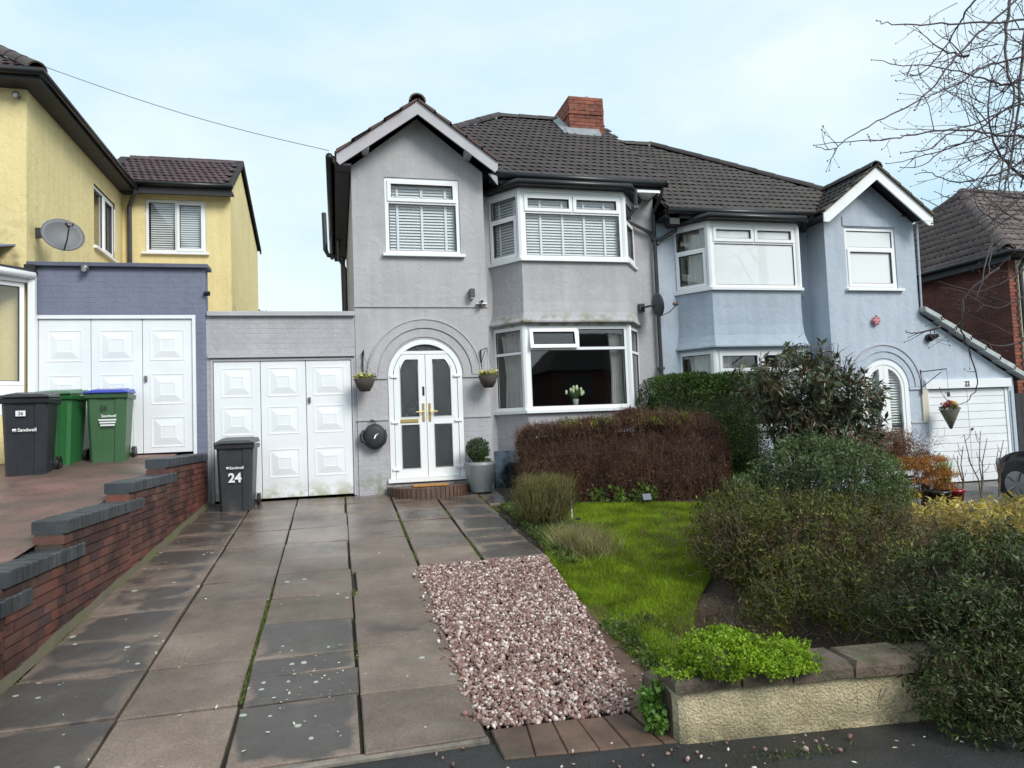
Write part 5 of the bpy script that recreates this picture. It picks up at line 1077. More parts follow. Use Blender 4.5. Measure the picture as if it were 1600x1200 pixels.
def leaf_mesh(P, Nrm, ln, wd, up=0., jit=.5, fold=.18, pts4=True):
    """folded diamond leaf at each point, blade lying roughly across the outward normal"""
    n = len(P); r_ = rng.normal(size=(n, 3)); r_ /= np.linalg.norm(r_, axis=1)[:, None]
    nr = Nrm*(1-jit)+r_*jit; nr /= np.linalg.norm(nr, axis=1)[:, None]+1e-9
    d = rng.normal(size=(n, 3)); d[:, 2] += up; d += Nrm*.6
    d -= nr*np.sum(d*nr, 1)[:, None]*.75; d /= np.linalg.norm(d, axis=1)[:, None]+1e-9
    s = np.cross(nr, d); s /= np.linalg.norm(s, axis=1)[:, None]+1e-9
    L_ = (ln*(.5+.95*rng.random(n)**1.4)); W_ = (wd*(.6+.3*rng.random(n))*(L_/ln))[:, None]; L_ = L_[:, None]
    V = np.empty((n*4, 3)); V[0::4] = P; V[1::4] = P+d*L_*.45+s*W_*.5+nr*W_*fold; V[2::4] = P+d*L_; V[3::4] = P+d*L_*.45-s*W_*.5+nr*W_*fold
    k = np.arange(n)*4; Fc = np.stack([np.stack([k, k+1, k+2], 1), np.stack([k, k+2, k+3], 1)], 1).reshape(-1, 3)
    return V, Fc
def crown_points(n, blobs, nclump, cr, shellp=.55, zmin=None):
    """leaves gather in many small clumps spread through the outer part of the blobs; returns points and outward normals"""
    vol = np.array([b[1][0]*b[1][1]*b[1][2] for b in blobs])**.7; pk = rng.choice(len(blobs), nclump, p=vol/vol.sum())
    dirs = rng.normal(size=(nclump, 3)); dirs /= np.linalg.norm(dirs, axis=1)[:, None]
    rad = shellp+(1-shellp)*rng.random(nclump)**.6
    cen = np.array([b[0] for b in blobs])[pk]; siz = np.array([b[1] for b in blobs])[pk]
    cc = cen+dirs*siz*rad[:, None]; own = dirs/siz; own /= np.linalg.norm(own, axis=1)[:, None]
    ci = rng.integers(0, nclump, n); off = rng.normal(size=(n, 3)); off /= np.linalg.norm(off, axis=1)[:, None]; off *= (cr*(.35+.65*rng.random(n)**.5)*(.6+.8*rng.random(nclump)[ci]))[:, None]
    P = cc[ci]+off; Nn = own[ci]*.9+off/cr*.8; Nn /= np.linalg.norm(Nn, axis=1)[:, None]
    if zmin is not None:
        k = P[:, 2] > zmin; P = P[k]; Nn = Nn[k]
    return P, Nn
def stems(mb, base, tops, r=.012, n=5, sag=.1, seg=5):
    for t in tops:
        b0 = Vector(base)+Vector((random.uniform(-.08, .08), random.uniform(-.08, .08), 0)); t = Vector(t); p = []
        for i in range(seg+1):
            k = i/seg; q = b0.lerp(t, k); q += Vector((random.uniform(-1, 1), random.uniform(-1, 1), 0))*.02*math.sin(k*math.pi); q.z += sag*math.sin(k*math.pi); p.append(q)
        mb.tube(p, [r*(1-.75*i/seg) for i in range(seg+1)], n, cap=False)
m_stem = mat('woody_stem', (.07, .05, .035), (.11, .085, .06), ns=15, rough=.85)
m_twig = mat('brown_twig', (.075, .04, .03), (.13, .075, .05), ns=12, rough=.85)
def shrub(name, base, label, cat, blobs, n, ln, wd, m, nclump=120, cr=.12, up=0., shellp=.5, nst=14, jit=.5, sr=.013, group=None, single=0, core=None, shoots=None):
    t = thing(name, base, label, cat, group)
    if shoots: sprigs(t, blobs, shoots[0], shoots[1], ln*1.15, wd*1.15, m, m_stem, base[2]+.05, up=shoots[2] if len(shoots) > 2 else .5)
    P, Nn = crown_points(n, blobs, nclump, cr, shellp, zmin=base[2]+.01)
    if single:
        dist = np.linalg.norm(P, axis=1); order = np.argsort(dist+rng.random(len(P))*.25); sel = order[:single*2:2]; rest = np.setdiff1d(np.arange(len(P)), sel)
        V1, F1 = leaf_mesh(P[sel], Nn[sel], ln, wd, up, jit)
        for i in range(len(sel)):
            me = bpy.data.meshes.new('leaf'); v = V1[4*i:4*i+4]; me.from_pydata([tuple(q) for q in v], [], [(0, 1, 2), (0, 2, 3)]); me.materials.append(m); link('leaf', me, t)
        P, Nn = P[rest], Nn[rest]
    V, Fc = leaf_mesh(P, Nn, ln, wd, up, jit); bulk('foliage', V, Fc, m, t)
    if nst:
        mb = MB(); tops = []
        for _ in range(nst):
            bl = random.choice(blobs); d = Vector((random.gauss(0, 1), random.gauss(0, 1), random.gauss(.2, 1))).normalized(); tops.append((bl[0][0]+d.x*bl[1][0]*.8, bl[0][1]+d.y*bl[1][1]*.8, bl[0][2]+d.z*bl[1][2]*.8))
        stems(mb, base, tops, r=sr); mb.build('stem', m_stem, t, smooth=True)
    return t
def twigs(n, base_fn, ln, spread, r=.003, up=1.0, nrm=None):
    """n thin three-sided twigs as numpy strips"""
    P = np.array([base_fn() for _ in range(n)]); d = rng.normal(size=(n, 3))*spread; d[:, 2] += up; d /= np.linalg.norm(d, axis=1)[:, None]
    L_ = ln*(.5+.8*rng.random(n)); mid = P+d*(L_*.5)[:, None]+rng.normal(size=(n, 3))*.012; tip = P+d*L_[:, None]+rng.normal(size=(n, 3))*.02
    a = np.cross(d, np.array([0, 1., .1])); a /= np.linalg.norm(a, axis=1)[:, None]+1e-9; b = np.cross(d, a)
    V = []; ang = [0, 2.09, 4.19]; rr = [r, r*.7, r*.25]
    V = np.empty((n, 9, 3))
    for j, (c, q) in enumerate(zip((P, mid, tip), rr)):
        for k, an in enumerate(ang): V[:, j*3+k] = c+(a*math.cos(an)+b*math.sin(an))*q
    f = []
    for j in range(2):
        for k in range(3): f.append((j*3+k, j*3+(k+1) % 3, (j+1)*3+(k+1) % 3, (j+1)*3+k))
    Fc = (np.array(f)[None]+(np.arange(n)*9)[:, None, None]).reshape(-1, 4)
    return V.reshape(-1, 3), Fc

def sprigs(parent, blobs, n, length, ln, wd, m, sm, zmin, up=.5, nl=9, out=.85):
    mb = MB(); PP = []; NN = []
    for _ in range(n):
        c, sz = random.choice(blobs); d = Vector((random.gauss(0, 1), random.gauss(-.35, 1), random.gauss(.35, .9))).normalized(); p = Vector((c[0]+d.x*sz[0]*out, c[1]+d.y*sz[1]*out, c[2]+d.z*sz[2]*out))
        if p.z < zmin: continue
        L1 = length*random.uniform(.45, 1.25); e = (d*1.0+Vector((random.gauss(0, .35), random.gauss(0, .35), up+random.gauss(0, .35)))).normalized(); q = p+e*L1; md = (p+q)/2+Vector((random.gauss(0, .1), random.gauss(0, .1), .05))*L1*.6
        mb.tube([p-e*L1*.4, md, q], [.0035, .0026, .0013], 3, cap=False)
        for i in range(nl):
            t = (i+.6)/nl; w = p.lerp(md, t*2) if t < .5 else md.lerp(q, t*2-1); PP.append(tuple(w)); k = Vector((random.gauss(0, 1), random.gauss(0, 1), random.gauss(.2, 1))).normalized()*.8+e*.5; NN.append(tuple(k.normalized()))
    mb.build('shoot', sm, parent, kind='stuff'); V, Fc = leaf_mesh(np.array(PP), np.array(NN), ln, wd, up*.5, .4); bulk('shoot_leaf', V, Fc, m, parent)
# ---- lawn
LP = [(2.15, 9.3), (3.17, 9.38), (5.0, 8.8), (4.6, 8.0), (3.95, 7.1), (3.55, 6.4), (3.20, 5.85), (2.82, 5.38), (2.50, 4.85), (2.2, 4.4), (1.86, 4.5), (1.90, 5.3), (1.97, 6.4), (2.03, 7.0), (2.15, 7.4), (2.2, 8.2)]
b = MB(); b.add([(x, y, plane(y)-.012) for x, y in LP], [tuple(range(len(LP)))]); m_turf = mat('turf', (.035, .07, .010), (.06, .10, .014), ns=3, rough=.95, bump=.8, bs=50)
b.build('turf', m_turf, recalc=False)['kind'] = 'structure'
m_grass = leafmat('lawn_grass', [(.09, .18, .006), (.15, .27, .008), (.22, .33, .010), (.30, .38, .014), (.13, .22, .008), (.32, .31, .05), (.11, .19, .01)], rough=.6, transl=.35)
pts = []
xx = rng.uniform(1.85, 5.0, 330000); yy = rng.uniform(4.35, 9.4, 330000)
k = np.array([inpoly(a, c, LP) for a, c in zip(xx[:230000], yy[:230000])]); xx, yy = xx[:230000][k], yy[:230000][k]
P = np.stack([xx, yy, plane(yy)-.012], 1); V, Fc = blades(P, .042, .0066, 1.2); tag(bulk('lawn', V, Fc, m_grass), 'bright green lawn in front of the brown hedge', 'lawn')
# low ground cover beside the slabs and lawn margins
m_gcover = leafmat('ground_cover_leaf', [(.04, .08, .02), (.07, .12, .025), (.10, .15, .04), (.14, .16, .05)])
gp = []
while len(gp) < 9000:
    x, y = random.uniform(1.95, 2.75), random.uniform(6.6, 9.6)
    if x < 2.06+.03*(y-6.6) or x > 2.25+.55*sstep((y-7)/1.2): continue
    gp.append((x, y, plane(y)+random.random()**2*.06))
while len(gp) < 12500:
    y = random.uniform(4.0, 5.1); x = random.uniform(1.86, 2.25)+(.0 if y > 4.4 else .0); gp.append((x, y, plane(y)+random.random()**2*.08-.01))
P = np.array(gp); Nn = np.tile([0, -.2, 1.], (len(P), 1)); V, Fc = leaf_mesh(P, Nn, .035, .022, 0, .6); tag(bulk('ground_cover', V, Fc, m_gcover), 'low leafy ground cover creeping between slabs and lawn', 'ground cover')
# leaf litter / rough soil
m_litter = leafmat('leaf_litter', [(.10, .06, .03), (.06, .04, .025), (.14, .09, .045), (.2, .14, .07)], transl=0, rough=.8)
xx = rng.uniform(1.8, 6.5, 9000); yy = rng.uniform(3.7, 9.8, 9000); kk = np.array([not inpoly(a, c, LP) and not inpoly(a, c, GP) for a, c in zip(xx, yy)]); xx, yy = xx[kk], yy[kk]
kk = xx > 1.88; xx, yy = xx[kk], yy[kk]
P = np.stack([xx, yy, np.array([gz(a, c) for a, c in zip(xx, yy)])-.03+.02*rng.random(len(xx))], 1); V, Fc = leaf_mesh(P, np.tile([0, 0, 1.], (len(P), 1)), .035, .02, 0, .35); tag(bulk('leaf_litter', V, Fc, m_litter), 'brown leaf litter on the bare soil of the bed', 'leaf litter')
tb = thing('twig_litter', (2.6, 4.9, -1.5), 'patch of bare earth and dead twigs at the end of the lawn', 'twigs')
V, Fc = twigs(900, lambda: (random.gauss(2.65, .28), random.gauss(4.95, .32), -1.55+random.random()*.03), .12, 1.6, .002, .3); bulk('twig', V, Fc, m_twig, tb)

# ---- brown clipped hedge
def box_points(n, x0, x1, y0, y1, z0, z1, rnd=.12, lump=.05):
    P = np.stack([rng.uniform(x0, x1, n), rng.uniform(y0, y1, n), rng.uniform(z0, z1, n)], 1); c = np.array([(x0+x1)/2, (y0+y1)/2, z0]); h = np.array([(x1-x0)/2, (y1-y0)/2, (z1-z0)])
    u = (P-c)/h; a = np.abs(u); ax = np.argmax(a+rng.random((n, 3))*.15, 1)
    push = rng.random(n) < .75; sgn = np.sign(u[np.arange(n), ax]); sgn[ax == 2] = 1
    tgt = sgn*(1-rng.random(n)**2*.16); u[np.arange(n)[push], ax[push]] = tgt[push]
    # round the corners
    q = np.sum(np.maximum(np.abs(u)-(1-.28), 0)**2, 1)**.5; f = np.where(q > .28, .28/np.maximum(q, 1e-6), 1); core = np.clip(u, -(1-.28), 1-.28); u = core+(u-core)*f[:, None]
    P = c+u*h; Nn = u**3; Nn /= np.linalg.norm(Nn, axis=1)[:, None]+1e-6
    nzv = np.array([mnoise.noise(Vector(p)*3.1) for p in P]); P += Nn*(nzv*lump)[:, None]
    return P, Nn
def hedge_xf(P, ang, c):
    ca, sa2 = math.cos(ang), math.sin(ang); Q = P.copy(); Q[:, 0] = c[0]+ca*P[:, 0]-sa2*P[:, 1]; Q[:, 1] = c[1]+sa2*P[:, 0]+ca*P[:, 1]; return Q
def inner_mass(parent, x0, x1, y0, y1, z0, z1, ang, c, m):  # solid dark core added inside a hedge so no light shows through
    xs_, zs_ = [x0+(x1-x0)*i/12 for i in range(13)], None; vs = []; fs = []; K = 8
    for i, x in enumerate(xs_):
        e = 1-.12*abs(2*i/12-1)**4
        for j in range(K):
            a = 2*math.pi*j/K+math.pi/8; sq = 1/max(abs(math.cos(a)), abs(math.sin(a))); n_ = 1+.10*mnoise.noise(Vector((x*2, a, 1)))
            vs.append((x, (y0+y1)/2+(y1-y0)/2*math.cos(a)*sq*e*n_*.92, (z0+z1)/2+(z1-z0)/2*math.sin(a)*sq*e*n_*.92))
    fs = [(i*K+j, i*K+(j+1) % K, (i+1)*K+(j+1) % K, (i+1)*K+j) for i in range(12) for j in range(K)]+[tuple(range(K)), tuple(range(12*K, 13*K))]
    P = hedge_xf(np.array(vs), ang, c); MB().add([tuple(p) for p in P], fs).build('dark_core', m, parent)
hb = thing('brown_hedge', (4.0, 9.6, -1.15), 'clipped hedge of bare reddish-brown twigs below the bay window', 'hedge')
m_htwig = leafmat('hedge_twig', [(.065, .034, .024), (.12, .062, .042), (.21, .125, .09), (.085, .042, .03), (.16, .088, .06)], transl=0, rough=.7)
m_hleaf = leafmat('hedge_dry_leaf', [(.072, .030, .021), (.108, .046, .030), (.045, .021, .016), (.15, .072, .04), (.085, .050, .024)], transl=.15, rough=.6)
ca = -.19; hc = (4.02, 9.72)
P, Nn = box_points(42000, -1.5, 1.52, -.42, .42, -1.16, .03, lump=.11); wob = lambda P: P+np.stack([0*P[:, 0], 0*P[:, 0], np.clip((P[:, 2]+1.0)/1.0, 0, 1.1)*(.055*np.sin(P[:, 0]*2.7+.6)+.04*np.sin(P[:, 0]*7.1+P[:, 1]*5)-.05*np.clip(np.abs(P[:, 0])-1.1, 0, 1)*3)], 1)
P = hedge_xf(wob(P), ca, hc)
V, Fc = leaf_mesh(P, Nn, .05, .012, up=.7, jit=.6); bulk('foliage', V, Fc, m_hleaf, hb)
P2, N2 = box_points(15000, -1.46, 1.46, -.38, .38, -1.1, .03, lump=.10); P2 = hedge_xf(wob(P2), ca, hc); P2 = P2[rng.permutation(len(P2))]; it = iter(P2)
V, Fc = twigs(15000, lambda: next(it)-np.array([0, 0, .05]), .15, .50, .0025, 1.0); bulk('twig', V, Fc, m_htwig, hb)
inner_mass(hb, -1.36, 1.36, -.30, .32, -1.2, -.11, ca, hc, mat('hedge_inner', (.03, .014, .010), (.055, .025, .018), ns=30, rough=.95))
mb = MB()
for _ in range(150):
    x = random.uniform(-1.45, 1.45); y = random.uniform(-.3, .3); p = hedge_xf(np.array([[x, y, 0.]]), ca, hc)[0]; q = (p[0]+random.gauss(0, .08), p[1]+random.gauss(0, .08), random.uniform(-.4, 0)); mb.tube([(p[0], p[1], -1.2), ((p[0]+q[0])/2+.02, (p[1]+q[1])/2, -.7), q], [.011, .008, .004], 4, cap=False)
mb.build('stem', m_twig, hb)
V, Fc = leaf_mesh(*crown_points(1200, [((3.5, 9.55, .03), (.5, .25, .07)), ((4.6, 9.4, .02), (.6, .25, .06))], 60, .05), .035, .018, 0, .5); bulk('young_leaf', V, Fc, leafmat('yellow_green_leaf', [(.2, .22, .03), (.13, .18, .03), (.3, .27, .05)]), hb)

# ---- green clipped hedge
V, Fc = twigs(2600, lambda: (lambda p: (p[0], p[1], p[2]))(hedge_xf(wob(np.array([[random.uniform(-1.4, 1.4), random.uniform(-.38, .38), random.uniform(-.14, .02)]])), ca, hc)[0]), .13, .30, .0024, 1.0); bulk('top_twig', V, Fc, m_htwig, hb)
V, Fc = twigs(1600, lambda: tuple(hedge_xf(np.array([[random.gauss(-1.42, .06), random.uniform(-.42, .3), random.uniform(-1.0, -.1)]]), ca, hc)[0]), .16, .55, .0024, .8); bulk('side_twig', V, Fc, m_htwig, hb)
hg = thing('green_hedge', (5.9, 10.6, -1.3), 'tall dense clipped green hedge between the two bay windows', 'hedge')
m_hg = leafmat('green_hedge_leaf', [(.022, .052, .008), (.036, .082, .010), (.058, .115, .014), (.085, .15, .018)], transl=.15)
P, Nn = box_points(60000, -.98, 1.0, -.5, .55, -1.25, .70, lump=.09); P[:, 0] += 5.88; P[:, 1] += 10.72
V, Fc = leaf_mesh(P, Nn, .042, .020, up=.3, jit=.55); bulk('foliage', V, Fc, m_hg, hg)
P2, N2 = box_points(9000, -.88, .9, -.42, .45, -1.2, .62, lump=.05); P2[:, 0] += 5.88; P2[:, 1] += 10.72; it2 = iter(P2); V, Fc = twigs(6000, lambda: next(it2), .1, .7, .002, .8); bulk('twig', V, Fc, m_stem, hg)
sprigs(hg, [((5.5, 10.7, .2), (.5, .5, .5)), ((6.3, 10.7, .2), (.5, .5, .5)), ((5.9, 10.6, -.3), (.9, .45, .9))], 300, .10, .04, .018, m_hg, m_stem, -1, up=.8)
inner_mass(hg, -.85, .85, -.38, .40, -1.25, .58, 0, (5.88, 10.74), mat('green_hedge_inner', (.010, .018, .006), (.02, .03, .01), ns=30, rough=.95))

# ---- other shrubs
m_phot = leafmat('photinia_leaf', [(.06, .04, .025), (.05, .075, .028), (.09, .12, .06), (.15, .17, .12), (.055, .085, .034), (.13, .06, .045), (.045, .06, .025)], rough=.28, transl=.15)
shrub('photinia_shrub', (6.35, 8.9, -1.4), 'loose evergreen shrub with large drooping purple-tinged leaves in front of the pale blue house', 'shrub',
      [((6.45, 8.8, .42), (.62, .5, .55)), ((7.05, 8.8, .22), (.58, .5, .48)), ((6.75, 8.8, -.15), (.9, .5, .4)), ((5.72, 8.8, .42), (.24, .3, .20)), ((6.15, 8.8, .0), (.32, .3, .35))], 7600, .115, .044, m_phot, nclump=250, cr=.14, up=-1.1, nst=42, jit=.5, sr=.016, single=290, shellp=.45, shoots=(70, .24, .6))
mb_t = [o for o in bpy.data.objects if o.name.startswith('photinia')][0]
mb = MB(); 
for _ in range(60):
    x = random.uniform(5.95, 7.4); z = .55+.45*math.sin((x-5.8)*1.9)+random.uniform(-.15, .05); mb.tube([(x, 8.8, z-.25), (x+random.uniform(-.08, .08), 8.75, z-.02), (x+random.uniform(-.16, .16), 8.7, z+.06)], [.005, .004, .002], 4, cap=False)
mb.build('shoot', mat('red_shoot', (.14, .045, .035), (.09, .04, .03), ns=9), mb_t)
shrub('bed_seedlings', (2.8, 4.8, -1.56), 'straggly low weeds on the bare earth between lawn and lime creeper', 'weeds', [((2.85, 4.75, -1.53), (.35, .45, .06)), ((2.45, 4.25, -1.55), (.3, .2, .07))], 1500, .032, .02, leafmat('weed_leaf', [(.07, .11, .025), (.12, .14, .03), (.10, .07, .03), (.16, .15, .06)]), nclump=70, cr=.05, nst=10, sr=.004)
m_dome = leafmat('grey_green_leaf', [(.035, .065, .020), (.065, .11, .032), (.115, .165, .065), (.19, .24, .13), (.05, .085, .026)], rough=.4)
shrub('rounded_evergreen', (6.2, 8.0, -1.3), 'rounded grey-green evergreen mound behind the olive shrub at the lawn edge', 'shrub',
      [((6.25, 8.2, -.80), (.95, .75, .48)), ((6.0, 8.1, -.62), (.5, .5, .33)), ((5.35, 8.3, -1.02), (.48, .4, .26)), ((6.85, 8.2, -.98), (.48, .6, .38))], 26000, .055, .018, m_dome, nclump=620, cr=.085, up=.5, nst=26, shellp=.70, shoots=(260, .13, .8))
m_olive = leafmat('olive_leaf', [(.018, .030, .008), (.036, .056, .012), (.075, .095, .016), (.15, .13, .022), (.06, .05, .016), (.085, .12, .025), (.24, .23, .045)], rough=.5)
shrub('olive_shrub', (4.4, 6.2, -1.5), 'wide olive-brown small-leaved shrub right of the lawn', 'shrub',
      [((3.95, 5.6, -1.12), (.62, .62, .38)), ((4.6, 6.1, -1.08), (.85, .7, .28)), ((4.0, 6.5, -1.02), (.45, .6, .30)), ((5.2, 5.9, -1.36), (.85, .55, .22)), ((3.55, 5.0, -1.34), (.42, .50, .27)), ((4.25, 4.75, -1.33), (.85, .55, .29)), ((3.62, 4.35, -1.42), (.46, .32, .22)), ((3.20, 4.65, -1.42), (.34, .34, .19)), ((3.40, 5.6, -1.24), (.30, .40, .26)), ((3.55, 6.0, -1.15), (.35, .5, .30))], 76000, .036, .016, m_olive, nclump=1000, cr=.09, up=.4, nst=80, shellp=.6, shoots=(620, .17, .9))
ot = [o for o in bpy.data.objects if o.name.startswith('olive_shrub')][0]
V, Fc = twigs(3600, lambda: (random.gauss(4.2, .62), random.gauss(5.8, .5), random.uniform(-1.35, -.95)), .17, .75, .0022, .9); bulk('twig', V, Fc, m_twig, ot)
m_darkl = leafmat('dark_green_leaf', [(.014, .028, .007), (.028, .052, .010), (.050, .080, .015), (.09, .12, .035), (.040, .052, .012), (.055, .045, .018)], rough=.42, transl=.1)
shrub('dark_shrub', (3.75, 3.65, -1.7), 'big dark green shrub spilling over the low front wall at the right', 'shrub',
      [((3.78, 3.62, -1.20), (.58, .50, .36)), ((3.42, 3.48, -1.34), (.47, .42, .36)), ((4.05, 3.65, -1.1), (.45, .5, .32)), ((3.85, 3.25, -1.48), (.6, .42, .28)), ((3.28, 3.22, -1.50), (.34, .28, .22)), ((3.5, 3.08, -1.64), (.5, .26, .13)), ((4.35, 3.7, -1.35), (.45, .5, .4))], 70000, .031, .013, m_darkl, nclump=700, cr=.09, up=.2, nst=70, shellp=.62, jit=.45, shoots=(520, .12, .4))
mdx = leafmat('bush_inner_twig', [(.03, .022, .016), (.05, .035, .024)], transl=0, rough=.9)
V, Fc = twigs(5500, lambda: (random.gauss(3.75, .36), random.gauss(3.6, .28), random.uniform(-1.7, -.98)), .13, 1.0, .0022, .6); bulk('twig', V, Fc, mdx, [o for o in bpy.data.objects if o.name.startswith('dark_shrub')][0])
m_lime = leafmat('lime_leaf', [(.17, .29, .015), (.25, .40, .02), (.33, .47, .04), (.12, .23, .015)], rough=.5, transl=.35)
shrub('lime_creeper', (2.05, 3.5, -1.35), 'bright lime-green creeper trailing over the stone coping', 'creeper',
      [((1.98, 3.54, -1.275), (.24, .20, .12)), ((2.24, 3.47, -1.30), (.19, .20, .075)), ((1.75, 3.56, -1.34), (.15, .12, .035)), ((2.37, 3.31, -1.38), (.045, .05, .06)), ((2.12, 3.35, -1.335), (.26, .07, .045)), ((2.45, 3.5, -1.31), (.08, .12, .03))], 20000, .018, .016, m_lime, nclump=360, cr=.032, nst=0, shellp=.7, jit=.5)
shrub('strawberry_plant', (1.61, 3.62, -1.66), 'small fresh green leafy plant at the end of the low wall', 'plant', [((1.600, 3.62, -1.50), (.045, .06, .10)), ((1.62, 3.60, -1.60), (.04, .05, .05))], 700, .034, .033, leafmat('fresh_leaf', [(.12, .26, .03), (.17, .33, .05), (.25, .42, .12), (.09, .2, .03)], transl=.3), nclump=50, cr=.03, nst=6, sr=.004)
# twiggy broom and dry grass near the path
tb = thing('twiggy_shrub', (2.45, 8.3, -1.2), 'olive-brown twiggy shrub at the corner of the path and lawn', 'shrub')
m_broom = leafmat('broom_stem', [(.10, .10, .03), (.17, .16, .05), (.08, .09, .025), (.22, .18, .08), (.12, .08, .04)], transl=0, rough=.7)
def rb():
    a = random.uniform(0, 6.28); r_ = random.random()**.5*.30; return (2.42+r_*math.cos(a)*1.05, 8.35+r_*math.sin(a), -1.21+random.random()*.25)
mb = MB()
for _ in range(190):
    x, y, z = rb(); dx, dy = (x-2.42)*.4+random.gauss(0, .06), (y-8.35)*.4+random.gauss(0, .06); h = random.uniform(.3, .62)
    mb.tube([(2.42+(x-2.42)*.6, 8.35+(y-8.35)*.6, -1.21), (x+dx*.3, y+dy*.3, -1.2+h*.5), (x+dx, y+dy, -1.2+h)], [.005, .004, .0018], 4, cap=False)
mb.build('stem', m_broom, tb, kind='stuff')
V, Fc = twigs(3600, lambda: (lambda p: (p[0]+random.gauss(0, .07), p[1]+random.gauss(0, .05), -1.15+random.random()*.48))(rb()), .11, .4, .0018, 1); bulk('twig', V, Fc, m_broom, tb)
P, Nn = crown_points(2600, [((2.42, 8.35, -.95), (.38, .34, .30))], 130, .05, .3, -1.2); V, Fc = leaf_mesh(P, Nn, .028, .010, .8, .5); bulk('foliage', V, Fc, leafmat('broom_leaf', [(.08, .10, .03), (.12, .13, .04), (.15, .11, .05)]), tb)
dg = thing('dry_grass_tuft', (2.6, 7.3, -1.3), 'straw-coloured dry grass tuft on the near corner of the lawn', 'grass tuft')
mdry = leafmat('dry_grass', [(.30, .24, .12), (.38, .31, .17), (.20, .19, .07), (.14, .18, .05)], transl=.2)
P = np.stack([rng.normal(2.50, .13, 3600), rng.normal(7.25, .22, 3600), np.zeros(3600)], 1); P[:, 2] = plane(P[:, 1]); V, Fc = blades(P, .17, .005, 1.3); bulk('blade', V, Fc, mdry, dg)
P = np.stack([rng.normal(2.1, .05, 2000), rng.uniform(4.1, 4.9, 2000), np.zeros(2000)], 1); P[:, 2] = plane(P[:, 1]); V, Fc = blades(P, .09, .005, 1.2); tag(bulk('wild_grass', V, Fc, m_grass), 'rough longer grass at the near end of the lawn', 'grass')
# low green plants at the foot of the brown hedge
for (x, y, z, r_, lab) in ((3.62, 9.28, -1.02, .17, 'light green leafy plant at the foot of the brown hedge, nearest the path'), (4.1, 9.2, -1.02, .13, 'light green leafy plant at the foot of the brown hedge, behind the solar light'), (2.95, 9.5, -1.0, .12, 'small variegated plant at the foot of the brown hedge beside the twiggy shrub')):
    shrub('leafy_plant', (x, y, plane(y)), lab, 'plant', [((x, y, z), (r_*1.5, r_, r_))], 500, .05, .026, leafmat('bed_leaf', [(.06, .12, .02), (.10, .18, .03), (.16, .22, .05)]), nclump=30, cr=.05, nst=4, sr=.004, group='leafy plants at the foot of the hedge')
# acer, orange azalea, yellow-green, yellow leaves
m_acer = leafmat('dead_acer_leaf', [(.24, .12, .07), (.34, .18, .11), (.17, .09, .06), (.42, .28, .18)], rough=.7)
at = shrub('japanese_acer', (8.4, 9.6, -1.4), 'low acer with brown dead leaves in front of the pale blue house doors', 'shrub', [((8.15, 9.5, -.50), (.66, .4, .27)), ((8.8, 9.5, -.72), (.42, .35, .20)), ((7.7, 9.5, -.58), (.3, .3, .22))], 6800, .06, .016, m_acer, nclump=260, cr=.07, up=-.8, nst=40, sr=.008, shellp=.55)
V, Fc = twigs(1800, lambda: (random.gauss(8.3, .38), random.gauss(9.5, .2), random.uniform(-.78, -.35)), .20, 1.3, .003, .1); bulk('twig', V, Fc, mat('acer_twig', (.16, .085, .055), (.22, .13, .09), ns=8), at)
m_or = leafmat('orange_foliage', [(.46, .19, .05), (.58, .26, .08), (.34, .14, .035), (.26, .15, .05)], rough=.6)
ob_ = [((8.38+dx, 8.75+dy, -.74-.10*k), (.40-.03*k+.06*(k % 2), .32, .032)) for k, (dx, dy) in enumerate([(.0, 0), (-.12, .02), (.16, -.03), (-.05, 0), (.22, .05), (.02, -.04)])]
shrub('orange_conifer', (8.35, 8.8, -1.5), 'small layered shrub with bright orange-brown foliage beside the red pot', 'shrub', ob_, 12000, .040, .012, m_or, nclump=520, cr=.036, nst=14, sr=.008, shellp=.3)
m_yg = leafmat('yellow_green_foliage', [(.16, .20, .02), (.24, .27, .03), (.10, .14, .02), (.32, .32, .05)])
shrub('golden_shrub', (7.55, 8.6, -1.45), 'small yellow-green upright shrub between the grey-green mound and the orange shrub', 'shrub', [((7.62, 8.6, -.95), (.24, .22, .32)), ((7.8, 8.55, -1.2), (.2, .2, .2))], 4500, .03, .012, m_yg, nclump=150, cr=.05, up=.8, nst=8)
m_yl = leafmat('pale_yellow_leaf', [(.52, .38, .08), (.64, .50, .14), (.38, .29, .05), (.68, .58, .26), (.26, .24, .05)], rough=.5, transl=.35)
shrub('yellow_leaved_shrub', (6.9, 6.4, -1.6), 'wide shrub of pale yellow leaves behind the dark green shrub', 'shrub', [((7.0, 6.4, -1.22), (.75, .5, .16)), ((6.5, 6.6, -1.2), (.35, .3, .18)), ((7.5, 6.3, -1.4), (.5, .5, .28)), ((6.55, 6.3, -1.45), (.4, .4, .16))], 6400, .07, .030, m_yl, nclump=380, cr=.10, up=-.2, nst=40, shellp=.5, sr=.006)
shrub('ground_shrub', (6.6, 5.8, -1.7), 'low mixed green and ochre plants under the yellow-leaved shrub', 'shrub', [((6.6, 5.9, -1.55), (1.2, .6, .22)), ((5.9, 6.6, -1.5), (.8, .5, .12))], 14000, .03, .016, leafmat('mixed_low_leaf', [(.07, .10, .025), (.13, .15, .03), (.20, .19, .05), (.28, .22, .07), (.05, .07, .02)]), nclump=420, cr=.07, nst=16)
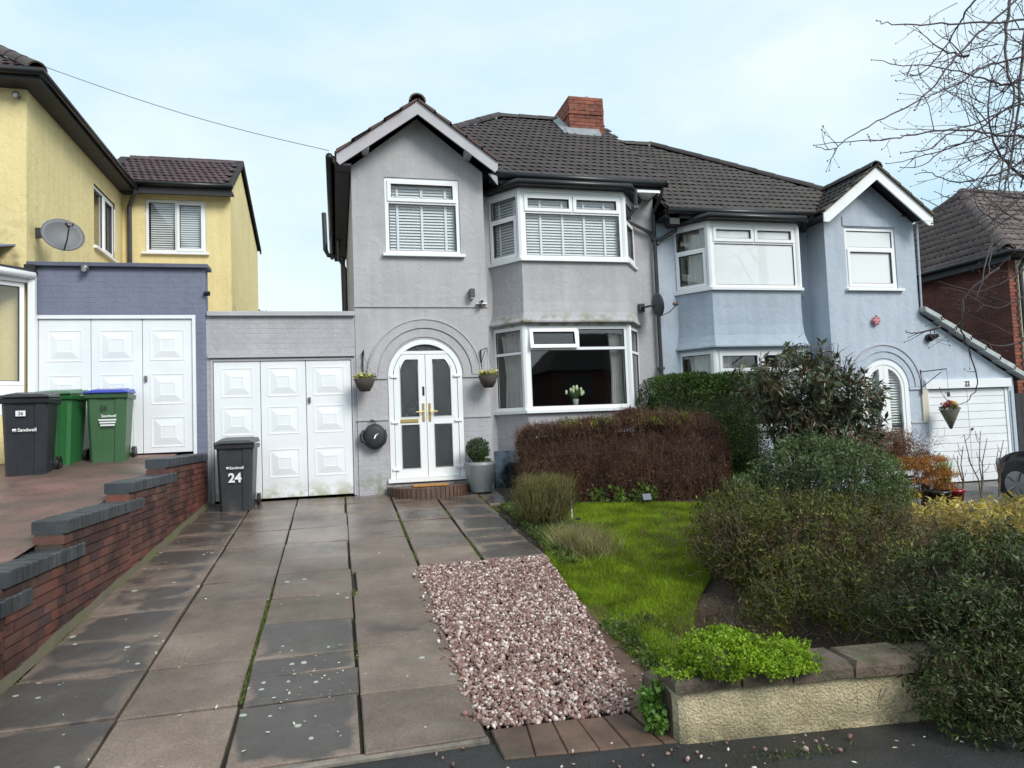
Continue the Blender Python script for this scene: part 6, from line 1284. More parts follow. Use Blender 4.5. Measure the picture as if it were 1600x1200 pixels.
shrub('bed_undergrowth', (6.5, 7.5, -1.5), 'grey-olive undergrowth filling the bed behind the edging board', 'shrub', [((7.0, 7.6, -1.42), (1.3, .6, .16)), ((5.6, 7.2, -1.35), (.7, .4, .14)), ((8.2, 8.0, -1.5), (.9, .5, .12))], 15000, .035, .014, leafmat('undergrowth_leaf', [(.10, .10, .045), (.14, .13, .06), (.07, .08, .03), (.18, .15, .08)]), nclump=500, cr=.06, nst=20)
# bare rose stems before the white garage of 22
rs = thing('bare_rose', (9.9, 9.3, -1.5), 'thorny bare rose stems in front of the white boarded garage', 'shrub')
mb = MB(); m_rose = mat('rose_stem', (.16, .09, .08), (.11, .10, .06), ns=10)
for bx0, tops in ((9.95, [(9.65, -.42), (9.98, -.38), (10.1, -.50)]), (10.3, [(10.42, -.55), (10.3, -.7)]), (9.6, [(9.5, -.75), (9.62, -.6)])):
    for tx, tz in tops:
        mb.tube([(bx0, 9.3, -1.45), (bx0+(tx-bx0)*.2+.03, 9.3, -1.15), ((bx0+tx)/2-.03, 9.28, -.9), (tx, 9.25, tz)], [.012, .010, .008, .005], 5)
        for _ in range(3):
            k = random.random()*.6+.3; px, pz = bx0+(tx-bx0)*k, -1.45+(tz+1.45)*k; sx = random.choice((-1, 1)); mb.tube([(px, 9.28, pz), (px+sx*.07, 9.26, pz+.06), (px+sx*.10, 9.25, pz+.15)], [.006, .005, .003], 4)
mb.build('stem', m_rose, rs)
# edging board and post in the bed
eb = thing('edging_board', (6.0, 6.5, -1.3), 'pale timber edging board running through the bed', 'board'); MB().hexa([(5.56, 6.52, -1.45), (6.50, 6.42, -1.62), (6.50, 6.45, -1.62), (5.56, 6.55, -1.45), (5.56, 6.52, -1.135), (6.50, 6.42, -1.35), (6.50, 6.45, -1.35), (5.56, 6.55, -1.135)]).build('plank', mat('weathered_timber', (.26, .23, .15), (.17, .17, .10), ns=8, rough=.85, bump=.5), eb)
tag(MB().box(6.50, 6.56, 6.40, 6.45, -1.75, -1.27).build('timber_post', mat('dark_timber', (.07, .045, .03), (.10, .07, .045), ns=9, rough=.9), bevel=.006), 'short dark timber post at the end of the edging board', 'post')
rp = thing('red_pot', (8.62, 8.75, -1.5), 'glossy dark red plant pot beside the orange shrub', 'plant pot'); MB().lathe([(.001, -1.5), (.09, -1.5), (.13, -1.22), (.145, -1.22), (.145, -1.18), (.125, -1.18), (.10, -1.3), (.001, -1.3)], (8.72, 8.6, 0), 20).build('pot', mat('red_glaze', (.30, .015, .015), rough=.2), rp, smooth=True)
bp_ = thing('black_pot', (8.1, 8.5, -1.5), 'black plastic plant pot partly hidden under the orange shrub', 'plant pot'); MB().lathe([(.001, -1.5), (.12, -1.5), (.17, -1.20), (.18, -1.20), (.18, -1.16), (.16, -1.16), (.13, -1.3), (.001, -1.3)], (8.28, 8.45, 0), 20).build('pot', m_blk, bp_, smooth=True)
pg = thing('potted_palm', (9.85, 9.9, -1.55), 'small potted plant with upright green leaves by the white boarded garage', 'potted plant')
MB().lathe([(.001, -1.45), (.10, -1.45), (.14, -1.17), (.125, -1.17), (.001, -1.2)], (9.85, 9.9, -.06), 16).build('pot', m_blk, pg, smooth=True)
P = np.stack([rng.normal(9.85, .04, 150), rng.normal(9.9, .04, 150), np.full(150, -1.24)], 1); V, Fc = blades(P, .34, .035, .5); bulk('foliage', V, Fc, leafmat('palm_leaf', [(.13, .24, .06), (.22, .34, .10), (.3, .4, .15)]), pg)

# topiary ball in a tall tapered planter
tp_ = thing('topiary_planter', (2.10, 10.68, -.98), 'clipped round box ball in a tall grey twisted zinc planter beside the doors', 'potted plant')
b = MB(); rings = []
for k in range(9):
    t = k/8; h = -.98+.45*t; a = .25+.55*t; s_ = .135+.065*t; rings.append([(2.10+s_*1.28*math.cos(a+math.pi/4+j*math.pi/2+dj)*(.86 if dj else 1), 10.68+s_*1.28*math.sin(a+math.pi/4+j*math.pi/2+dj)*(.86 if dj else 1), h) for j in range(4) for dj in (0, math.pi/4)])
k = 8; b.add([p for r_ in rings for p in r_]+[(2.10+(p[0]-2.10)*.9, 10.68+(p[1]-10.68)*.9, -.56) for p in rings[-1]], [(i*k+j, i*k+(j+1) % k, (i+1)*k+(j+1) % k, (i+1)*k+j) for i in range(9) for j in range(k)]+[tuple(9*k+j for j in range(k))])
b.build('planter', mat('zinc_planter', (.33, .35, .35), (.25, .27, .27), ns=5, rough=.45, metal=.2, bump=.1), tp_, smooth=True)
P, Nn = crown_points(5200, [((2.075, 10.68, -.335), (.17, .17, .17))], 260, .022, .93); V, Fc = leaf_mesh(P, Nn, .020, .012, 0, .5); bulk('foliage', V, Fc, leafmat('box_leaf', [(.02, .055, .014), (.035, .085, .02), (.05, .11, .028)], transl=.1), tp_)
P, Nn = crown_points(1500, [((2.075, 10.68, -.335), (.13, .13, .13))], 160, .03, .7); V, Fc = leaf_mesh(P, Nn, .03, .02, 0, .5); bulk('inner_foliage', V, Fc, MATS['woody_stem'], tp_)
MB().tube([(2.08, 10.68, -.58), (2.075, 10.68, -.40)], .014, 6).build('stem', m_stem, tp_)
P, Nn = crown_points(420, [((2.12, 10.66, -.535), (.17, .13, .04))], 30, .03, .4); V, Fc = leaf_mesh(P, Nn, .035, .022, .4, .6); bulk('underplanting', V, Fc, m_gcover, tp_)

# hanging baskets
def basket(x, z, label, arm):
    t = thing('hanging_basket', (x, 10.75, z), label, 'hanging basket', 'hanging baskets of pale yellow pansies beside the arched doors')
    MB().lathe([(.001, -.19), (.075, -.185), (.125, -.10), (.155, 0), (.145, 0), (.115, -.09), (.001, -.10)], (x, 10.75, z), 18).build('bowl', mat('coir_basket', (.085, .07, .06), (.05, .045, .04), ns=20, rough=.9, bump=1, bs=100), t, smooth=True)
    P, Nn = crown_points(420, [((x, 10.75, z+.02), (.155, .14, .035))], 40, .03, .5); V, Fc = leaf_mesh(P, Nn, .032, .022, 0, .6); bulk('foliage', V, Fc, m_gcover, t)
    P, Nn = crown_points(320, [((x, 10.75, z+.045), (.145, .13, .03))], 22, .022, .5); V, Fc = leaf_mesh(P, Nn, .036, .036, 0, .3); bulk('flower', V, Fc, leafmat('pansy', [(.66, .62, .18), (.76, .72, .32), (.58, .56, .12), (.8, .78, .5)], transl=.3), t)
    b = MB(); b.box(arm-.010, arm+.010, 10.97, 10.985, z+.12, z+.43); b.tube([(arm, 10.97, z+.41), (arm, 10.86, z+.42), (x, 10.75, z+.43)], .007, 6); b.tube([(arm, 10.97, z+.22), (x+(arm-x)*.3, 10.80, z+.41)], .006, 5); b.tube([(x, 10.75, z+.43), (x, 10.74, z+.36)], .006, 5); b.build('bracket', m_blk, t)
    b = MB()
    for k in range(3): a = k*2.09+.3; b.tube([(x, 10.75, z+.36), (x+.14*math.cos(a), 10.75+.14*math.sin(a), z+.0)], .0022, 4)
    b.build('chain', mat('grey_chain', (.25, .25, .25), metal=.7), t)
basket(.41, .78, 'hanging basket of pale yellow pansies left of the arched doors, over the garage edge', .40)
basket(2.29, .79, 'hanging basket of pale yellow pansies right of the arched doors, beside the bay', .235+2.0)
t = thing('cone_basket', (10.88, 10.75, .0), 'cone-shaped hanging basket with red and yellow flowers before the white boarded garage', 'hanging basket')
MB().lathe([(.001, -.36), (.02, -.35), (.165, 0), (.15, 0), (.001, -.05)], (10.89, 10.70, -.02), 16).build('cone', mat('wicker', (.13, .12, .09), (.07, .065, .05), ns=30, rough=.9), t, smooth=True)
for cx, cs_, cnt in ((10.84, [(.55, .04, .05), (.65, .12, .10)], 150), (10.96, [(.75, .55, .06), (.85, .7, .2)], 120)):
    P, Nn = crown_points(cnt, [((cx, 10.68, .08), (.07, .08, .05))], 12, .03, .4); V, Fc = leaf_mesh(P, Nn, .045, .04, 0, .4); bulk('flower', V, Fc, leafmat('basket_flower', cs_), t)
P, Nn = crown_points(420, [((10.89, 10.70, .02), (.18, .14, .05))], 40, .03, .4); V, Fc = leaf_mesh(P, Nn, .04, .022, -.4, .6); bulk('foliage', V, Fc, m_hg, t)
b = MB(); b.tube([(10.56, 10.96, .28), (10.56, 10.96, .74)], .012, 5); b.tube([(10.56, 10.94, .70), (10.89, 10.70, .73)], .010, 5); b.tube([(10.56, 10.94, .42), (10.82, 10.75, .68)], .008, 5); b.tube([(10.89, 10.70, .73), (10.89, 10.70, .30)], .004, 4); b.build('bracket', m_pipe, t)
b = MB(); b.lathe([(.001, .30), (.02, .30), (.03, .22), (.001, .22)], (10.89, 10.70, 0), 8); b.build('hook_cap', m_pipe, t)

# black bag hung on the wall
bg_ = thing('wall_bag', (.53, 10.9, -.08), 'round black bag with a small white flash hanging left of the doors', 'bag')
b = MB(); b.lathe([(.001, -.07), (.10, -.068), (.165, -.045), (.185, 0), (.165, .05), (.001, .055)], (0, 0, 0), 28); b.v = [(.545+x*.92, 10.905+z_*.9, -.085+y*1.06) for x, y, z_ in b.v]; b.build('bag_body', mat('black_nylon', (.018, .02, .024), (.03, .032, .036), ns=12, rough=.6, bump=.3, bs=60), bg_, smooth=True)
MB().tube([(.385, 10.90, .02), (.345, 10.90, -.06), (.36, 10.89, -.14), (.44, 10.88, -.20)], [.016, .03, .03, .016], 8).build('side_pocket', MATS['black_nylon'], bg_, smooth=True)
MB().tube([(.70, 10.88, .02), (.725, 10.87, -.08), (.70, 10.87, -.18), (.63, 10.87, -.25)], .008, 6).build('strap', m_blk, bg_)
MB().tube([(.53, 10.90, .12), (.50, 10.91, .15), (.49, 10.95, .17), (.54, 10.96, .165), (.56, 10.91, .11)], .008, 6).build('carry_loop', m_blk, bg_)
MB().prism([(.525, 10.838, -.11), (.545, 10.838, -.115), (.565, 10.838, -.07), (.60, 10.838, -.035), (.545, 10.838, -.06)], (0, .004, 0)).build('logo', m_white, bg_)
# security light, camera, dishes, lamps
sl2 = thing('security_light', (2.115, 10.9, 2.1), 'small dark grey wall light above the right side of the arch', 'light'); MB().box(2.075, 2.155, 10.86, 10.985, 2.04, 2.18).build('housing', mat('dark_grey_metal', (.07, .07, .075), rough=.5), sl2, bevel=.006); MB().box(2.085, 2.145, 10.87, 10.98, 2.025, 2.038).build('lamp_lens', mat('frosted_lens', (.5, .5, .48), rough=.3), sl2)
cm = thing('security_camera', (2.27, 10.9, 1.97), 'small white bullet camera on a ledge plate beside the dark wall light', 'camera')
MB().tube([(2.27, 10.965, 2.00), (2.262, 10.86, 1.975)], .026, 12).build('camera_body', m_white, cm, smooth=False); MB().tube([(2.2615, 10.859, 1.9745), (2.261, 10.850, 1.973)], .022, 12).build('lens', m_blk, cm); MB().box(2.19, 2.36, 10.93, 10.985, 1.945, 1.962).build('ledge_plate', m_white, cm); MB().box(2.245, 2.285, 10.90, 10.98, 1.905, 1.943).build('junction', mat('brown_plastic', (.09, .05, .035), rough=.5), cm)
def dish(name, c, face, r1, r2, label, lnb, wallp, col, brown=False):
    t = thing(name, c, label, 'satellite dish'); c = Vector(c); f = Vector(face).normalized(); s_ = f.cross(Vector((0, 0, 1))).normalized(); u_ = s_.cross(f).normalized(); b = MB(); n = 28; rings = 5; vs = []
    for side in (0, 1):
        for i in range(rings+1):
            q = i/rings
            for j in range(n): a = 2*math.pi*j/n; vs.append(c+s_*r1*q*math.cos(a)+u_*r2*q*math.sin(a)+f*(.07*q*q-.07-(.012 if side else 0)))
    fs = []
    for side in (0, 1):
        o = side*(rings+1)*n
        for i in range(rings):
            for j in range(n): fs.append((o+i*n+j, o+i*n+(j+1) % n, o+(i+1)*n+(j+1) % n, o+(i+1)*n+j))
    o = (rings+1)*n; fs += [(rings*n+j, rings*n+(j+1) % n, o+rings*n+(j+1) % n, o+rings*n+j) for j in range(n)]
    b.add(vs, fs).build('reflector', col, t, smooth=True)
    l = c+f*.36-u_*(.02); MB().tube([c-u_*r2*.95+f*.0, c-u_*r2*.7+f*.2, l-u_*.02], .010, 6).build('arm', m_pipe, t)
    b = MB(); b.tube([l+f*.02, l-f*.06], [.035, .028], 10); b.tube([l-s_*.05, l+s_*.05], .022, 8); b.build('receiver', mat('brown_plastic2', (.14, .09, .07), rough=.5) if brown else m_blk, t)
    MB().tube([c-f*.08, c-f*.13, Vector(wallp)], .018, 8).build('mount', m_pipe, t); w = Vector(wallp); b = MB(); b.box(w.x-.05, w.x+.05, w.y-.03, w.y+.03, w.z-.07, w.z+.07); b.build('wall_plate', m_pipe, t)
m_dish = mat('grey_dish_mesh', (.16, .165, .175), (.13, .135, .145), ns=60, rough=.55)
dish('satellite_dish', (-3.74, 11.22, 2.98), (.50, -.86, .25), .275, .25, 'grey oval satellite dish on the yellow side wall above the slate-blue garage', None, (WX+.02, 11.32, 3.02), m_dish)
dish('satellite_dish', (5.42, 11.16, 1.98), (.93, .05, .12), .21, .21, 'dark round satellite dish turned sideways beside the party-wall downpipe', None, (5.25, 11.47, 1.98), mat('dark_dish', (.05, .055, .065), rough=.5), brown=True)
def eyeball(name, c, label, cat='lamp', m=None, r=.055):
    t = thing(name, c, label, cat); c = Vector(c); MB().ball(c, r, n=14, m=8).build('shade', m or mat('grey_metal', (.2, .2, .21), rough=.35, metal=.6), t, smooth=True); MB().tube([c, c+Vector((0, .07, .0))], .03, 10).build('base', m_blk, t); MB().tube([c+Vector((0, -r*.8, -r*.5)), c+Vector((0, -r*1.02, -r*.65))], r*.5, 12).build('lens', mat('lamp_glass', (.5, .5, .5), rough=.2), t)
eyeball('wall_lamp', (-3.37, 10.92, 2.43), 'small round grey lamp under the coping of the slate-blue garage')
eyeball('wall_lamp', (-4.22, 10.93, 4.86), 'round lamp high under the eaves of the yellow house', r=.05)
fl_ = thing('wall_lamp', (10.85, 10.9, 1.34), 'black conical wall lamp on the pale blue gable of the lean-to garage', 'lamp'); MB().tube([(10.84, 11.01, 1.34), (10.84, 10.95, 1.34)], .075, 14).build('base', m_blk, fl_); MB().tube([(10.84, 10.96, 1.34), (10.92, 10.85, 1.37)], [.065, .03], 10).build('shade', m_blk, fl_)
orn = thing('pink_ornament', (9.67, 10.93, 1.68), 'pink flower-shaped wall ornament above the pale blue arch', 'ornament')
for k in range(6): a = k*1.047; MB().ball((9.66+.05*math.cos(a), 10.95, 1.66+.05*math.sin(a)), .034, n=8, m=5).build('petal', mat('pink_paint', (.62, .16, .20), (.72, .3, .33), ns=20, rough=.6), orn, smooth=True)
MB().ball((9.66, 10.94, 1.66), .032, n=8, m=5).build('centre', mat('pink_paint_pale', (.7, .4, .42), rough=.6), orn); MB().prism([(9.66, 10.94, 1.76), (9.74, 10.93, 1.70), (9.62, 10.93, 1.72)], (0, .03, 0)).build('bird_wing', m_blk, orn)
# metal sheet and slatted black box beside the planter
ms = thing('metal_panel', (2.62, 11.2, -1.0), 'dark blue-grey metal panel leaning on the wall behind the planter', 'panel'); MB().hexa([(2.44, 11.13, -1.0), (2.90, 11.13, -1.0), (2.90, 11.16, -1.0), (2.44, 11.16, -1.0), (2.44, 11.20, -.40), (2.90, 11.20, -.40), (2.90, 11.23, -.40), (2.44, 11.23, -.40)]).build('sheet', mat('blue_metal', (.10, .14, .19), (.02, .03, .045), ns=5, rough=.35, metal=.5), ms)
bb = thing('black_crate', (2.8, 11.0, -1.0), 'black slatted box in front of the blue-grey metal panel', 'crate')
for k in range(4): MB().box(2.63, 3.0, 10.98, 11.0, -.99+k*.105, -.90+k*.105).build('slat', m_blk, bb, bevel=.004)
MB().box(2.64, 3.0, 11.002, 11.12, -1.0, -.575).build('box_body', mat('dark_plastic', (.03, .035, .045), rough=.4), bb)
# solar light and white cane
so_ = thing('solar_light', (4.08, 9.1, -1.13), 'small square solar garden light on the far lawn edge', 'solar light'); MB().hexa([(4.02, 9.02, -1.08), (4.14, 9.02, -1.08), (4.14, 9.05, -1.08), (4.02, 9.05, -1.08), (4.02, 9.06, -1.00), (4.14, 9.06, -1.00), (4.14, 9.09, -1.01), (4.02, 9.09, -1.01)]).build('solar_panel', mat('solar_cell', (.05, .07, .12), rough=.5), so_); MB().tube([(4.08, 9.06, -1.16), (4.08, 9.06, -1.05)], .01, 6).build('spike', m_blk, so_)
cn_ = thing('white_cane', (2.77, 8.37, -1.2), 'thin white cane stuck in the bed beside the twiggy shrub', 'cane'); MB().tube([(2.77, 8.37, -1.22), (2.768, 8.37, -.92)], .009, 6).build('rod', m_white, cn_); MB().tube([(2.80, 8.33, -1.17), (2.86, 8.31, -1.165)], .015, 6).build('lamp_foot', m_blk, cn_)
# vase of tulips inside the bay
va = thing('tulip_vase', (3.86, 11.2, .25), 'glass vase of pale tulips standing inside the lower bay window', 'vase')
MB().lathe([(.001, .20), (.045, .20), (.05, .26), (.042, .33), (.06, .40), (.055, .40), (.038, .33), (.001, .22)], (3.86, 11.2, 0), 14).build('vase', mat('green_glass', (.35, .42, .36), rough=.1), va, smooth=True)
b = MB(); m_tul = mat('tulip_petal', (.75, .78, .52), (.62, .70, .38), ns=9, rough=.5)
for k in range(11):
    a = k*2.4; r_ = .02+.013*k; tx, ty, tz = 3.86+r_*math.cos(a)*1.2, 11.18+r_*math.sin(a)*.6, .60-.010*k+.01*math.sin(k*3); b.tube([(3.86, 11.2, .38), (3.86+(tx-3.86)*.6, 11.19, .48), (tx, ty, tz-.03)], .004, 4); MB().lathe([(.001, -.04), (.018, -.035), (.024, -.005), (.016, .03), (.001, .035)], (tx, ty, tz), 8).build('tulip', m_tul, va, smooth=True)
b.build('stem', mat('tulip_stem', (.10, .2, .06), rough=.5), va)
P, Nn = crown_points(60, [((3.86, 11.19, .48), (.09, .05, .08))], 14, .03, .4); V, Fc = leaf_mesh(P, Nn, .10, .022, 1.5, .5); bulk('foliage', V, Fc, MATS['tulip_stem'], va)
b = MB(); b.box(2.99, 4.76, 11.06, 11.5, .19, .232); b.build('window_board', m_white, h24)

# ================================================================== wheeled bins
def text_obj(parent, s, size, loc, m, name='number', rot=(math.pi/2, 0, 0), ex=.001, bold=0., align='CENTER', shear=0):
    cu = bpy.data.curves.new(name, 'FONT'); cu.body = s; cu.size = size; cu.extrude = ex; cu.offset = bold; cu.align_x = align; cu.shear = shear; cu.resolution_u = 3
    tmp = bpy.data.objects.new('t', cu); C.objects.link(tmp); dg = bpy.context.evaluated_depsgraph_get(); me = bpy.data.meshes.new_from_object(tmp.evaluated_get(dg)); bpy.data.objects.remove(tmp); me.materials.clear(); me.materials.append(m); me.name = name
    o = bpy.data.objects.new(name, me); C.objects.link(o); o.parent = parent; o.location = loc; o.rotation_euler = rot; return o
m_print = mat('white_print', (.78, .80, .80), rough=.5); m_printk = mat('black_print', (.02, .02, .02), rough=.5)
def bin_(loc, rz, body, lid, label, group=None, flip=0.):
    t = thing('wheeled_bin', loc, label, 'bin', group, rz)
    H, wt, wb_, dt, db = .92, .24, .205, .27, .20   # half widths / half depths
    b = MB(); lv = [(0, 0), (.04, .0), (.30, .3), (.62, .66), (.86, .93), (.87, .93)]
    def ring(z, k, gr=0):
        w = wb_+(wt-wb_)*k; d0 = -db-(dt-db)*k*.4; d1 = db+(dt-db)*k; c = .035; g = .012
        return [(-w+c, d0, z), (-w*.45, d0, z), (-w*.40, d0+g, z), (w*.40, d0+g, z), (w*.45, d0, z), (w-c, d0, z), (w, d0+c, z), (w, d1-c, z), (w-c, d1, z), (-w+c, d1, z), (-w, d1-c, z), (-w, d0+c, z)]
    rings = [ring(z, k) for z, k in lv]; n = 12; b.add([p for r_ in rings for p in r_], [(i*n+j, i*n+(j+1) % n, (i+1)*n+(j+1) % n, (i+1)*n+j) for i in range(len(lv)-1) for j in range(n)]+[tuple(range(n))[::-1]])
    b.build('bin_body', body, t, local=True)
    r_ = MB(); w = wt+.018; 
    r_.hexa([(-w, -dt*.55-db*.5, .85), (w, -dt*.55-db*.5, .85), (w, dt+.03, .85), (-w, dt+.03, .85), (-w-.006, -dt*.58-db*.5-.008, .915), (w+.006, -dt*.58-db*.5-.008, .915), (w+.006, dt+.04, .915), (-w-.006, dt+.04, .915)]); r_.build('rim', body, t, local=True, bevel=.008)
    l = MB(); w = wt+.026; y0 = -dt*.62-db*.5-.02; l.hexa([(-w, y0, .918), (w, y0, .918), (w, dt+.02, .935), (-w, dt+.02, .935), (-w+.015, y0+.012, .945), (w-.015, y0+.012, .945), (w-.02, dt, 1.0), (-w+.02, dt, 1.0)]); lo = l.build('lid', lid, t, local=True, bevel=.008)
    l2 = MB(); l2.hexa([(-w+.06, y0+.06, .945), (w-.06, y0+.06, .945), (w-.06, dt-.05, .985), (-w+.06, dt-.05, .985), (-w+.075, y0+.08, .962), (w-.075, y0+.08, .962), (w-.075, dt-.07, 1.008), (-w+.075, dt-.07, 1.008)]); l2.build('lid_panel', lid, lo, local=True)
    h = MB(); h.tube([(-wt*.9, dt+.06, .955), (wt*.9, dt+.06, .955)], .014, 8); h.box(-wt*.9-.01, -wt*.9+.012, dt, dt+.07, .93, .97); h.box(wt*.9-.012, wt*.9+.01, dt, dt+.07, .93, .97); h.build('handle', lid, t, local=True)
    for sx in (-1, 1):
        x = sx*(wb_+.035); w_ = MB(); w_.tube([(x-.022, db+.05, .10), (x+.022, db+.05, .10)], .10, 20); wo = w_.build('wheel', m_blk, t, local=True, bevel=.006); hb_ = MB(); hb_.tube([(x-.027, db+.05, .10), (x+.027, db+.05, .10)], .035, 12); hb_.build('hub', mat('bin_grey', (.04, .04, .042), rough=.5), wo, local=True)
    MB().tube([(-wb_-.02, db+.05, .10), (wb_+.02, db+.05, .10)], .012, 8).build('axle', m_blk, t, local=True)
    return t
m_bing = mat('charcoal_bin_plastic', (.035, .037, .042), (.045, .047, .052), ns=6, rough=.42, fine=(30, .05), dirt=[((.09, .085, .08), -1.0, -.85, 9, .5)])
m_bin2 = mat('black_bin_plastic', (.020, .022, .027), (.028, .030, .036), ns=6, rough=.4)
m_bgrn = mat('green_bin_plastic', (.045, .115, .050), (.055, .13, .06), ns=4, rough=.42); m_bgrn2 = mat('bright_green_bin_plastic', (.025, .13, .035), (.03, .15, .045), ns=4, rough=.42)
m_blid = mat('blue_lid_plastic', (.035, .055, .36), (.04, .06, .42), ns=3, rough=.35); m_glid = mat('green_lid_plastic', (.07, .16, .09), rough=.4)
b24 = bin_((-1.36, 10.55, plane(10.4)-.005), R(-2), m_bing, m_bing, 'dark grey wheeled bin with white number 24 in front of the white garage doors')
text_obj(b24, '24', .17, (0, -.2275, .40), m_print, 'number', bold=.006); text_obj(b24, 'Sandwell', .052, (.025, -.2335, .575), m_print, 'logo_text', bold=.001)
MB().tube([(-.105, -.236, .590), (-.075, -.237, .590)], .016, 5).build('logo_mark', m_print, b24, local=True)
z9 = z26(-3.5, 9.7)
ba = bin_((-3.60, 9.72, z9-.02), R(6), m_bin2, m_bin2, 'black wheeled bin with small 26 sticker at the far left of the raised drive')
MB().box(-.085, .015, -.243, -.240, .70, .765).build('sticker', m_print, ba, local=True); text_obj(ba, '26', .055, (-.034, -.244, .714), m_printk, 'number', bold=.001)
text_obj(ba, 'Sandwell', .055, (.03, -.236, .52), m_print, 'logo_text', bold=.001); MB().tube([(-.115, -.236, .535), (-.08, -.237, .535)], .018, 5).build('logo_mark', m_print, ba, local=True)
bb2 = bin_((-3.55, 10.50, z26(-3.5, 10.3)-.01), R(-6), m_bgrn2, m_glid, 'green wheeled bin with green lid tucked behind the black bin')
bc = bin_((-2.97, 10.60, z26(-3, 10.4)-.01), R(4), m_bgrn, m_blid, 'green wheeled bin with bright blue lid before the white panelled garage doors')
text_obj(bc, '26', .085, (-.03, -.243, .70), m_printk, 'number', bold=.001); text_obj(bc, 'Sandwell', .05, (.03, -.240, .60), m_print, 'logo_text', bold=.001)
for k in range(3): MB().box(-.09+.01*k, .12-.01*k, -.2415, -.2385, .555-k*.035, .575-k*.035).build('printed_line', m_print, bc, local=True)
MB().box(-.10, .08, -.10, .10, .978, .984).build('lid_sticker', m_print, bc, local=True)
# ---- number on garage 22
text_obj(lint, '22', .115, (11.60, 10.952, .425), mat('number_paint', (.10, .05, .05), rough=.5), 'number', bold=.003)
for q_ in (11.572, 11.632): MB().box(q_-.026, q_+.026, 10.950, 10.956, .405, .412).build('number_serif', MATS['number_paint'], lint)

# ================================================================== overhead cable
cb = MB(); A_ = Vector((-3.84, 10.9, 5.27)); B_ = Vector((-.02, 10.72, 4.22)); cb.tube([A_.lerp(B_, i/24)-Vector((0, 0, .09*math.sin(math.pi*i/24))) for i in range(25)], .006, 5); tag(cb.build('overhead_cable', mat('grey_cable', (.26, .24, .36), rough=.5)), 'thin overhead cable sagging between the yellow and the grey house', 'cable')

# ================================================================== dark car at the right edge
car = thing('parked_car', (12.02, 8.80, -1.655), 'dark parked car with its nose showing at the right edge before the white garage', 'car', rz=-math.pi/2)
m_car = mat('dark_car_paint', (.010, .011, .014), rough=.08); gz_ = 0.
prof = [(-1.30, .32), (-1.36, .50), (-1.33, .68), (-1.22, .80), (-.95, .90), (-.30, .96), (-.05, 1.0), (.45, 1.38), (.80, 1.46), (1.9, 1.46), (2.4, 1.30), (2.75, .98), (2.82, .60), (2.78, .32)]
CX0, CY0 = 0., 0.
b = MB(); secs = [(-.88, .93, .75), (-.86, .95, .9), (-.80, .98, .95), (-.45, 1.0, 1), (.45, 1.0, 1), (.80, .98, .95), (.86, .95, .9), (.88, .93, .75)]; vs = []; n = len(prof)
for yo, kx, kz in secs:
    for x, z in prof: zz = z if z < .95 else .95+(z-.95)*(kz if abs(yo) < .82 else .55); vs.append((CX0+x*kx, CY0+yo*(1-.16*max(0, (z-.95))), gz_+zz))
fs = [(i*n+j, i*n+(j+1) % n, (i+1)*n+(j+1) % n, (i+1)*n+j) for i in range(7) for j in range(n)]+[tuple(range(n)), tuple(range(7*n, 8*n))[::-1]]
b.add(vs, fs); bo = b.build('car_body', m_car, car, local=True, smooth=True); ss = bo.modifiers.new('round', 'SUBSURF'); ss.levels = 2; ss.render_levels = 2
for sx in (-.86, 1.95):
    for sy in (-1, 1):
        x, y = CX0+sx, CY0+sy*.82; w_ = MB(); w_.tube([(x, y-.10, gz_+.33), (x, y+.10, gz_+.33)], .335, 28); wo = w_.build('wheel', m_blk, car, bevel=.02, local=True)
        rm = MB(); rm.tube([(x, y+sy*.10-.004, gz_+.33), (x, y+sy*.10+.012*sy+.004, gz_+.33)], .225, 24); ro = rm.build('rim', mat('alloy', (.35, .36, .37), rough=.3, metal=.8), wo, local=True)
        for k in range(5): a = k*1.2566; MB().hexa([(x+.05*math.cos(a)-.02, y+sy*.115, gz_+.33+.05*math.sin(a)), (x+.05*math.cos(a)+.02, y+sy*.115, gz_+.33+.05*math.sin(a)), (x+.05*math.cos(a)+.02, y+sy*.118, gz_+.33+.05*math.sin(a)), (x+.05*math.cos(a)-.02, y+sy*.118, gz_+.33+.05*math.sin(a)), (x+.21*math.cos(a)-.02, y+sy*.125, gz_+.33+.21*math.sin(a)), (x+.21*math.cos(a)+.02, y+sy*.125, gz_+.33+.21*math.sin(a)), (x+.21*math.cos(a)+.02, y+sy*.128, gz_+.33+.21*math.sin(a)), (x+.21*math.cos(a)-.02, y+sy*.128, gz_+.33+.21*math.sin(a))]).build('spoke', MATS['alloy'], wo, local=True)
    MB().arcband(CX0+sx, gz_+.33, .345, .40, CY0-.885, CY0-.80, n=16).build('wheel_arch', m_blk, car, local=True)
MB().hexa([(CX0-1.34, CY0-.80, gz_+.62), (CX0-1.06, CY0-.872, gz_+.64), (CX0-1.06, CY0-.80, gz_+.64), (CX0-1.30, CY0-.70, gz_+.62), (CX0-1.30, CY0-.80, gz_+.76), (CX0-.98, CY0-.868, gz_+.80), (CX0-.98, CY0-.80, gz_+.80), (CX0-1.24, CY0-.70, gz_+.76)]).build('headlight', mat('headlight_lens', (.25, .27, .3), rough=.08), car, local=True)
MB().box(CX0-.2, CX0+1.9, CY0-.80, CY0-.79, gz_+1.0, gz_+1.02).build('window_trim', m_blk, car, local=True)
grid_sheet('side_driveway', [8.9, 10, 11, 12, 14, 18], [4.5, 6.5, 8, 9, 10, 11.0], lambda x, y: -1.41-.14*(11-y), mat('wet_concrete', (.13, .12, .11), (.08, .075, .07), ns=2, rough=.55, bump=.5, bs=60, wet=(.7, .3, 1.5)))

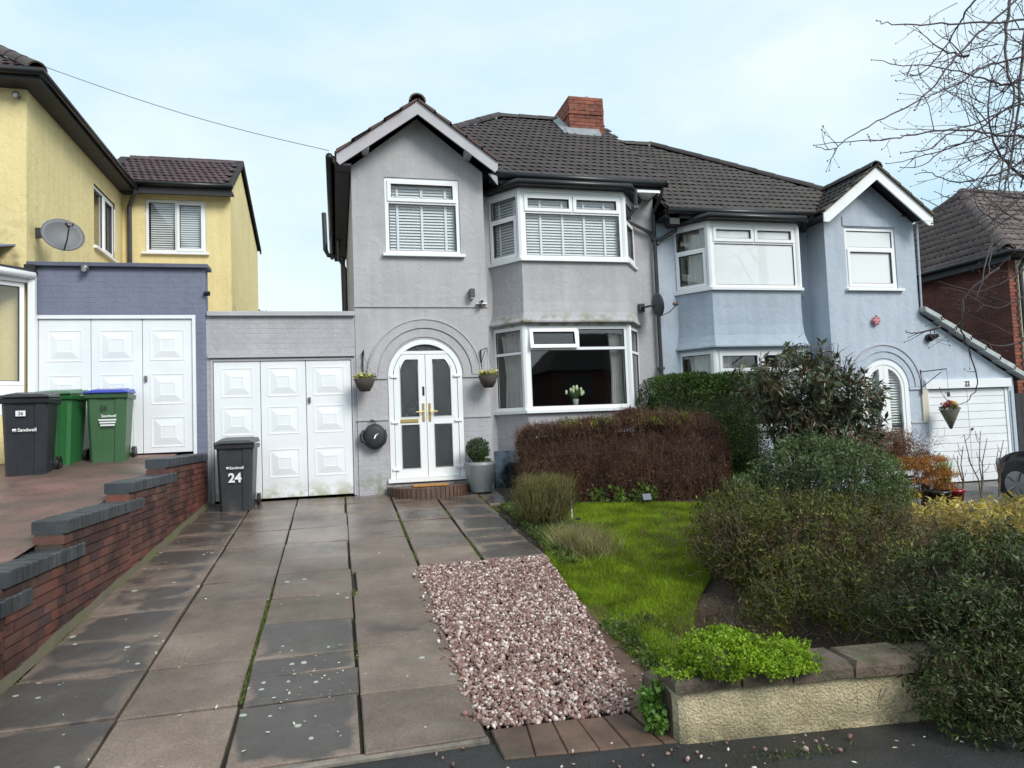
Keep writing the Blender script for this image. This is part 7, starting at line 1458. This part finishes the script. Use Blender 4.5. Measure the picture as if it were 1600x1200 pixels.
# ================================================================== bare tree
LIMBS = [[(9.75, 7.2, 6.02), (9.22, 7.15, 5.66), (8.69, 7.11, 5.24), (8.19, 7.06, 4.86), (7.7, 7.01, 4.45), (7.42, 6.96, 4.2), (7.12, 6.91, 3.88), (6.73, 6.87, 3.63), (6.31, 6.82, 3.43), (5.85, 6.77, 3.19), (5.6, 6.72, 3.02), (5.42, 6.68, 2.95), (5.22, 6.63, 2.96)], [(9.36, 7.2, 3.37), (8.79, 7.16, 3.5), (8.32, 7.12, 3.48), (7.78, 7.08, 3.49), (7.24, 7.03, 3.42), (6.82, 6.99, 3.32), (6.5, 6.95, 3.24), (5.92, 6.91, 3.16), (5.39, 6.87, 3.08)], [(9.83, 7.2, 4.68), (9.16, 7.22, 4.41), (8.74, 7.23, 4.24), (8.55, 7.25, 4.24), (8.26, 7.26, 4.3), (7.97, 7.28, 4.37), (7.49, 7.29, 4.41), (7.01, 7.31, 4.39), (6.69, 7.33, 4.46)], [(9.99, 7.2, 5.14), (9.01, 7.04, 5.04), (8.19, 6.88, 4.82), (7.41, 6.71, 4.63), (6.68, 6.55, 4.45), (6.12, 6.39, 4.3), (5.76, 6.22, 4.21)], [(9.97, 7.2, 4.96), (9.13, 7.12, 4.66), (8.44, 7.05, 4.43), (7.94, 6.97, 4.24), (7.54, 6.89, 3.99), (7.18, 6.82, 3.83), (6.79, 6.74, 3.64), (6.62, 6.67, 3.48)], [(8.75, 7.2, 5.81), (8.46, 7.3, 5.49), (8.29, 7.4, 5.31), (8.27, 7.5, 5.16), (8.14, 7.6, 4.9), (7.96, 7.7, 4.68), (7.87, 7.79, 4.58), (7.82, 7.89, 4.61), (7.85, 7.99, 4.7)], [(8.01, 7.2, 4.52), (8.0, 7.33, 4.62), (7.88, 7.45, 4.75), (7.87, 7.58, 4.92), (7.75, 7.71, 5.21)], [(10.03, 7.2, 4.43), (9.37, 7.22, 4.21), (8.83, 7.24, 4.0), (8.3, 7.26, 3.67), (7.89, 7.29, 3.4), (7.45, 7.31, 3.26), (7.12, 7.33, 3.17), (6.8, 7.35, 3.11)], [(9.87, 7.2, 4.06), (9.33, 7.22, 3.85), (8.8, 7.25, 3.65), (8.19, 7.27, 3.47), (7.7, 7.29, 3.35), (7.3, 7.32, 3.1), (6.98, 7.34, 3.06)], [(10.04, 7.2, 4.61), (9.32, 7.19, 4.1), (8.76, 7.18, 3.93), (8.1, 7.17, 3.66), (7.57, 7.17, 3.46), (7.3, 7.16, 3.26), (6.95, 7.15, 3.19), (6.82, 7.14, 3.17)], [(9.94, 7.2, 3.71), (9.3, 7.24, 3.42), (8.67, 7.27, 3.12), (8.17, 7.3, 2.96), (7.8, 7.34, 2.91), (7.5, 7.37, 3.03), (7.28, 7.41, 3.02)], [(9.67, 7.2, 3.25), (9.07, 7.27, 2.9), (8.6, 7.35, 2.56), (8.24, 7.42, 2.31), (7.89, 7.49, 2.22), (7.61, 7.57, 2.22)], [(9.9, 7.2, 4.33), (9.2, 7.12, 3.8), (8.65, 7.05, 3.43), (8.07, 6.97, 3.04), (7.6, 6.89, 2.63), (7.21, 6.82, 2.35), (6.69, 6.74, 2.46)], [(9.87, 7.2, 3.0), (9.33, 7.31, 2.84), (8.92, 7.42, 2.77), (8.52, 7.54, 2.88), (8.21, 7.65, 2.8), (7.91, 7.76, 2.93)], [(9.66, 7.2, 2.12), (9.14, 7.26, 1.7), (8.65, 7.32, 1.37), (8.3, 7.38, 1.29), (7.87, 7.43, 1.51), (7.63, 7.49, 1.56)], [(9.79, 7.2, 2.3), (9.28, 7.26, 1.96), (8.8, 7.31, 1.79), (8.42, 7.37, 1.59), (8.07, 7.43, 1.51), (7.63, 7.49, 1.64)], [(8.84, 7.2, 5.91), (8.76, 7.16, 5.43), (8.59, 7.13, 4.79), (8.52, 7.09, 4.33), (8.56, 7.05, 3.98), (8.36, 7.02, 3.4), (8.12, 6.98, 2.76), (7.91, 6.95, 2.01), (7.76, 6.91, 1.6)], [(9.29, 7.2, 5.79), (8.94, 7.17, 4.84), (8.72, 7.13, 3.94), (8.49, 7.1, 3.23), (8.29, 7.07, 2.71), (7.88, 7.03, 1.87), (7.64, 7.0, 1.3)], [(9.19, 7.2, 2.79), (8.82, 7.32, 3.08), (8.67, 7.43, 3.42), (8.69, 7.55, 3.96), (8.94, 7.67, 4.57), (9.41, 7.78, 5.23)], [(9.48, 7.2, 1.52), (8.47, 6.95, 0.9), (7.67, 6.7, 0.71), (7.04, 6.45, 0.76)], [(8.25, 7.2, 1.76), (8.03, 7.29, 1.61), (7.86, 7.38, 1.38), (7.89, 7.48, 1.06), (8.05, 7.57, 0.81), (8.27, 7.66, 0.48), (8.34, 7.75, 0.27), (8.27, 7.85, 0.08), (8.04, 7.94, 0.04)], [(7.29, 7.2, 1.02), (7.18, 7.24, 0.98), (6.98, 7.29, 0.95), (6.88, 7.33, 0.97)]]
tr = thing('bare_tree', (10.2, 7.1, -1.6), 'leafless tree whose fine branches hang into the upper right', 'tree')
m_bark = mat('grey_bark', (.085, .07, .07), (.14, .12, .12), ns=14, rough=.85, bump=.4, bs=40)
m_twg = mat('purple_grey_twig', (.055, .038, .045), (.085, .06, .065), ns=9, rough=.8)
mb = MB(); mb.tube([(10.25, 7.1, -1.9), (10.2, 7.1, -.5), (10.12, 7.12, 1.2), (10.0, 7.15, 2.6), (9.95, 7.2, 3.8), (9.9, 7.25, 4.8), (9.7, 7.3, 6.2)], [.20, .16, .14, .12, .10, .07, .03], 12); mb.build('trunk', m_bark, tr, smooth=True)
def smooth_pts(P, sub=4):
    P = [Vector(p) for p in P]; out_ = []
    for i in range(len(P)-1):
        a, b_, c, d = P[max(0, i-1)], P[i], P[i+1], P[min(len(P)-1, i+2)]
        for k in range(sub):
            t = k/sub; out_.append(.5*((2*b_)+(c-a)*t+(2*a-5*b_+4*c-d)*t*t+(3*b_-a-3*c+d)*t*t*t))
    out_.append(P[-1]); return out_
tw = MB(); buds = []
def grow(p, d, ln, r, depth):
    n = max(4, int(ln/.11)); pts = [p.copy()]; q = p.copy(); d = d.normalized(); bend = Vector((random.gauss(0, .5), random.gauss(0, .5), random.gauss(.15, .5)))*.16
    for i in range(n):
        d = (d+bend+Vector((random.gauss(0, .10), random.gauss(0, .10), random.gauss(0, .10)))+Vector((0, 0, .05 if i > n*.6 else -.03))).normalized(); q = q+d*(ln/n); pts.append(q.copy())
    tw.tube(pts, [r*(1-.6*i/n) for i in range(n+1)], 4 if r < .006 else 5, cap=False)
    buds.append(pts[-1])
    if depth > 0:
        for i in range(2, n, 1 if depth > 1 else 2):
            if random.random() < .48:
                dd_ = (pts[i]-pts[i-1]).normalized(); sd_ = Vector((random.gauss(0, 1), random.gauss(0, 1), random.gauss(0, .8))); sd_ = (sd_-dd_*sd_.dot(dd_)).normalized(); grow(pts[i], dd_*.75+sd_*.8, ln*random.uniform(.2, .5), r*.55, depth-1)
for li, P in enumerate(LIMBS):
    S_ = smooth_pts(P, 4); S_ = [q+Vector((random.gauss(0, .006), random.gauss(0, .01), random.gauss(0, .006))) for q in S_]
    n = len(S_); r0_ = .017 if li not in (16, 17, 18) else .022
    MB().tube(S_, [r0_*(1-.78*i/(n-1)) for i in range(n)], 6).build('branch', m_twg if li not in (16, 17) else m_bark, tr, smooth=True)
    for i in range(2, n-1):
        for _ in range(1):
            if random.random() < (.42 if i < n*.55 else .26):
                dd_ = (S_[i+1]-S_[i]).normalized(); sd_ = Vector((random.gauss(0, 1), random.gauss(0, 1), random.gauss(0, 1))); sd_ = (sd_-dd_*sd_.dot(dd_)).normalized()
                grow(S_[i], dd_*.7+sd_, random.uniform(.12, .75)*(1.2 if i < n*.5 else .55), .0055, 1)
    buds.append(S_[-1])
random.seed(11)
for k in range(120):   # dense inner branching nearer the trunk
    z = random.uniform(1.9, 5.8); p = Vector((random.uniform(8.3, 9.6), random.uniform(6.7, 7.7), z)); d = Vector((random.uniform(-1, -.25), random.gauss(0, .5), random.gauss(-.1 if z < 3.5 else .15, .5)))
    grow(p, d, random.uniform(.35, 1.15), random.uniform(.005, .010), 2)
for p in buds: tw.ball(p, .008, n=5, m=3, sz=1.3)
tw.build('twig', m_twg, tr, kind='stuff', recalc=False)
# connect trunk to the limb field
mb = MB()
for z0_, e in ((2.2, (9.2, 7.2, 2.9)), (2.9, (9.3, 7.2, 3.8)), (3.6, (9.25, 7.2, 4.5)), (4.3, (9.3, 7.2, 5.2)), (1.2, (9.5, 7.2, 1.5))): mb.tube(smooth_pts([(10.0, 7.15, z0_), (9.7, 7.2, z0_+.2), e], 4), [.05, .045, .04, .036, .033, .03, .027, .024, .02], 7, cap=False)
mb.build('limb', m_bark, tr)

# ---- far trees behind the garages
def far_tree(x, y, z0, h, label, seed, kind=0):
    random.seed(seed); t = thing('distant_tree', (x, y, z0), label, 'tree'); mb = MB(); mb.tube([(x, y, z0), (x+.1, y, z0+h*.5), (x, y, z0+h*.8)], [.16, .11, .05], 7); mb.build('trunk', m_bark, t)
    global tw, buds; tw = MB(); buds = []
    for k in range(16): zz = z0+h*random.uniform(.35, .8); grow(Vector((x, y, zz)), Vector((random.gauss(0, 1), random.gauss(0, .4), random.uniform(.4, 1.4))), h*random.uniform(.18, .36), .022, 2)
    tw.build('twig', m_twg, t, recalc=False, kind='stuff')
far_tree(-3.6, 28, -1, 7.2, 'bare distant tree behind the yellow house edge', 5); far_tree(1.5, 30, -1, 6.6, 'bare distant tree behind the side of the grey house', 6)
shrub('distant_conifer', (-2.75, 27, -1), 'dark green treetop just above the grey garage roof beside the yellow wall', 'tree', [((-2.75, 27, 3.4), (.7, .7, 1.3)), ((-2.75, 27, 1.5), (1.2, 1.2, 2.0))], 7000, .16, .07, m_hg, nclump=160, cr=.3, nst=12, sr=.06)

# ---- houses across the street, seen mirrored in the window panes
for k, (x, w) in enumerate(((-13, 8), (-3, 8), (7, 8), (17, 8))):
    t = thing('opposite_house', (x, -20, -1.7), ['dark brick house across the street, first from the left', 'dark brick house across the street, second from the left', 'dark brick house across the street, third from the left', 'dark brick house across the street, fourth from the left'][k], 'house', 'houses across the street')
    b = MB(); b.box(x-w/2, x+w/2, -26, -20, -1.7, 3.3); b.build('wall', m_brick20, t); b = MB(); b.hexa([(x-w/2-.3, -26.3, 3.31), (x+w/2+.3, -26.3, 3.31), (x+w/2+.3, -19.7, 3.31), (x-w/2-.3, -19.7, 3.31), (x-w/2+2, -23.2, 6.0), (x+w/2-2, -23.2, 6.0), (x+w/2-2, -22.8, 6.0), (x-w/2+2, -22.8, 6.0)]); b.build('roof', m_under, t)
    for wx in (-2.3, 2.3):
        for z in (-.6, 1.6): f = MB().box(x+wx-.9, x+wx+.9, -19.99, -19.95, z, z+1.3).build('window', m_pipe, t); MB().box(x+wx-.82, x+wx+.82, -19.949, -19.94, z+.08, z+1.22).build('pane', m_gasket, f)
m_soil.name = 'garden_soil'
# lichen crumbs and petals on the slabs and tarmac
pts = [(random.uniform(-1.9, .7), random.uniform(3.9, 9)) for _ in range(70)]+[(random.uniform(-.4, 0), random.uniform(4, 5)) for _ in range(40)]+[(random.uniform(1.7, 3.4), random.uniform(3.0, 3.3)) for _ in range(14)]
P = np.array([(x, y, (plane(y) if y > 3.84 else -1.668)+.004) for x, y in pts]); V, Fc = leaf_mesh(P, np.tile([0, 0, 1.], (len(P), 1)), .024, .016, 0, .05, fold=.05); tag(bulk('fallen_petals', V, Fc, m_petal), 'pale petals and crumbs scattered on the drive', 'petals')
